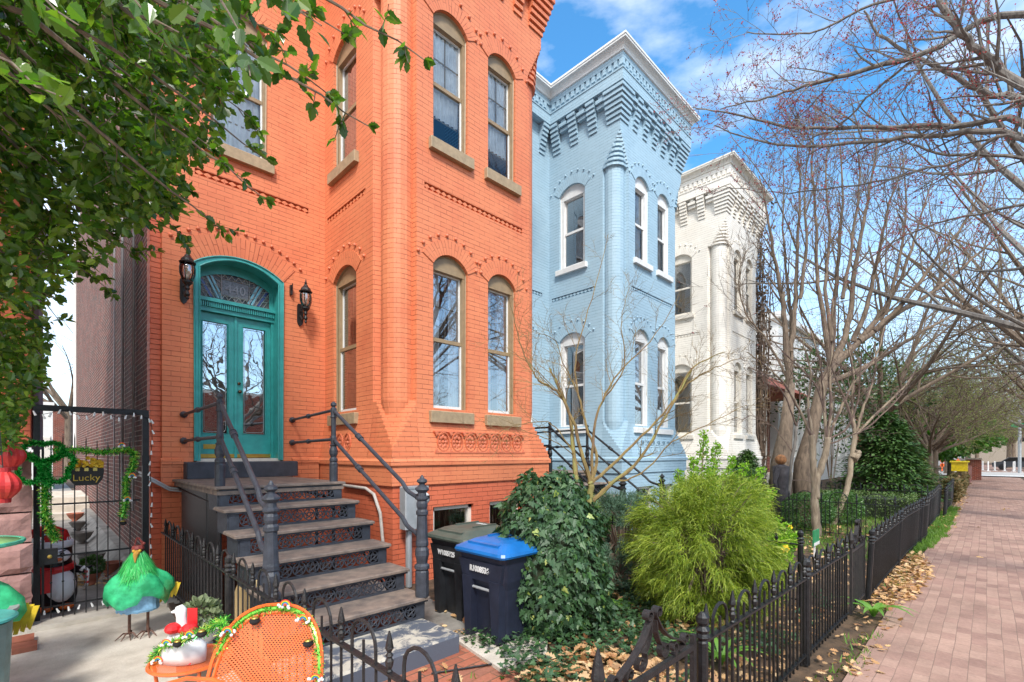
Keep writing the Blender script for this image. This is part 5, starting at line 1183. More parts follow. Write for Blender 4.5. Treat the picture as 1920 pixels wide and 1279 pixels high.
def ivy():
    rng = random.Random(3); E_ = empty('ivy_shrub', (3.78, 3.12, 0), label='dome of dark green ivy beside the blue-lidded bin', cat='ivy'); lf = MB(); l2 = MB(); core = MB()
    c = Vector((3.72, 3.16, .62)); R_ = Vector((.56, .56, .86))
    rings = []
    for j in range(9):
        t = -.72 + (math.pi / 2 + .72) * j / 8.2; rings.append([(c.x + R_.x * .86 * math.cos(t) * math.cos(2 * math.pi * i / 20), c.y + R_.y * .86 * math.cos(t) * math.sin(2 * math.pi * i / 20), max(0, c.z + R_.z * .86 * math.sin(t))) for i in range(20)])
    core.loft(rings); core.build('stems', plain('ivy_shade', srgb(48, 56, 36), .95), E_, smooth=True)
    for i in range(8200):
        d = rvec(rng)
        if d.z < -.66: continue
        k = 1 + .22 * mnoise.noise(d * 2.2 + Vector((5, 0, 0))) + .14 * mnoise.noise(d * 5)
        w = 1 + .22 * max(0, -d.z)
        p = c + Vector((d.x * R_.x * w, d.y * R_.y * w, d.z * R_.z)) * k * rng.uniform(.93, 1.04)
        if p.z < .01: continue
        dn = Vector((d.x * .3, d.y * .3, -1)); nn = (d + rvec(rng) * .45).normalized(); s = rng.choice((.04, .05, .06, .07, .085))
        leaf(lf if rng.random() > .025 else l2, p, (dn + rvec(rng) * .9), nn, s, IVY, rng.uniform(-.25, .1), rng.uniform(-.1, .15), .8)
    lf.build('leaves', IVYM, E_, uv=False); l2.build('pale_leaves', IVYL, E_, uv=False)
ivy()
def ground_ivy():
    rng = random.Random(13); lf = MB()
    for i in range(9000):
        x = rng.uniform(2.55, 6.6); y = rng.uniform(1.25, 3.4)
        dn = mnoise.noise(Vector((x * 1.4, y * 1.4, 2))) + .25 * (y - 2.1)
        if dn < -.12 - (.25 if x < 3.6 and y > 2.3 else 0): continue
        if x < 2.75 and y > 2.7: continue
        p = Vector((x, y, rng.uniform(.02, .13))); leaf(lf, p, rvec(rng) * Vector((1, 1, .3)), (Vector((0, 0, 1)) + rvec(rng) * .6).normalized(), rng.uniform(.035, .065), IVY, .1, .1, .8)
    lf.build('ground_ivy', IVYM, uv=False, kind='stuff', label='low ivy creeping over the front garden soil', cat='ground cover')
ground_ivy()
LIT = leafmat('dry_leaf', [srgb(176, 128, 84), srgb(206, 166, 118), srgb(150, 98, 62), srgb(222, 190, 146), srgb(134, 92, 62)], .7, .15)
def litter():
    rng = random.Random(17); lf = MB()
    def pile(x0, x1, y0, y1, n, s0, s1, z=.03, cond=None):
        for i in range(n):
            x = rng.uniform(x0, x1); y = rng.uniform(y0, y1)
            if cond and not cond(x, y): continue
            leaf(lf, Vector((x, y, rng.uniform(.015, z))), rvec(rng) * Vector((1, 1, .25)), (Vector((0, 0, 1)) + rvec(rng) * .5).normalized(), rng.uniform(s0, s1), OAK, rng.uniform(-.2, .4), rng.uniform(-.3, .4))
    pile(2.6, 3.5, 1.15, 2.5, 950, .06, .11, .11, lambda x, y: x + y * .3 > 3.2)
    pile(3.4, 6.2, 1.15, 3.6, 900, .05, .10, .05)
    pile(6.4, 14, 1.0, 5.5, 1600, .05, .11, .05, lambda x, y: mnoise.noise(Vector((x, y, 0))) > -.1)
    pile(6.7, 10.6, .45, 1.0, 1100, .05, .1, .06, lambda x, y: (y > .75 - .2 * math.sin((x - 6.7) * .8)) )
    pile(3.2, 6.4, .62, 1.0, 160, .04, .08, .03); pile(14, 30, .55, 1.0, 500, .05, .1, .05)
    pile(3, 26, -1.5, .7, 26, .06, .11, .03); pile(1.3, 2.7, 2.0, 3.2, 26, .05, .11, .03); pile(2.7, 3.4, 2.7, 5.4, 60, .04, .09, .03); pile(.3, .75, 8.2, 9.6, 60, .05, .1, .05)
    lf.build('leaf_litter', LIT, uv=False, kind='stuff', label='dry brown oak leaves drifted on the soil and along the fence foot', cat='fallen leaves')
litter()
GRM = leafmat('grass_blade', [srgb(86, 122, 44), srgb(112, 146, 56), srgb(70, 104, 40)], .6, .3)
def grass():
    rng = random.Random(19); lf = MB()
    def patch(x0, x1, y0, y1, n, h, cond=None):
        for i in range(n):
            x = rng.uniform(x0, x1); y = rng.uniform(y0, y1)
            if cond and not cond(x, y): continue
            a = rng.uniform(0, 6.28); hh = h * rng.uniform(.5, 1.3); w = .005 + hh * .03; lx, ly = rng.uniform(-.4, .4) * hh, rng.uniform(-.4, .4) * hh; cx, sx = math.cos(a) * w, math.sin(a) * w
            lf.add([(x - cx, y - sx, .0), (x + cx, y + sx, .0), (x + lx + cx * .6, y + ly + sx * .6, hh * .6), (x + lx * 1.8, y + ly * 1.8, hh), (x + lx - cx * .6, y + ly - sx * .6, hh * .6)], [(0, 1, 2, 3, 4)])
    patch(10.4, 21, .5, .95, 6500, .09, lambda x, y: y > .88 - .26 * math.sin(max(0, min(1, (x - 10.4) / 4)) * 3.14 * .55) + .13 * mnoise.noise(Vector((x * 2.1, 0, 7))))
    patch(3.2, 10, .7, 1.05, 900, .05, lambda x, y: mnoise.noise(Vector((x * 2, y * 2, 3))) > .12)
    patch(9.5, 17, 1.3, 6, 9000, .09); patch(6.6, 9.5, 4.2, 6.3, 2600, .07); patch(1.25, 2.6, 1.9, 3.2, 60, .05); patch(17, 26, 1.2, 6, 4000, .1)
    lf.build('grass', GRM, uv=False, kind='stuff', label='grass growing in the gardens and along the sidewalk fence', cat='grass')
grass()

# golden thread-leaf cypress: arching drooping sprays
CYP = leafmat('golden_thread_foliage', [srgb(98, 124, 34), srgb(130, 150, 44), srgb(158, 170, 58), srgb(70, 96, 32), srgb(178, 186, 76)], .55, .25)
def cypress(name, c, R_, n, mat, label, seed, fl=.2, grp=None, droop=1.0, w=.0045, dens=1):
    rng = random.Random(seed); E_ = empty(name, (c[0], c[1], 0), label=label, cat='shrub', group=grp); lf = MB(); b = MB(); c = Vector(c)
    C_ = []
    for i in range(max(24, n // 14)):
        d = rvec(rng)
        if d.z < -.78: d.z = -d.z
        C_.append((d, .68 + .46 * rng.random()))
    for i in range(n):
        d0, k0 = C_[i % len(C_)]; d = (d0 + rvec(rng) * .16 * rng.random() ** .5).normalized(); k = k0 * (1 - .42 * rng.random() ** 1.6)
        p = c + Vector((d.x * R_[0], d.y * R_[1], d.z * R_[2])) * k
        if p.z < .05: continue
        out = Vector((d.x, d.y, max(d.z, 0) * .8 + .2)).normalized()
        for j in range(dens * 8):
            dd = (out + rvec(rng) * .55).normalized(); q = p + rvec(rng) * .04; pts = [q]; L = fl * rng.uniform(.6, 1.3); s = (q, )
            for t in range(4): dd = (dd + Vector((0, 0, -.29 * droop))).normalized(); pts.append(pts[-1] + dd * L / 4)
            sd = dd.cross(rvec(rng)); sd = sd.normalized() * w if sd.length > .01 else Vector((w, 0, 0))
            vs = [x + sd * (1 - .25 * m) for m, x in enumerate(pts)] + [x - sd * (1 - .25 * m) for m, x in enumerate(pts)]
            fs = [(m, m + 1, 6 + m, 5 + m) for m in range(4)]
            # little side threads
            for m in (1, 2, 3):
                e = (dd + rvec(rng) * .9 + Vector((0, 0, -.2))).normalized() * L * .32; bi = len(vs); vs += [pts[m], pts[m] + e + sd * .4, pts[m] + e - sd * .4]; fs.append((bi, bi + 1, bi + 2))
                bi = len(vs); vs += [pts[m] + sd, pts[m] - sd * 1.2, pts[m] + e * .6]; fs.append((bi, bi + 1, bi + 2))
            base = 0; lf.add(vs, fs)
        if i % 7 == 0: b.tube([(c.x, c.y, .05), c.lerp(p, .5) + Vector((0, 0, .05)), p], [.016, .009, .004], 4, cap=False)
    lf.build('foliage', mat, E_, uv=False); b.tube([(c.x, c.y, 0), (c.x + .03, c.y, .5)], [.05, .035], 8); b.build('stems', BARKT, E_)
    return E_
cypress('golden_cypress', (5.13, 2.17, .62), (.78, .74, .86), 2200, CYP, 'golden green thread-leaf cypress with drooping foliage behind the street fence', 51, fl=.17)
cypress('golden_cypress_top', (5.6, 2.6, 1.25), (.45, .45, .42), 0, CYP, '', 52) if False else None
JUN = leafmat('blue_juniper', [srgb(78, 108, 88), srgb(96, 126, 106), srgb(62, 90, 66), srgb(110, 138, 112)], .6, .1)
cypress('juniper', (5.75, 3.55, .62), (.75, .6, .55), 520, JUN, 'blue-green juniper left of the golden cypress', 53, fl=.12, droop=.3, w=.005)
cypress('juniper', (5.1, 3.35, .3), (.5, .45, .3), 260, JUN, 'low spreading juniper between the ivy dome and the golden cypress', 54, fl=.1, droop=.2, w=.005)
cypress('juniper', (6.2, 4.6, .8), (.6, .5, .45), 300, leafmat('green_juniper', [srgb(96, 126, 60), srgb(124, 150, 76), srgb(78, 106, 52)], .6, .2), 'light green feathery shrub below the blue house stairs', 55, fl=.14, droop=.2, w=.006)
BRG = leafmat('bright_green_leaf', [srgb(96, 140, 34), srgb(128, 168, 42), srgb(154, 190, 60), srgb(74, 116, 30)], .45, .35)
def column_shrub(name, c, pts, mat, label, seed, size=.035, per=260, r=.13):
    rng = random.Random(seed); E_ = empty(name, c, label=label, cat='shrub'); lf = MB(); b = MB(); c = Vector(c)
    for p in pts:
        p = Vector(p); b.tube([c, c.lerp(p, .5) + Vector((0, 0, .1)), p], [.02, .014, .006], 5)
        for i in range(per):
            t = rng.random() ** .7; q = c.lerp(p, .25 + .75 * t) + Vector((0, 0, .1 * (1 - t))) + rvec(rng) * r * (1.1 - .75 * t)
            for k in range(3): leaf(lf, q + rvec(rng) * .015, (Vector((0, 0, .8)) + rvec(rng)).normalized(), rvec(rng), size * rng.uniform(.7, 1.3), LOW, .2, 0)
    lf.build('foliage', mat, E_, uv=False); b.build('stems', BARKT, E_)
    return E_
tp = [at(1320, 812, 9.4), at(1345, 832, 9.4), at(1300, 860, 9.3), at(1375, 858, 9.4), at(1400, 870, 9.4), at(1430, 880, 9.3), at(1335, 880, 9.2), at(1270, 885, 9.2), at(1450, 920, 9.2), at(1440, 945, 9.0), at(1400, 920, 9.1)]
column_shrub('euonymus', (6.6, 2.9, 0), tp, BRG, 'bright green upright shrub behind the golden cypress', 61)
column_shrub('euonymus', (6.75, 1.95, 0), [at(1475, 985, 8.5), at(1455, 975, 8.5), at(1490, 1005, 8.5), at(1465, 1015, 8.4)], BRG, 'small bright green shrub near the dividing fence', 62, per=170, r=.12)
BOX = leafmat('boxwood_leaf', [srgb(62, 98, 44), srgb(80, 118, 54), srgb(50, 82, 38)], .4, .15)
blob_shrub('boxwood', (12.9, 3.0, .42), (.62, .55, .42), 5200, .04, BOX, 'rounded dark boxwood behind the leaning crape myrtle', seed=71, group='clipped boxwoods', lump=.08, up=0)
blob_shrub('boxwood', (14.2, 2.6, .42), (.62, .5, .42), 5200, .04, BOX, 'rounded boxwood farther right beside the sidewalk fence', seed=72, group='clipped boxwoods', lump=.08, up=0)
blob_shrub('boxwood', (14.3, 4.9, .95), (.42, .42, .42), 3800, .045, BOX, 'round boxwood ball left of the large brown tree', seed=73, group='clipped boxwoods', lump=.05, up=0)
blob_shrub('boxwood', (13.2, 5.2, .75), (.5, .42, .42), 3600, .045, BOX, 'boxwood at the foot of the white house', seed=74, group='clipped boxwoods', lump=.05, up=0)
def hedge(x0, x1, y0, y1, z, n, label, seed, mat=BOX, name='hedge', size=.045):
    rng = random.Random(seed); lf = MB(); E_ = empty(name, ((x0 + x1) / 2, (y0 + y1) / 2, 0), label=label, cat='hedge')
    for i in range(n):
        f = rng.random(); x, y, zz = rng.uniform(x0, x1), rng.uniform(y0, y1), rng.uniform(0, z)
        s = rng.choice('tlrfb')
        if s == 't': zz = z
        elif s == 'l': x = x0
        elif s == 'r': x = x1
        elif s == 'f': y = y0
        else: y = y1
        p = Vector((x, y, zz)) + rvec(rng) * .05 * (1 + 2 * abs(mnoise.noise(Vector((x, y, zz)) * 2)))
        leaf(lf, p, rvec(rng) + Vector((0, 0, .4)), rvec(rng), size * rng.uniform(.7, 1.3), LOW, .2, 0)
    lf.build('foliage', mat, E_, uv=False); b = MB(); b.box(x0 + .08, x1 - .08, y0 + .08, y1 - .08, 0, z - .08); b.build('stems', plain('hedge_core', srgb(44, 56, 34), .95), E_)
hedge(16.0, 17.2, 1.4, 5.8, .62, 9000, 'low clipped hedge strip across the far garden', 75, leafmat('hedge_leaf', [srgb(80, 104, 54), srgb(98, 120, 62), srgb(64, 86, 44)], .5, .15))
hedge(8.4, 9.0, 6.0, 7.2, .5, 0, '', 76) if False else None
DEV = leafmat('yew_needle', [srgb(54, 84, 40), srgb(68, 102, 46), srgb(86, 118, 54), srgb(42, 68, 34)], .5, .1)
def yew(name, c, R_, n, mat, label, seed, tier=7, size=.12):
    rng = random.Random(seed); E_ = empty(name, (c[0], c[1], 0), label=label, cat='evergreen'); lf = MB(); b = MB(); c = Vector(c)
    b.tube([(c.x, c.y, 0), (c.x, c.y, R_[2] * 1.6)], [.1, .02], 8)
    for i in range(n):
        t = rng.random() ** .8; a = rng.uniform(0, 6.283); rr = (1 - t) ** .6 * (.75 + .35 * rng.random()) * (1 + .25 * mnoise.noise(Vector((math.cos(a) * 2, math.sin(a) * 2, t * 5 + seed))))
        p0 = Vector((c.x, c.y, .15 + t * R_[2] * 1.75)); out = Vector((math.cos(a), math.sin(a), .1)); p1 = p0 + Vector((out.x * R_[0], out.y * R_[1], 0)) * rr
        if i % 5 == 0: b.tube([p0, p1], [.02, .005], 3, cap=False)
        for k in range(9):
            q = p0.lerp(p1, rng.uniform(.55, 1.05)) + rvec(rng) * .1; leaf(lf, q, (out + rvec(rng) * .5 + Vector((0, 0, -.15))).normalized(), (Vector((0, 0, 1)) + rvec(rng) * .4).normalized(), size * rng.uniform(.6, 1.3), LOW, 0, .2, .8)
    lf.build('foliage', mat, E_, uv=False); b.build('trunk', BARKT, E_)
yew('evergreen_shrub', (19.6, 2.35, 0), (1.75, 1.5, 1.65), 2300, DEV, 'wide dark green evergreen with layered boughs beside the far fence', 81)
yew('evergreen_shrub', (15.4, 5.2, 0), (.75, .7, .95), 700, DEV, 'narrow dark evergreen in shade behind the crape myrtles', 82, size=.09)
yew('evergreen_shrub', (24.5, 2.1, 0), (1.1, .9, .9), 700, leafmat('olive_needle', [srgb(92, 110, 56), srgb(120, 132, 70), srgb(74, 92, 50)], .5, .2), 'olive green shrub left of the yellow box', 83)
blob_shrub('evergreen_tree', (46, 2.8, 2.9), (5.0, 3.2, 1.35), 6500, .3, leafmat('far_green_leaf', [srgb(66, 112, 40), srgb(92, 138, 50), srgb(52, 90, 36)], .5, .2), 'broad bright green tree with a low crown near the cross street', cat='tree', seed=84, lump=.4)
MAG = leafmat('glossy_leaf', [srgb(44, 72, 36), srgb(60, 92, 44), srgb(84, 108, 60)], .3, .1)
blob_shrub('evergreen_tree', (25.5, 5.0, 4.4), (3.2, 2.2, 2.2), 2600, .15, MAG, 'dark glossy-leaved tree mixed with bare branches before the far white house', cat='tree', seed=85, lump=.6)
blob_shrub('evergreen_tree', (33, 4.5, 5.2), (3.4, 2.4, 1.8), 1700, .18, MAG, 'loose evergreen crown behind the dark layered evergreen', cat='tree', seed=86, lump=.6)
hedge(24.0, 36.0, .75, 1.15, .75, 5200, 'straggly brown and green hedge at the end of the iron fence', 77, leafmat('brown_hedge', [srgb(128, 100, 62), srgb(96, 92, 56), srgb(150, 122, 84), srgb(70, 84, 44)], .7, .1), size=.09)

# strappy leaved plants by the fence, daffodils
def strap_plant(name, c, n, L, w, mat, label, seed, cat='plant'):
    rng = random.Random(seed); mb = MB()
    for i in range(n):
        a = 2 * math.pi * i / n + rng.uniform(-.3, .3); p = Vector((c[0], c[1], .01)); d = Vector((math.cos(a) * .55, math.sin(a) * .55, 1)).normalized(); l = L * rng.uniform(.7, 1.2); s = Vector((-math.sin(a), math.cos(a), 0)); pts = []
        for k in range(7): pts.append(p.copy()); p = p + d * l / 6; d = (d + Vector((math.cos(a) * .12, math.sin(a) * .12, -.3))).normalized()
        wd = [w * v for v in (.5, .9, 1, .95, .75, .45, .05)]
        vs = [q + s * wd[k] for k, q in enumerate(pts)] + [q - Vector((0, 0, wd[k] * .3)) for k, q in enumerate(pts)] + [q - s * wd[k] for k, q in enumerate(pts)]
        mb.add(vs, [(k, k + 1, 8 + k, 7 + k) for k in range(6)] + [(7 + k, 8 + k, 15 + k, 14 + k) for k in range(6)])
    o = mb.build(name, mat, smooth=True, uv=False); tag(o, label, cat); return o
SG = leafmat('strappy_leaf', [srgb(96, 142, 54), srgb(120, 164, 72)], .4, .3)
strap_plant('lily_leaves', (6.35, .86), 9, .42, .03, SG, 'broad green strappy leaves poking through the fence onto the sidewalk edge', 91)
strap_plant('lily_leaves', (4.0, 1.55), 10, .45, .02, SG, 'strappy green leaves inside the nearest fence under the cypress', 92)
strap_plant('lily_leaves', (4.55, 2.9), 7, .3, .03, SG, 'pale green young leaves left of the cypress trunk', 93)
YEL = plain('daffodil_yellow', srgb(240, 206, 50), .5)
def daffodil(c, label, h=.42):
    E_ = empty('daffodil', (c[0], c[1], 0), label=label, cat='flower'); mb = MB(); rng = random.Random(int(c[0] * 9))
    for i in range(12):
        a = rng.uniform(0, 6.28); mb.tube([(c[0] + rng.uniform(-.04, .04), c[1] + rng.uniform(-.04, .04), 0), (c[0] + .06 * math.cos(a), c[1] + .06 * math.sin(a), h * .5), (c[0] + .14 * math.cos(a), c[1] + .14 * math.sin(a), h * rng.uniform(.6, .9))], [.006, .005, .002], 4)
    mb.tube([(c[0], c[1], 0), (c[0], c[1], h)], .005, 4); mb.build('leaves', GRM, E_, uv=False)
    f = MB(); p = Vector((c[0] - .02, c[1] - .02, h)); 
    for i in range(6):
        a = i * math.pi / 3; leaf(f, p, Vector((math.cos(a) * .7, -math.cos(a) * .7, math.sin(a))), Vector((-1, -1, .2)).normalized(), .055, OVAL, .1, .1, 1.2)
    f.tube([p, p + Vector((-.03, -.03, 0))], [.014, .022], 8); f.build('petals', YEL, E_)
daffodil((6.35, 1.72), 'yellow daffodil beside the dividing fence near the cypress', .62)
daffodil((10.3, 2.7), 'yellow daffodil near the pale crape myrtle', .34)
# ------------------------------------------------------------------ neighbour's house at far left
STONE = plain('rough_red_sandstone', srgb(168, 128, 120), .9, var=.16, nscale=5, bump=1.0, bscale=14, col2=srgb(130, 94, 88))
E_ = empty('neighbour_house', (-3, 8, 0), label='red painted brick house with rough pink sandstone blocks at the far left edge', cat='house')
mb = MB(); mb.box(-6, -.05, 6.9, 11, 1.86, 7.2); mb.build('wall', ORANGE_B, E_)
rng = random.Random(4); mb = MB(); z = -.02
for r_i in range(7):
    x = -.03; 
    while x > -4:
        w = rng.uniform(.55, .8) if x > -.1 else rng.uniform(.6, 1.0)
        nx, nz = 9, 5; P = []; 
        for j in range(nz + 1):
            for i in range(nx + 1):
                u, v = i / nx, j / nz; edge = min(u, 1 - u, v, 1 - v); px_ = x - w + .012 + (w - .024) * u; pz = z + .008 + .284 * v
                P.append((px_ + (0 if 0 < i < nx else .012 * rng.uniform(-1, 1)), 6.68 - (.0 if edge < .01 else .035 + .05 * mnoise.noise(Vector((px_ * 5, pz * 6, r_i)))), pz))
        mb.add(P, [(j * (nx + 1) + i, j * (nx + 1) + i + 1, (j + 1) * (nx + 1) + i + 1, (j + 1) * (nx + 1) + i) for j in range(nz) for i in range(nx)])
        mb.box(x - w + .012, x - .012, 6.681, 6.9, z + .008, z + .292); x -= w
    z += .30 if r_i < 6 else 0
    if r_i == 5: break
mb.build('sandstone_base', STONE, E_)
mb = MB(); mb.tube([(.0, 7.1, 1.8), (.0, 7.1, 9)], .045, 8); mb.build('downpipe', plain('grey_violet_pipe', srgb(120, 106, 116), .6), E_)
mb = MB(); mb.box(-.1, .12, 8.0, 8.25, 4.15, 4.55); mb.build('wall_box', GALV, E_)
# end of the alley
E_ = empty('garage', (.2, 34, 0), label='small white building closing the far end of the alley', cat='building'); mb = MB(); mb.box(-1.2, .55, 33, 38, 0, 4.2); mb.box(-1.25, .6, 32.95, 38, 4.2, 4.35); mb.build('wall', WTRIM, E_); mb = MB(); mb.box(.05, .45, 32.93, 33, .05, 2.6); mb.build('door', CREAM, E_)
E_ = empty('rear_building', (0, 52, 0), label='red brick rear building beyond the alley', cat='building'); mb = MB(); mb.box(-8, 6, 52, 58, 0, 5.6); mb.build('wall', REDBRICK, E_)
mb = MB()
for i, (y, z) in enumerate(((17.5, .16), (18.0, .34), (18.5, .52))): mb.box(.0, 1.05, y, 22, z - .18, z)
tag(mb.build('alley_steps', CONC), 'concrete steps at the back of the alley', 'steps')
def pot(x, y, r, h, mat, label, plant=None, name='planter'):
    E_ = empty(name, (x, y, 0), label=label, cat='planter'); m = MB(); m.lathe([(r * .45, 0), (r * .5, .02), (r * .35, h * .15), (r * .75, h * .5), (r, h * .9), (r * 1.08, h), (r * .95, h), (r * .85, h * .85)], (x, y, 0), 18); m.build('bowl', mat, E_, smooth=True)
    m = MB(); m.lathe([(r * .85, h * .8), (r * .3, h * .86)], (x, y, 0), 14); m.build('soil', SOIL, E_)
    if plant:
        rg = random.Random(int(x * 90)); lf = MB()
        for i in range(plant[0]):
            d = rvec(rg); p = Vector((x, y, h + plant[1] * .8)) + d * plant[1] * rg.uniform(.7, 1.05); leaf(lf, p, d + rvec(rg) * .6, d + rvec(rg) * .5, plant[2] * rg.uniform(.7, 1.3), LOW, .2, 0)
        lf.build('plant', plant[3], E_, uv=False)
    return E_
PG = plain('grey_stone_pot', srgb(128, 124, 118), .85, bump=.5); TC = plain('terracotta_pot', srgb(160, 96, 74), .8, bump=.3)
pot(.58, 9.6, .16, .24, PG, 'large grey stone bowl against the alley ledge'); pot(.62, 12.6, .17, .22, PG, 'middle grey bowl planter in the alley'); pot(.66, 14.8, .15, .2, PG, 'smaller brownish bowl planter farther down the alley'); pot(.7, 16.8, .17, .22, TC, 'terracotta bowl planter at the foot of the alley steps')
pot(.52, 8.5, .1, .16, TC, 'terracotta pot with a round clipped green ball plant in the alley', (900, .12, .035, BOX)); pot(.74, 8.9, .13, .2, TC, 'empty terracotta pot beside the round clipped plant')

# ------------------------------------------------------------------ metal side gate
E_ = empty('metal_gate', (.45, 6.9, 0), label='tall black metal gate across the alley, hung with green tinsel', cat='gate')
mb = MB(); mb.box(-.03, .02, 6.86, 6.91, -.02, 2.2); mb.build('post', IRON, E_)
mb = MB(); mb.box(.855, .915, 6.86, 6.92, -.02, 2.2); mb.box(.85, .92, 6.85, 6.86, 1.62, 1.74); mb.build('post', IRON, E_)
mb = MB(); mb.box(-.03, .915, 6.865, 6.905, 2.2, 2.26); mb.build('top_bar', IRON, E_)
mb = MB(); mb.box(.03, .05, 6.85, 6.87, .1, 1.9)
for z in (.16, .68, 1.22): mb.box(.03, .83, 6.855, 6.868, z, z + .018)
mb.build('gate_frame', IRON, E_)
for i, X in enumerate((.10, .19, .28, .37, .46, .55, .65, .74)):
    mb = MB(); zt = 1.88 + .04 * math.sin(i); mb.tube([(X, 6.848, .05), (X, 6.848, zt), (X, 6.848, zt + .06)], [.0055, .0055, .001], 5)
    for z in (.42, .95, 1.45): mb.ball((X, 6.848, z), .011, 6, 4)
    mb.build('bar', IRON, E_)
mb = MB(); mb.box(.01, .15, 6.80, 6.845, .62, .78); mb.build('lock_box', IRON, E_); mb = MB(lambda p: Vector((.09 + p.x, 6.8 - p.z, .7 + p.y))); mb.lathe([(.02, 0), (.018, .01), (.006, .014)], (0, 0, 0), 10); mb.build('lock', BRASS, E_)
# fairy lights string
mb = MB(); rng = random.Random(2); pts = [(-.03 + .94 * t, 6.84, 2.19 - .03 * math.sin(t * 20)) for t in [i / 14 for i in range(15)]] + [(.93 + .01 * math.sin(i), 6.83, 2.15 - i * .12) for i in range(17)]
mb.tube(pts, .0035, 3)
L_ = tag(mb.build('string_lights', IRON), 'white mini string lights wound round the metal gate', 'string lights')
for p in [Vector(q) for q in pts] + [Vector((.05 + i * .09, 6.83, .15)) for i in range(9)]:
    mb = MB(); mb.tube([p, p + Vector((rng.uniform(-.02, .02), -.01, -.045))], [.006, .011], 5); mb.build('bulb', WTRIM, L_)

TINS = foil('green_tinsel', [srgb(20, 120, 44), srgb(36, 160, 56), srgb(120, 200, 70), srgb(16, 96, 36), srgb(200, 214, 90), srgb(40, 150, 60)])
TINSG = foil('dark_green_tinsel', [srgb(20, 140, 48), srgb(34, 176, 60), srgb(14, 108, 36), srgb(90, 205, 100), srgb(24, 158, 54), srgb(215, 245, 205)])
def tinsel(mb, pts, r, n, rng, w=.004, closed=False, hair=1.0):
    P = [Vector(p) for p in pts]; seg = [(a, b) for a, b in zip(P, P[1:])]; Ls = [(b - a).length for a, b in seg]; tot = sum(Ls)
    mb.tube(P, r * .35, 5)
    for i in range(n):
        s = rng.random() * tot
        for (a, b), L in zip(seg, Ls):
            if s <= L: break
            s -= L
        c = a.lerp(b, s / L if L else 0); d = rvec(rng); l = r * rng.uniform(.6, 1.2) * hair; e = rvec(rng); sd = d.cross(e)
        if sd.length < .1: continue
        sd = sd.normalized() * w; mb.add([c - sd, c + sd, c + d * l + sd * .6, c + d * l - sd * .6], [(0, 1, 2, 3)])
def trinket_rainbow(p, parent, rng, s=.04):
    for i, c in enumerate(((220, 60, 50), (240, 190, 50), (60, 160, 90), (60, 110, 200))):
        mb = MB(); r = s * (1 - .18 * i); mb.tube([(p[0] + r * math.cos(math.pi * k / 8) * .7, p[1] - r * math.cos(math.pi * k / 8) * .7, p[2] + r * math.sin(math.pi * k / 8)) for k in range(9)], s * .09, 5); mb.build('rainbow_band', plain('band_%d_%d' % (c[0], c[1]), srgb(*c), .5), parent)
    mb = MB()
    for sg in (-1, 1):
        for k in range(3): mb.ball((p[0] + sg * s * .6 + rng.uniform(-.01, .01), p[1] - sg * s * .6, p[2] + rng.uniform(-.012, .008)), s * .28, 8, 5)
    mb.build('cloud', WTRIM, parent, smooth=True)
def trinket_pot(p, parent, s=.032):
    mb = MB(); mb.lathe([(s * .5, -s), (s, -s * .6), (s * 1.05, -s * .1), (s * .8, s * .1), (s * .9, s * .25)], p, 10); mb.build('black_pot', DARKIN, parent, smooth=True)
    mb = MB(); mb.ball((p[0], p[1], p[2] + s * .3), s * .8, 8, 5, 1, 1, .45); mb.build('gold_coins', BRASS, parent, smooth=True)
rng = random.Random(9)
# garland on the gate
E_ = empty('tinsel_garland', (.5, 6.8, 1.7), label='green tinsel garland with rainbows draped along the top of the alley gate', cat='garland'); mb = MB()
tinsel(mb, [(.12, 6.8, 1.79), (.3, 6.8, 1.80), (.5, 6.8, 1.77), (.7, 6.8, 1.80), (.78, 6.8, 1.77), (.76, 6.8, 1.6), (.70, 6.8, 1.45), (.70, 6.8, 1.25), (.67, 6.8, 1.05)], .05, 2600, rng); mb.build('tinsel', TINS, E_)
for q in ((.66, 6.75, 1.84), (.75, 6.75, 1.50), (.71, 6.75, 1.24)): trinket_rainbow(q, E_, rng)
trinket_pot((.67, 6.75, 1.0), E_)
E_ = empty('tinsel_garland', (.08, 6.78, 1.2), label='green tinsel strand hanging below the shamrock on the gate post', cat='garland'); mb = MB(); tinsel(mb, [(.05, 6.62, 1.5), (.06, 6.62, 1.35), (.05, 6.64, 1.15), (.1, 6.7, .98), (.14, 6.75, .88)], .055, 1700, rng); mb.build('tinsel', TINS, E_)
# shamrock
E_ = empty('shamrock', (.06, 6.75, 1.65), label='large sparkling green tinsel shamrock on the alley gate', cat='decoration'); mb = MB(); c = Vector((.045, 6.56, 1.66))
for a, s in ((90, 1), (200, 1), (-20, 1)):
    a = R(a); dx_, dz_ = math.cos(a), math.sin(a); pts = []
    for k in range(17):
        t = -math.pi + 2 * math.pi * k / 16; rr = .125 * (1 + .16 * math.cos(2 * t) * -1); u, v = .125 - rr * math.cos(t) * .9 - (.035 * math.exp(-((abs(t) - math.pi) * 2.2) ** 2)) * 1, rr * math.sin(t) * 1.02
        pts.append((c.x + dx_ * u - dz_ * v, c.y, c.z + dz_ * u + dx_ * v))
    tinsel(mb, pts, .04, 2600, rng, .004, hair=.85)
tinsel(mb, [c, c + Vector((.01, 0, -.09)), c + Vector((.04, 0, -.2))], .06, 900, rng, .0035); mb.build('tinsel', TINSG, E_)
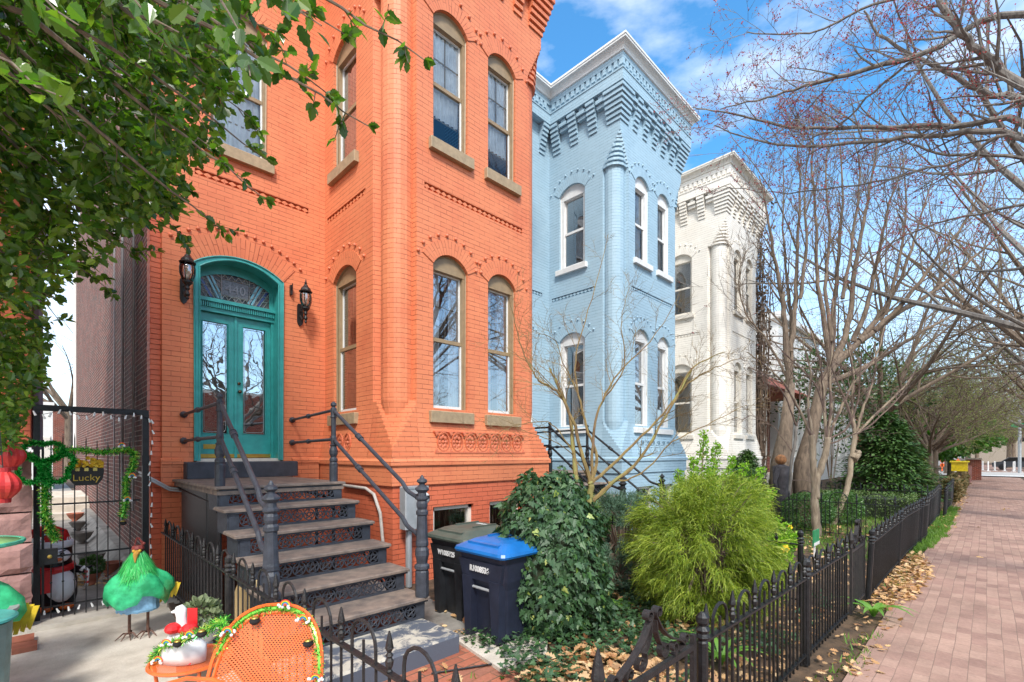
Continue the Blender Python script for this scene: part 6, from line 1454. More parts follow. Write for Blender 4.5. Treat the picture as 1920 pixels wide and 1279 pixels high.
# pot of gold plaque
E_ = empty('pot_of_gold_sign', (.38, 6.78, 1.6), label='black glittery pot of gold sign reading Lucky on the alley gate', cat='sign'); mb = MB()
mb.extrude([(-.13, .05), (-.145, -.03), (-.13, -.12), (-.09, -.18), (.09, -.18), (.13, -.12), (.145, -.03), (.13, .05)], (.37, 6.79, 1.6), (1, 0, 0), (0, 0, 1), (0, .02, 0)); mb.build('pot', plain('black_glitter', srgb(34, 34, 34), .4, var=.5, nscale=120), E_)
mb = MB()
for i in range(52): x = rng.uniform(-.13, .13); z = rng.uniform(.02, .115 - abs(x) * .35); o_ = MB(lambda p, x=x, z=z: Vector((.37 + x + p.x, 6.785 - p.z - rng.uniform(0, .02), 1.6 + z + p.y))); mb.T = o_.T; mb.lathe([(.02, 0), (.02, .004), (.016, .006)], (0, 0, 0), 10)
mb.build('gold_coins', plain('gold_coin', srgb(226, 182, 52), .35, .5, var=.2, nscale=40), E_)
mb = MB()
for X, col in ((-.07, 0), (0.0, 0), (.07, 0)):
    for k in range(4): t = math.pi / 4 + k * math.pi / 2; mb.ball((.37 + X + .012 * math.cos(t), 6.783, 1.59 + .012 * math.sin(t)), .011, 6, 4)
mb.build('clover_flowers', plain('pale_gold', srgb(232, 216, 130), .4), E_)
text_obj('Lucky', .095, (.37, 6.782, 1.47), R(90), 0, plain('gold_lettering', srgb(204, 170, 60), .4), E_, 'lettering')

# ------------------------------------------------------------------ inflatable penguin behind the gate
E_ = empty('penguin_inflatable', (.13, 7.4, 0), label='inflatable penguin in red santa hat and scarf standing behind the alley gate', cat='inflatable')
PB = plain('black_nylon', srgb(22, 22, 26), .35, var=.2); PW = plain('white_nylon', srgb(232, 232, 236), .5, var=.04); PR = plain('red_nylon', srgb(206, 30, 34), .45, var=.15, nscale=4); PO = plain('orange_nylon', srgb(236, 110, 40), .45)
c = Vector((.13, 7.45, 0))
mb = MB(); mb.lathe([(.10, .0), (.17, .03), (.2, .15), (.2, .32), (.175, .46), (.15, .55), (.16, .62), (.155, .7), (.12, .78), (.06, .83)], c, 22); mb.build('body', PB, E_, smooth=True)
mb = MB(); mb.ball((c.x + .045, c.y - .10, .28), .155, 16, 10, .9, 1, 1.3); mb.build('belly', PW, E_, smooth=True)
mb = MB(); mb.ball((c.x + .03, c.y - .115, .615), .1, 14, 8, 1.1, 1, .8); mb.build('face', PW, E_, smooth=True)
for sx in (-.045, .045):
    mb = MB(); mb.ball((c.x + .02 + sx, c.y - .212, .64), .021, 8, 6, 1, .5, 1.3); mb.build('eye', PB, E_, smooth=True)
    mb = MB(); mb.tube([(c.x + .02 + sx * 1.6, c.y - .195, .68), (c.x + .02 + sx * .4, c.y - .2, .67)], .006, 5); mb.build('eyebrow', PB, E_)
mb = MB(); mb.ball((c.x + .03, c.y - .225, .59), .034, 10, 6, 1.3, .9, .55); mb.build('beak', PO, E_, smooth=True)
mb = MB(); mb.tube([(c.x + .15 * math.cos(t), c.y - .02 + .165 * math.sin(t), .485 + .02 * math.sin(t)) for t in [math.pi * 2 * i / 16 for i in range(17)]], .038, 8)
mb.extrude([(-.045, 0), (.045, 0), (.04, -.24), (-.045, -.24)], (c.x - .06, c.y - .262, .485), (1, 0, 0), (0, 0, 1), (0, .03, 0)); mb.build('scarf', PR, E_, smooth=False)
mb = MB(); mb.lathe([(.158, .70), (.175, .72), (.175, .76), (.155, .78)], c, 18); mb.build('hat_brim', PW, E_, smooth=True)
mb = MB(); mb.tube([c + Vector((0, 0, .76)), c + Vector((0, 0, .84)), c + Vector((-.06, 0, .9)), c + Vector((-.16, -.02, .88)), c + Vector((-.2, -.03, .84))], [.15, .125, .08, .045, .03], 14); mb.build('santa_hat', PR, E_, smooth=True)
mb = MB()
for k in range(16): t = rng.uniform(3.3, 6.1); z = rng.uniform(.78, .86); r_ = .15 - (z - .76) * .5; mb.ball((c.x + r_ * math.cos(t), c.y + r_ * math.sin(t) - .004, z), .011, 6, 4)
mb.ball(c + Vector((-.21, -.03, .82)), .035, 8, 6); mb.build('hat_dots', PW, E_, smooth=True)
for sx in (-.07, .1):
    mb = MB(); mb.ball((c.x + sx, c.y - .16, .05), .07, 10, 6, 1, 1, .5); mb.build('foot', PO, E_, smooth=True)
mb = MB(); mb.tube([(c.x + .17, c.y - .04, .44), (c.x + .26, c.y - .08, .42), (c.x + .32, c.y - .1, .46)], [.05, .035, .01], 8); mb.build('flipper', PB, E_, smooth=True)
mb = MB(); mb.tube([(c.x + .27, c.y - .12, .24), (c.x + .28, c.y - .12, .42), (c.x + .25, c.y - .12, .46), (c.x + .22, c.y - .12, .42)], .018, 8); mb.build('candy_cane', PW, E_, smooth=True)
mb = MB()
for z in (.27, .33, .39): mb.tube([(c.x + .27, c.y - .12, z), (c.x + .275, c.y - .12, z + .025)], .0195, 8)
mb.build('cane_stripes', PR, E_)

# ------------------------------------------------------------------ costumed metal bird in front of the gate
def bird(loc, label, hat=False, s=1, rot=0):
    E_ = empty('bird_statue', loc, label=label, cat='statue'); rg = random.Random(int(loc[1] * 7)); x0, y0, _ = loc
    T = lambda p: Vector((x0 + s * (p.x * math.cos(rot) - p.y * math.sin(rot)), y0 + s * (p.x * math.sin(rot) + p.y * math.cos(rot)), s * p.z))
    RU = plain('rusty_steel', srgb(112, 82, 70), .6, .4, var=.3, nscale=20, bump=.4)
    for sx in (-.075, .075):
        m = MB(T); m.tube([(sx, 0, .03), (sx, .01, .3)], .013, 8)
        for a in (-2.5, -1.9, -1.25, -.7, 1.5):
            m.tube([(sx, 0, .035), (sx + .05 * math.cos(a), .05 * math.sin(a), .05), (sx + (.12 if a < 0 else .06) * math.cos(a), (.12 if a < 0 else .06) * math.sin(a), .0)], [.01, .009, .003], 5)
        m.build('leg', RU, E_)
    m = MB(T); m.tube([(0, .02, .27), (0, .02, .34), (0, .0, .52), (0, -.01, .68), (0, -.01, .76), (0, -.01, .82)], [.06, .14, .16, .1, .06, .04], 12); m.build('body', RU, E_, smooth=True)
    m = MB(T); k = 26; rings = []
    for r_, z in ((.165, .26), (.175, .28), (.17, .34), (.175, .44), (.16, .52)): rings.append([(r_ * (1 + .05 * math.sin(i * 5)) * math.cos(2 * math.pi * i / k), .8 * r_ * math.sin(2 * math.pi * i / k), z + .01 * math.sin(i * 3)) for i in range(k)])
    m.loft(rings, cap=False); m.build('denim_skirt', plain('pale_denim', srgb(126, 172, 206), .8, var=.12, nscale=30, bump=.3), E_)
    m = MB(T); rings = []
    for r_, z in ((.255, .37), (.285, .42), (.275, .50), (.22, .58), (.15, .635), (.10, .66)): rings.append([(r_ * (1 + .13 * math.sin(i * 1.7) + .06 * math.sin(i * 4.1)) * math.cos(2 * math.pi * i / k), .75 * r_ * math.sin(2 * math.pi * i / k), z + .06 * math.sin(i * .9 + 1) * (r_ / .27) + .02 * math.sin(i * 4)) for i in range(k)])
    m.loft(rings, cap=False); m.build('tulle_cape', TULLE, E_, smooth=True)
    m = MB(T)
    for i in range(2600):
        a = rg.uniform(0, 6.28); z = rg.uniform(.56, .86); r_ = .05 + .075 * (1 - abs(z - .7) / .15); p = Vector((r_ * math.cos(a), r_ * math.sin(a) - .01, z)); d = Vector((math.cos(a) * .5, math.sin(a) * .5, -1.2)) + rvec(rg) * .35; d.normalize(); sd = Vector((-math.sin(a), math.cos(a), 0)) * .003; l = rg.uniform(.06, .15)
        m.add([p - sd, p + sd, p + d * l + sd * .4, p + d * l - sd * .4], [(0, 1, 2, 3)])
    m.build('fur_collar', leafmat('green_fur', [srgb(60, 190, 110), srgb(90, 214, 130), srgb(40, 160, 90), srgb(150, 232, 170)], .7, .3), E_, uv=False)
    m = MB(T); m.ball((0, -.02, .86), .05, 10, 8); m.build('head', RU, E_, smooth=True)
    m = MB(T); m.tube([(0, -.05, .85), (.0, -.1, .83), (0, -.12, .76)], [.03, .022, .004], 8); m.build('beak', plain('yellow_beak', srgb(190, 140, 60), .5), E_)
    m = MB(T)
    for sx in (-.024, .024): m.ball((sx, -.065, .865), .015, 8, 6)
    m.build('eyes', plain('amber', srgb(206, 160, 50), .3), E_, smooth=True)
    m = MB(T)
    for i, a in enumerate((-.5, -.2, .1, .4, .7)): m.extrude([(-.02, 0), (.02, 0), (.01, -.22 + .02 * i), (-.01, -.24 + .03 * i)], (.22 + .025 * i, .08, .52 - .01 * i), (1, 0, 0), (.25, 0, 1), (0, .006, 0))
    m.build('tail', plain('yellow_feather', srgb(222, 190, 50), .6), E_)
    if not hat:
        m = MB(T); m.lathe([(.055, .88), (.05, .9), (.045, .91)], (0, -.02, 0), 10); m.tube([(-.03, -.02, .9), (-.01, -.02, .99), (.01, -.02, .99), (.04, -.02, .9)], .005, 5); m.tube([(0, -.02, .99), (.05, -.02, .93)], .005, 5); m.ball((.05, -.03, .93), .014, 6, 5); m.build('headband', plain('rust_red', srgb(130, 52, 44), .6), E_)
    else:
        m = MB(T); m.lathe([(.27, .86), (.275, .868), (.10, .90), (.09, .99), (.075, 1.02), (.01, 1.03)], (0, 0, 0), 22); m.build('hat', plain('lime_felt', srgb(176, 226, 140), .8, var=.06), E_, smooth=True)
        m = MB(T); m.tube([(.272 * math.cos(t), .272 * math.sin(t), .864) for t in [2 * math.pi * i / 24 for i in range(25)]], .012, 6); m.build('hat_edge', plain('teal_felt', srgb(70, 160, 130), .8), E_)
    return E_
m, n, l, p = newmat('green_tulle'); TULLE = m; p.inputs['Base Color'].default_value = srgb(40, 190, 100); p.inputs['Roughness'].default_value = .7; p.inputs['Alpha'].default_value = .82
tc = n.new('ShaderNodeTexCoord'); nz = noise_node(n, l, tc.outputs['Object'], 9, 5, .6); r_ = ramp(n, l, nz.outputs['Fac'], [(.35, srgb(22, 150, 92)), (.65, srgb(66, 214, 144))]); l.new(r_.outputs[0], p.inputs['Base Color'])
bird((.69, 5.78, 0), 'rusty metal bird dressed in green fur collar, green cape and pale denim skirt', s=.96, rot=-.35)
bird((-.42, 5.15, 0), 'costumed metal bird in a wide lime green hat at the left edge', True, s=1.28, rot=-.5)
# teal mesh side table and grey tub at the left edge
E_ = empty('mesh_side_table', (-.30, 4.45, 0), label='round teal mesh side table at the bottom left edge', cat='table'); TM_ = plain('teal_metal', srgb(80, 168, 160), .4, .2, var=.12)
mb = MB(); mb.lathe([(.20, .70), (.215, .705), (.215, .72), (.2, .728), (.05, .715)], (-.30, 4.45, 0), 28); mb.build('top', TM_, E_); 
mb = MB(); mb.lathe([(.16, .02), (.19, .69)], (-.30, 4.45, 0), 24); mb.build('mesh_drum', plain('grey_mesh', srgb(120, 140, 136), .6, .3), E_)
E_ = empty('grey_tub', (-.32, 5.0, 0), label='grey plastic tub behind the teal mesh table', cat='tub'); mb = MB(); mb.lathe([(.16, .3), (.2, .62), (.25, .64), (.25, .66), (.2, .66), (.16, .36)], (-.34, 4.95, 0), 20); mb.build('tub', plain('grey_tub_plastic', srgb(150, 152, 150), .6), E_); mb = MB(); mb.box(-.45, -.2, 4.85, 5.1, 0, .3); mb.build('base', plain('grey_tub_base', srgb(120, 120, 118), .7), E_)
mb = MB(); mb.box(-.22, -.02, 6.2, 6.42, 0, .05); mb.box(-.16, .0, 6.0, 6.18, 0, .045); tag(mb.build('loose_bricks', TC), 'loose bricks lying at the foot of the sandstone wall', 'bricks')
# hanging red lanterns
def lantern(p, r, h, label, yl=0):
    E_ = empty('paper_lantern', p, label=label, cat='lantern', group='red lanterns hanging from the holly'); x, y, z = p
    m = MB(); k = 22; rings = []
    for j in range(9): t = j / 8; rr = r * math.sin(math.pi * (.14 + .72 * t)); rings.append([(x + rr * (1 - (.1 if i % 2 else 0)) * math.cos(2 * math.pi * i / k), y + rr * (1 - (.1 if i % 2 else 0)) * math.sin(2 * math.pi * i / k), z - h / 2 + h * t) for i in range(k)])
    m.loft(rings); m.build('shade', plain('red_lantern', srgb(206, 52, 50), .5, var=.12, nscale=8), E_)
    m = MB(); m.lathe([(r * .42, -h / 2 - .03), (r * .44, -h / 2)], p, 14); m.lathe([(r * .42, h / 2), (r * .4, h / 2 + .03)], p, 14); m.build('rim', plain('dark_red_rim', srgb(170, 36, 38), .5), E_)
    m = MB(); m.tube([(x, y, z + h / 2), (x - .05, y, z + h / 2 + .9)], .004, 4); m.build('cord', IRON, E_)
lantern(tuple(at(20, 855, 5.6)), .095, .18, 'upper red ribbed lantern hanging from the holly beside the stone wall'); lantern(tuple(at(6, 910, 5.0)), .10, .2, 'lower red ribbed lantern at the left edge of the photo')

# ------------------------------------------------------------------ orange mesh furniture
OR = plain('orange_enamel', srgb(224, 104, 44), .35, var=.1, nscale=8)
m, n, l, p = newmat('orange_mesh'); OMESH = m; p.inputs['Base Color'].default_value = srgb(222, 104, 48); p.inputs['Roughness'].default_value = .4
uvn = n.new('ShaderNodeUVMap'); sp = n.new('ShaderNodeSeparateXYZ'); l.new(uvn.outputs[0], sp.inputs[0])
ua = math_node(n, l, 'ABSOLUTE', math_node(n, l, 'SUBTRACT', math_node(n, l, 'FRACT', math_node(n, l, 'DIVIDE', sp.outputs[0], .017)), .5))
rowi = math_node(n, l, 'FLOOR', math_node(n, l, 'DIVIDE', sp.outputs[1], .0095)); sh = math_node(n, l, 'MULTIPLY', math_node(n, l, 'MODULO', rowi, 2.0), .5)
ub = math_node(n, l, 'ABSOLUTE', math_node(n, l, 'SUBTRACT', math_node(n, l, 'FRACT', math_node(n, l, 'ADD', math_node(n, l, 'DIVIDE', sp.outputs[0], .017), sh)), .5))
va = math_node(n, l, 'ABSOLUTE', math_node(n, l, 'SUBTRACT', math_node(n, l, 'FRACT', math_node(n, l, 'DIVIDE', sp.outputs[1], .0095)), .5))
hole = math_node(n, l, 'LESS_THAN', math_node(n, l, 'ADD', ub, va), .36); l.new(math_node(n, l, 'SUBTRACT', 1.0, hole), p.inputs['Alpha'])
def garland(name, pts, r, n, label, items, seed):
    E_ = empty(name, tuple(pts[len(pts) // 2]), label=label, cat='garland'); rg = random.Random(seed); mb = MB(); tinsel(mb, pts, r, n, rg, .0022); mb.build('tinsel', TINS, E_)
    for k, q in items:
        if k == 'r': trinket_rainbow(q, E_, rg, .028)
        else: trinket_pot(q, E_, .024)
def chair():
    E_ = empty('mesh_chair', (.78, 2.75, 0), label='orange metal mesh armchair with a rounded back trimmed in tinsel', cat='chair')
    Q = Vector((.80, 2.50, 0)); ex = Vector((.73, -.68, 0)); ey = Vector((.68, .73, 0)); hw, zc_, hh = .25, .575, .36; c = Vector((.58, 2.30, 0))
    def P(a, z, r=.33): return Vector((c.x + r * math.cos(a), c.y + r * math.sin(a), z))
    def O(t, k=1.0, up=0):
        x = math.copysign(abs(math.cos(t)) ** .75, math.cos(t)) * hw * k; z = math.copysign(abs(math.sin(t)) ** .75, math.sin(t)) * hh * k
        return Q + ex * x - ey * (.9 * x * x) + ey * (.12 * (z / hh)) + Vector((0, 0, zc_ + z + up)), x, z
    mb = MB(); V = []; U = []; nr, nt = 8, 40
    for j in range(nr + 1):
        for i in range(nt): q, x, z = O(2 * math.pi * i / nt, max(.001, j / nr)); V.append(q); U.append((x + 1, z + 1))
    mb.add(V, [(j * nt + i, j * nt + (i + 1) % nt, (j + 1) * nt + (i + 1) % nt, (j + 1) * nt + i) for j in range(nr) for i in range(nt)], U); mb.build('backrest', OMESH, E_, smooth=True)
    mb = MB(); mb.tube([O(2 * math.pi * i / 40)[0] for i in range(41)], .009, 6); mb.build('back_frame', OR, E_)
    rim = [O(R(-20) + R(220) * i / 30, 1.0)[0] + (ex * math.cos(R(-20) + R(220) * i / 30) * .035 + Vector((0, 0, .04 * max(0, math.sin(R(-20) + R(220) * i / 30))))) * math.sin(math.pi * i / 30) ** .4 for i in range(31)]
    mb = MB(); mb.tube(rim, .009, 6); mb.build('outer_frame', OR, E_)
    for t in (35, 75, 110, 150):
        mb = MB(); mb.tube([O(R(t - 8))[0], O(R(t - 4), 1.07)[0], O(R(t), 1.1)[0], O(R(t + 4), 1.07)[0], O(R(t + 8))[0]], .006, 5); mb.build('scroll', OR, E_)
    mb = MB(); mb.tube([at(452, 1330, 3.0), at(436, 1290, 3.1), at(400, 1275, 3.2), at(350, 1272, 3.3), at(308, 1284, 3.4), at(290, 1310, 3.4)], .011, 8); mb.build('armrest', OR, E_)
    mb = MB(); V = [Vector((c.x, c.y, .43))]; U = [(.5, .5)]; k = 28
    for i in range(k): V.append(P(2 * math.pi * i / k, .45, .31)); U.append((.5 + .31 * math.cos(2 * math.pi * i / k), .5 + .31 * math.sin(2 * math.pi * i / k)))
    mb.add(V, [(0, 1 + i, 1 + (i + 1) % k) for i in range(k)], U); mb.build('seat', OMESH, E_)
    mb = MB(); mb.tube([P(2 * math.pi * i / 28, .45, .315) for i in range(29)], .012, 6); mb.build('seat_frame', OR, E_)
    for a in (-140, -40, 40, 140):
        mb = MB(); mb.tube([P(R(a), .45, .31), P(R(a), .2, .30), P(R(a), .0, .36)], .011, 6); mb.build('leg', OR, E_)
    g = [q.lerp(O(R(-20) + R(220) * i / 30)[0], .5) for i, q in enumerate(rim)][::-1]
    garland('tinsel_garland', g[6:28], .03, 1500, 'tinsel garland with rainbows and pots of gold wound round the orange chair back', [('r', g[9] + Vector((-.03, -.03, 0))), ('p', g[13] + Vector((-.03, -.03, -.03))), ('r', g[16] + Vector((-.03, -.03, .03))), ('r', g[19] + Vector((-.03, -.03, .0))), ('p', g[21] + Vector((-.04, -.03, -.05))), ('r', g[26] + Vector((-.03, -.03, 0)))], 5)
    g2 = [at(285, 1255, 4.2), at(288, 1232, 4.1), at(305, 1212, 4.0), at(340, 1200, 3.9), at(390, 1180, 3.7), at(420, 1162, 3.5), g[7]]
    garland('tinsel_garland', g2, .04, 1700, 'tinsel garland running from the orange side table up to the chair', [('r', at(312, 1208, 3.9)), ('p', at(333, 1205, 3.85)), ('r', at(296, 1240, 4.0)), ('p', at(378, 1186, 3.6)), ('r', at(355, 1192, 3.75))], 6)
chair()
E_ = empty('mesh_side_table', (.62, 3.5, 0), label='round orange mesh side table under the white goose', cat='table')
mb = MB(); k = 28; V = [Vector((.67, 3.46, .485))]; U = [(.5, .5)]
for i in range(k): V.append(Vector((.67 + .21 * math.cos(2 * math.pi * i / k), 3.46 + .21 * math.sin(2 * math.pi * i / k), .49))); U.append((.5 + .27 * math.cos(2 * math.pi * i / k), .5 + .27 * math.sin(2 * math.pi * i / k)))
mb.add(V, [(0, 1 + i, 1 + (i + 1) % k) for i in range(k)], U); mb.build('tabletop', OMESH, E_)
mb = MB(); mb.tube([(.67 + .215 * math.cos(t), 3.46 + .215 * math.sin(t), .49) for t in [2 * math.pi * i / 30 for i in range(31)]], .011, 6); mb.build('rim', OR, E_)
for a in (30, 150, 270):
    mb = MB(); mb.tube([(.67 + .2 * math.cos(R(a)), 3.46 + .2 * math.sin(R(a)), .48), (.67 + .16 * math.cos(R(a)), 3.46 + .16 * math.sin(R(a)), .2), (.67 + .22 * math.cos(R(a)), 3.46 + .22 * math.sin(R(a)), 0)], .01, 6); mb.build('leg', OR, E_)
# goose ornament
E_ = empty('goose_ornament', (.60, 3.46, .5), label='white goose ornament wearing a red bow on the orange side table', cat='ornament'); GW = plain('white_plastic', srgb(226, 226, 224), .45, var=.04)
c = Vector((.63, 3.45, .495)); mb = MB(); dn_ = Vector((.707, -.707, 0))
mb.loft([[c + dn_ * (x * .13) + Vector((.707, .707, 0)) * y * w_ + Vector((0, 0, z)) for x, y in [(math.cos(2 * math.pi * i / 14), math.sin(2 * math.pi * i / 14)) for i in range(14)]] for z, w_, in ((0, .07), (.05, .08), (.1, .075))] + [[c + dn_ * (-.02 + .06 * math.cos(2 * math.pi * i / 14)) + Vector((.707, .707, 0)) * .05 * math.sin(2 * math.pi * i / 14) + Vector((0, 0, .17)) for i in range(14)]]); 
mb.tube([c + Vector((0, 0, .1)) + dn_ * -.01, c + Vector((0, 0, .2)) + dn_ * -.01, c + Vector((0, 0, .27)) + dn_ * -.015, c + Vector((0, 0, .31)) + dn_ * -.02, c + Vector((0, 0, .335)) + dn_ * -.03], [.055, .032, .027, .032, .018], 12); mb.build('body', GW, E_, smooth=True)
mb = MB(); mb.tube([c + Vector((0, 0, .305)) + dn_ * -.035, c + Vector((0, 0, .295)) + dn_ * -.075], [.018, .006], 8); mb.build('beak', GW, E_)
RD = plain('red_ribbon', srgb(216, 30, 34), .5, var=.15, nscale=10)
mb = MB(); b0 = c + Vector((0, 0, .2)) + Vector((-.02, -.04, 0))
for sg in (-1, 1): mb.ball(b0 + dn_ * sg * .05 + Vector((0, 0, .012)), .045, 10, 6, 1, 1, .75)
for sg in ():
    mb.loft([[b0 + dn_ * sg * x + Vector((0, 0, z * h_)) + Vector((-.707, -.707, 0)) * y for z, y in ((1, 0), (0, .02), (-1, 0), (0, -.02))] for x, h_ in ((0, .014), (.04, .035), (.085, .045), (.09, .03))])
mb.tube([b0 + Vector((0, 0, -.01)), b0 + dn_ * .05 + Vector((0, 0, -.2))], [.01, .024], 4); mb.ball(b0, .02, 8, 6); mb.tube([c + Vector((.036 * math.cos(t), .036 * math.sin(t), .21)) for t in [2 * math.pi * i / 12 for i in range(13)]], .01, 5)
mb.extrude([(-.03, 0), (.03, 0), (.03, .11), (-.03, .11)], c + dn_ * .05 + Vector((0, 0, .21)), dn_, (0, 0, 1), (.004, .004, 0)); mb.build('ribbon', RD, E_)
# white bowl with greenery on a crate
pot(.92, 4.42, .17, .17, GW, 'white bowl of grey-green leaves standing by the picket fence', (420, .11, .05, leafmat('grey_green_leaf', [srgb(110, 124, 92), srgb(136, 146, 112), srgb(90, 106, 76)], .7, .2)), 'bowl_planter')
E_ = bpy.data.objects['bowl_planter']
for ch in E_.children: ch.location.z = .22
mb = MB(); mb.bbox(.78, 1.08, 4.28, 4.56, 0, .22, .01); tag(mb.build('plant_stand', plain('dark_stained_wood', srgb(96, 80, 68), .7, bump=.3)), 'dark wooden block under the white bowl planter', 'stand')
mb = MB(); mb.extrude([(0, 0), (.16, 0), (.16, .9), (0, .9)], (.98, 5.3, .03), (.3, .1, -.02), (0, .9, .12), (0, 0, .04)); tag(mb.build('wood_plank', plain('weathered_plank', srgb(112, 92, 78), .8, bump=.4)), 'weathered wooden plank on the ground beside the picket fence', 'plank')

# ------------------------------------------------------------------ far things down the street
E_ = empty('yellow_box', (27.4, .85, 0), label='bright yellow box on a post above the end of the fence', cat='box'); mb = MB(); mb.box(27.1, 27.55, .55, 1.05, 1.05, 1.42); mb.extrude([(-.3, 0), (.3, 0), (0, .06)], (27.33, .5, 1.42), (1, 0, 0), (0, 0, 1), (0, .6, 0)); mb.build('box', plain('yellow_paint', srgb(240, 210, 20), .4), E_); mb = MB(); mb.box(27.25, 27.35, .75, .85, 0, 1.05); mb.build('post', BARKT, E_)
E_ = empty('brick_pier', (45.5, .5, 0), label='short red brick pier with a stone cap at the end of the hedge', cat='pier'); mb = MB(); mb.box(45, 45.7, .25, 1.0, 0, 1.4); mb.build('pier', REDBRICK, E_); mb = MB(); mb.box(44.95, 45.75, .2, 1.05, 1.4, 1.5); mb.build('cap', CONC, E_)
mb = MB(); mb.box(36.2, 45, .7, .95, 0, 1.0); tag(mb.build('garden_wall', REDBRICK), 'low red brick garden wall before the brick pier', 'wall')
def cone(x, y, i, h=1.0, mat=None, name='traffic_post', label='', cat='post', group='white delineator posts at the crossing'):
    mb = MB(); mb.lathe([(.2, 0), (.2, .03), (.07, .05), (.06, h * .95), (.03, h)], (x, y, .03), 8); tag(mb.build(name, mat or WTRIM), label, cat, group)
for i, (x, y) in enumerate(((69, -1.9), (70, -1.3), (71, -.6), (68.5, -.1), (72, .3), (70.5, .9), (73, -2.1), (67.6, -2.3))): cone(x, y, i, label='white delineator post at the far crossing')
OC = plain('safety_orange', srgb(240, 110, 50), .5)
for i, (x, y) in enumerate(((66.6, 1.6), (67.4, 2.3), (68.2, 1.2))): cone(x, y, i, .9, OC, 'traffic_cone', 'orange traffic cone at the far crossing', 'cone', 'orange traffic cones')
mb = MB(); mb.box(66, 66.1, 1.9, 3.4, .5, .8); mb.box(66, 66.1, 2.0, 2.1, 0, 1.3); mb.box(66, 66.1, 3.2, 3.3, 0, 1.3); mb.box(65.98, 66.12, 1.9, 3.4, .95, 1.2); tag(mb.build('road_barrier', OC), 'orange and white road work barrier at the far crossing', 'barrier')
E_ = empty('traffic_signal', (64, -2.2, 0), label='traffic signal pole with a dark signal head and small green sign at the crossing', cat='traffic light')
mb = MB(); mb.tube([(64, -2.15, 0), (64, -2.15, 5)], .12, 8); mb.build('pole', GALV, E_)
mb = MB(); mb.box(63.8, 64.2, -2.9, -2.5, 4.2, 5.2); mb.box(63.8, 64.1, -2.5, -2.3, 2.9, 3.3); mb.tube([(64, -2.15, 4.9), (64, -2.6, 4.9)], .05, 6); mb.build('signal_head', DARKIN, E_)
mb = MB(); mb.ball((63.75, -2.7, 5.0), .13, 8, 6); m, n, l, p = newmat('red_signal_lamp'); p.inputs['Emission Color'].default_value = (1, .05, .05, 1); p.inputs['Emission Strength'].default_value = 2; mb.build('red_lamp', m, E_)
mb = MB(); mb.box(63.9, 63.95, -2.45, -1.6, 4.25, 4.6); mb.build('street_sign', plain('sign_green', srgb(30, 150, 100), .5), E_)
# parked cars beyond the crossing
def car(x, y, col, label, rz=0):
    E_ = empty('parked_car', (x, y, 0), label=label, cat='car', group='cars beyond the crossing'); mt = plain('car_paint_%d' % int(x), col, .25, .2, var=.02)
    body = [(-2.2, .35), (2.2, .35), (2.25, .8), (1.5, .95), (.9, 1.42), (-1.0, 1.45), (-1.7, .98), (-2.2, .9)]
    mb = MB(); mb.extrude(body, (x, y - .85, 0), (0, 1, 0), (0, 0, 1), (1.75, 0, 0)); mb.build('body', mt, E_)
    mb = MB(); mb.extrude([(1.38, .97), (.85, 1.36), (-.95, 1.38), (-1.5, 1.0)], (x - .01, y - .85, 0), (0, 1, 0), (0, 0, 1), (1.77, 0, 0)); mb.build('windows', DARKIN, E_)
    for yy in (-1.4, 1.4):
        for xx in (-.02, 1.6):
            w = MB(lambda p: Vector((x + xx + p.z, y - .85 + yy + p.x, .33 + p.y))); w.lathe([(.15, 0), (.33, .01), (.33, .18), (.15, .19)], (0, 0, 0), 14); w.build('wheel', RUBBER, E_)
car(76, -1.8, srgb(70, 74, 80), 'dark grey car beyond the crossing'); car(80, 5.0, srgb(220, 222, 226), 'white car beyond the crossing on the left')
# buildings behind the yard trees
def block(name, x0, x1, y0, y1, h, mat, trim, label, wins, roof=None, z0=1.0):
    E_ = empty(name, ((x0 + x1) / 2, (y0 + y1) / 2, 0), label=label, cat='house'); mb = MB(); 
    T = lambda p: Vector((x0 + p.x, y0 + p.y, p.z)); ops = []
    n = wins; W = (x1 - x0) / n
    for fz in ([z0 + .6, z0 + 4.0] if h > 7 else [z0 + .6]):
        for i in range(n): ops.append((W * (i + .3), W * (i + .7), fz, fz + 1.9, 0, .15))
    mb.T = T; wall_panel(mb, 0, x1 - x0, 0, h, ops); mb.T = ID; mb.quad((x0, y1, 0), (x0, y0, 0), (x0, y0, h), (x0, y1, h)); mb.quad((x1, y0, 0), (x1, y1, 0), (x1, y1, h), (x1, y0, h)); mb.quad((x1, y1, 0), (x0, y1, 0), (x0, y1, h), (x1, y1, h)); mb.quad((x0, y0, h), (x1, y0, h), (x1, y1, h), (x0, y1, h)); mb.build('wall', mat, E_)
    for o in ops:
        f = MB(T); a, b, c, d = o[:4]; f.box(a, a + .08, .08, .16, c, d); f.box(b - .08, b, .08, .16, c, d); f.box(a + .08, b - .08, .08, .16, d - .08, d); f.box(a + .08, b - .08, .08, .16, c, c + .08); f.box(a + .08, b - .08, .09, .15, (c + d) / 2 - .04, (c + d) / 2 + .04); F = f.build('window', trim, E_); g = MB(T); g.quad((a, .13, c), (b, .13, c), (b, .13, d), (a, .13, d)); g.build('pane', GLASS, F); g = MB(T); g.box(a, b, .5, .52, c, d); g.build('room_shade', DARKIN, F)
    c = MB(); c.box(x0 - .2, x1 + .2, y0 - .25, y1, h, h + .3); c.build('cornice', trim, E_)
    return E_
TILE = mortar_brick('clay_roof_tile', [srgb(160, 96, 84), srgb(184, 116, 100), srgb(142, 84, 76)], srgb(110, 62, 54), bw=.25, rh=.2, ms=.02)
E_ = block('house', 18.8, 25, 7.4, 18, 5.2, REDBRICK, CREAM, 'red brick house with a tiled porch roof just beyond the white row house', 3)
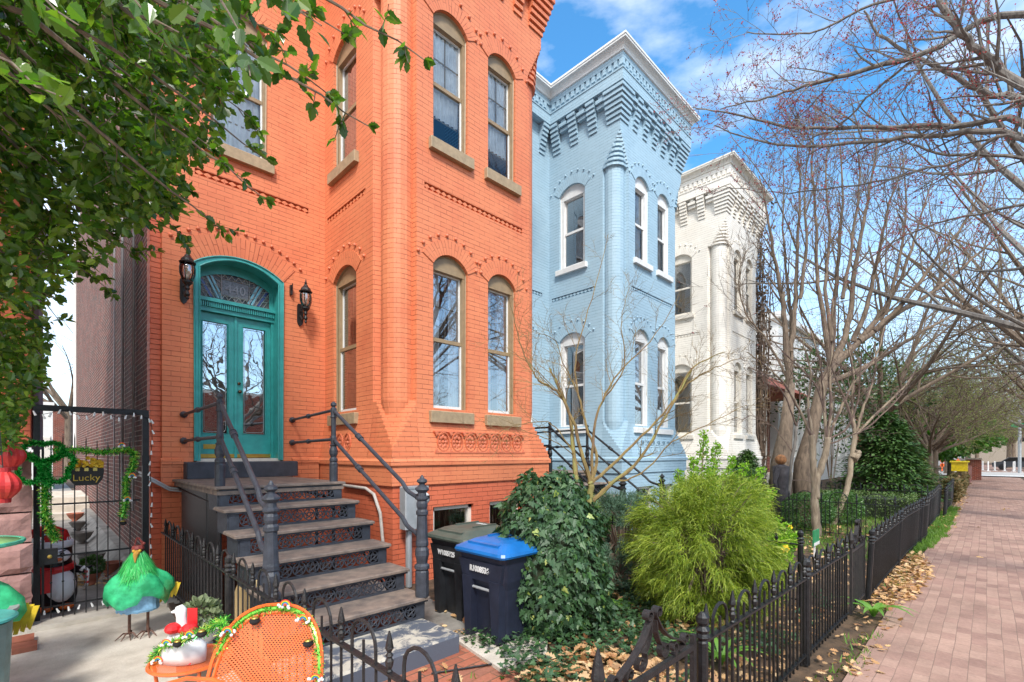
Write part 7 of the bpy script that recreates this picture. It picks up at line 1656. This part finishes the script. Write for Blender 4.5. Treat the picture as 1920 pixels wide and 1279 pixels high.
mb = MB(); mb.add([(18.6, 5.6, 4.3), (25.2, 5.6, 4.3), (25.2, 7.4, 5.5), (18.6, 7.4, 5.5), (18.6, 7.4, 4.3), (25.2, 7.4, 4.3)], [(0, 1, 2, 3), (0, 3, 4), (1, 5, 2), (0, 4, 5, 1)]); mb.build('porch_roof', TILE, E_)
for x in (18.9, 21.8, 24.9):
    mb = MB(); mb.lathe([(.14, 0), (.14, .2), (.1, .3), (.09, 4.0), (.14, 4.15), (.14, 4.3)], (x, 5.8, 0), 10); mb.build('porch_column', CREAM, E_)
mb = MB(); mb.box(18.7, 25.1, 5.7, 7.4, 0, .9); mb.build('porch_floor', CONC, E_)
block('house', 25.6, 33.5, 7.2, 16, 8.4, WTRIM, WTRIM, 'white painted house behind the yard trees', 4)
block('house', 34.5, 50, 8.0, 18, 7.8, plain('pale_grey_wall', srgb(196, 198, 200), .8), WTRIM, 'long pale grey house farther along the row', 6)
block('far_building', 100, 128, 4, 16, 9, REDBRICK, CREAM, 'brick building beyond the cross street on the left', 6); block('far_building', 140, 200, -18, 3, 9, plain('tan_wall', srgb(170, 158, 144), .9), CREAM, 'tan building closing the view at the end of the street', 8)
block('opposite_house', -8, 22, -44, -36, 7.5, REDBRICK, CREAM, 'brick house row across the street, seen only in reflections', 9)
# climbing dead vine on the white house corner
mb = MB(); rng = random.Random(77)
for i in range(46):
    p = Vector((17.95 + rng.uniform(-.15, .1), 5.5 + rng.uniform(-.05, .5), rng.uniform(0, 3))); pts = [p]
    for k in range(14): p = p + Vector((rng.uniform(-.1, .1), rng.uniform(-.05, .04), .55)); p.x = min(max(p.x, 17.5), 18.2); pts.append(p.copy())
    mb.tube(pts, [.02 - .001 * k for k in range(15)], 4, cap=False)
    for k in range(30): q = pts[rng.randrange(15)]; leaf(mb, q + rvec(rng) * .12, rvec(rng), rvec(rng), .12, LOW, .1)
tag(mb.build('dead_vine', plain('dead_vine', srgb(112, 94, 80), .9)), 'tangle of brown dead vine climbing the right corner of the white house', 'vine')
E_ = empty('garden_sign', (9.1, 2.0, 0), label='small green and white garden sign on a stake behind the second fence', cat='sign'); mb = MB(); mb.box(8.95, 9.3, 1.99, 2.01, .25, .5); mb.build('board', plain('sign_green2', srgb(50, 140, 90), .5), E_); mb = MB(); mb.box(8.95, 9.3, 1.985, 1.989, .25, .30); mb.box(9.1, 9.14, 2.01, 2.03, 0, .3); mb.build('stake', WTRIM, E_)
# scarecrow-like straw figure beside the boxwood ball
E_ = empty('garden_figure', (13.0, 3.6, 0), label='garden figure with a round straw-orange head and dark clothes beside the boxwood', cat='garden figure')
mb = MB(); c = Vector((13.0, 3.6, 0)); mb.tube([c, c + Vector((0, 0, .6)), c + Vector((0, 0, 1.1)), c + Vector((0, 0, 1.45)), c + Vector((0, 0, 1.5))], [.14, .16, .17, .19, .06], 10); mb.tube([c + Vector((-.18, .0, 1.42)), c + Vector((-.3, .05, 1.1)), c + Vector((-.28, 0, .8))], [.06, .05, .04], 6); mb.tube([c + Vector((.18, .0, 1.42)), c + Vector((.3, .05, 1.1)), c + Vector((.28, 0, .8))], [.06, .05, .04], 6); mb.build('coat', plain('dark_coat', srgb(66, 62, 66), .8, var=.3, nscale=8), E_, smooth=True)
mb = MB(); mb.ball(c + Vector((0, 0, 1.62)), .135, 12, 8, 1, 1, .95); mb.build('head', plain('straw_hair', srgb(160, 110, 70), .8, var=.3, nscale=20), E_, smooth=True)
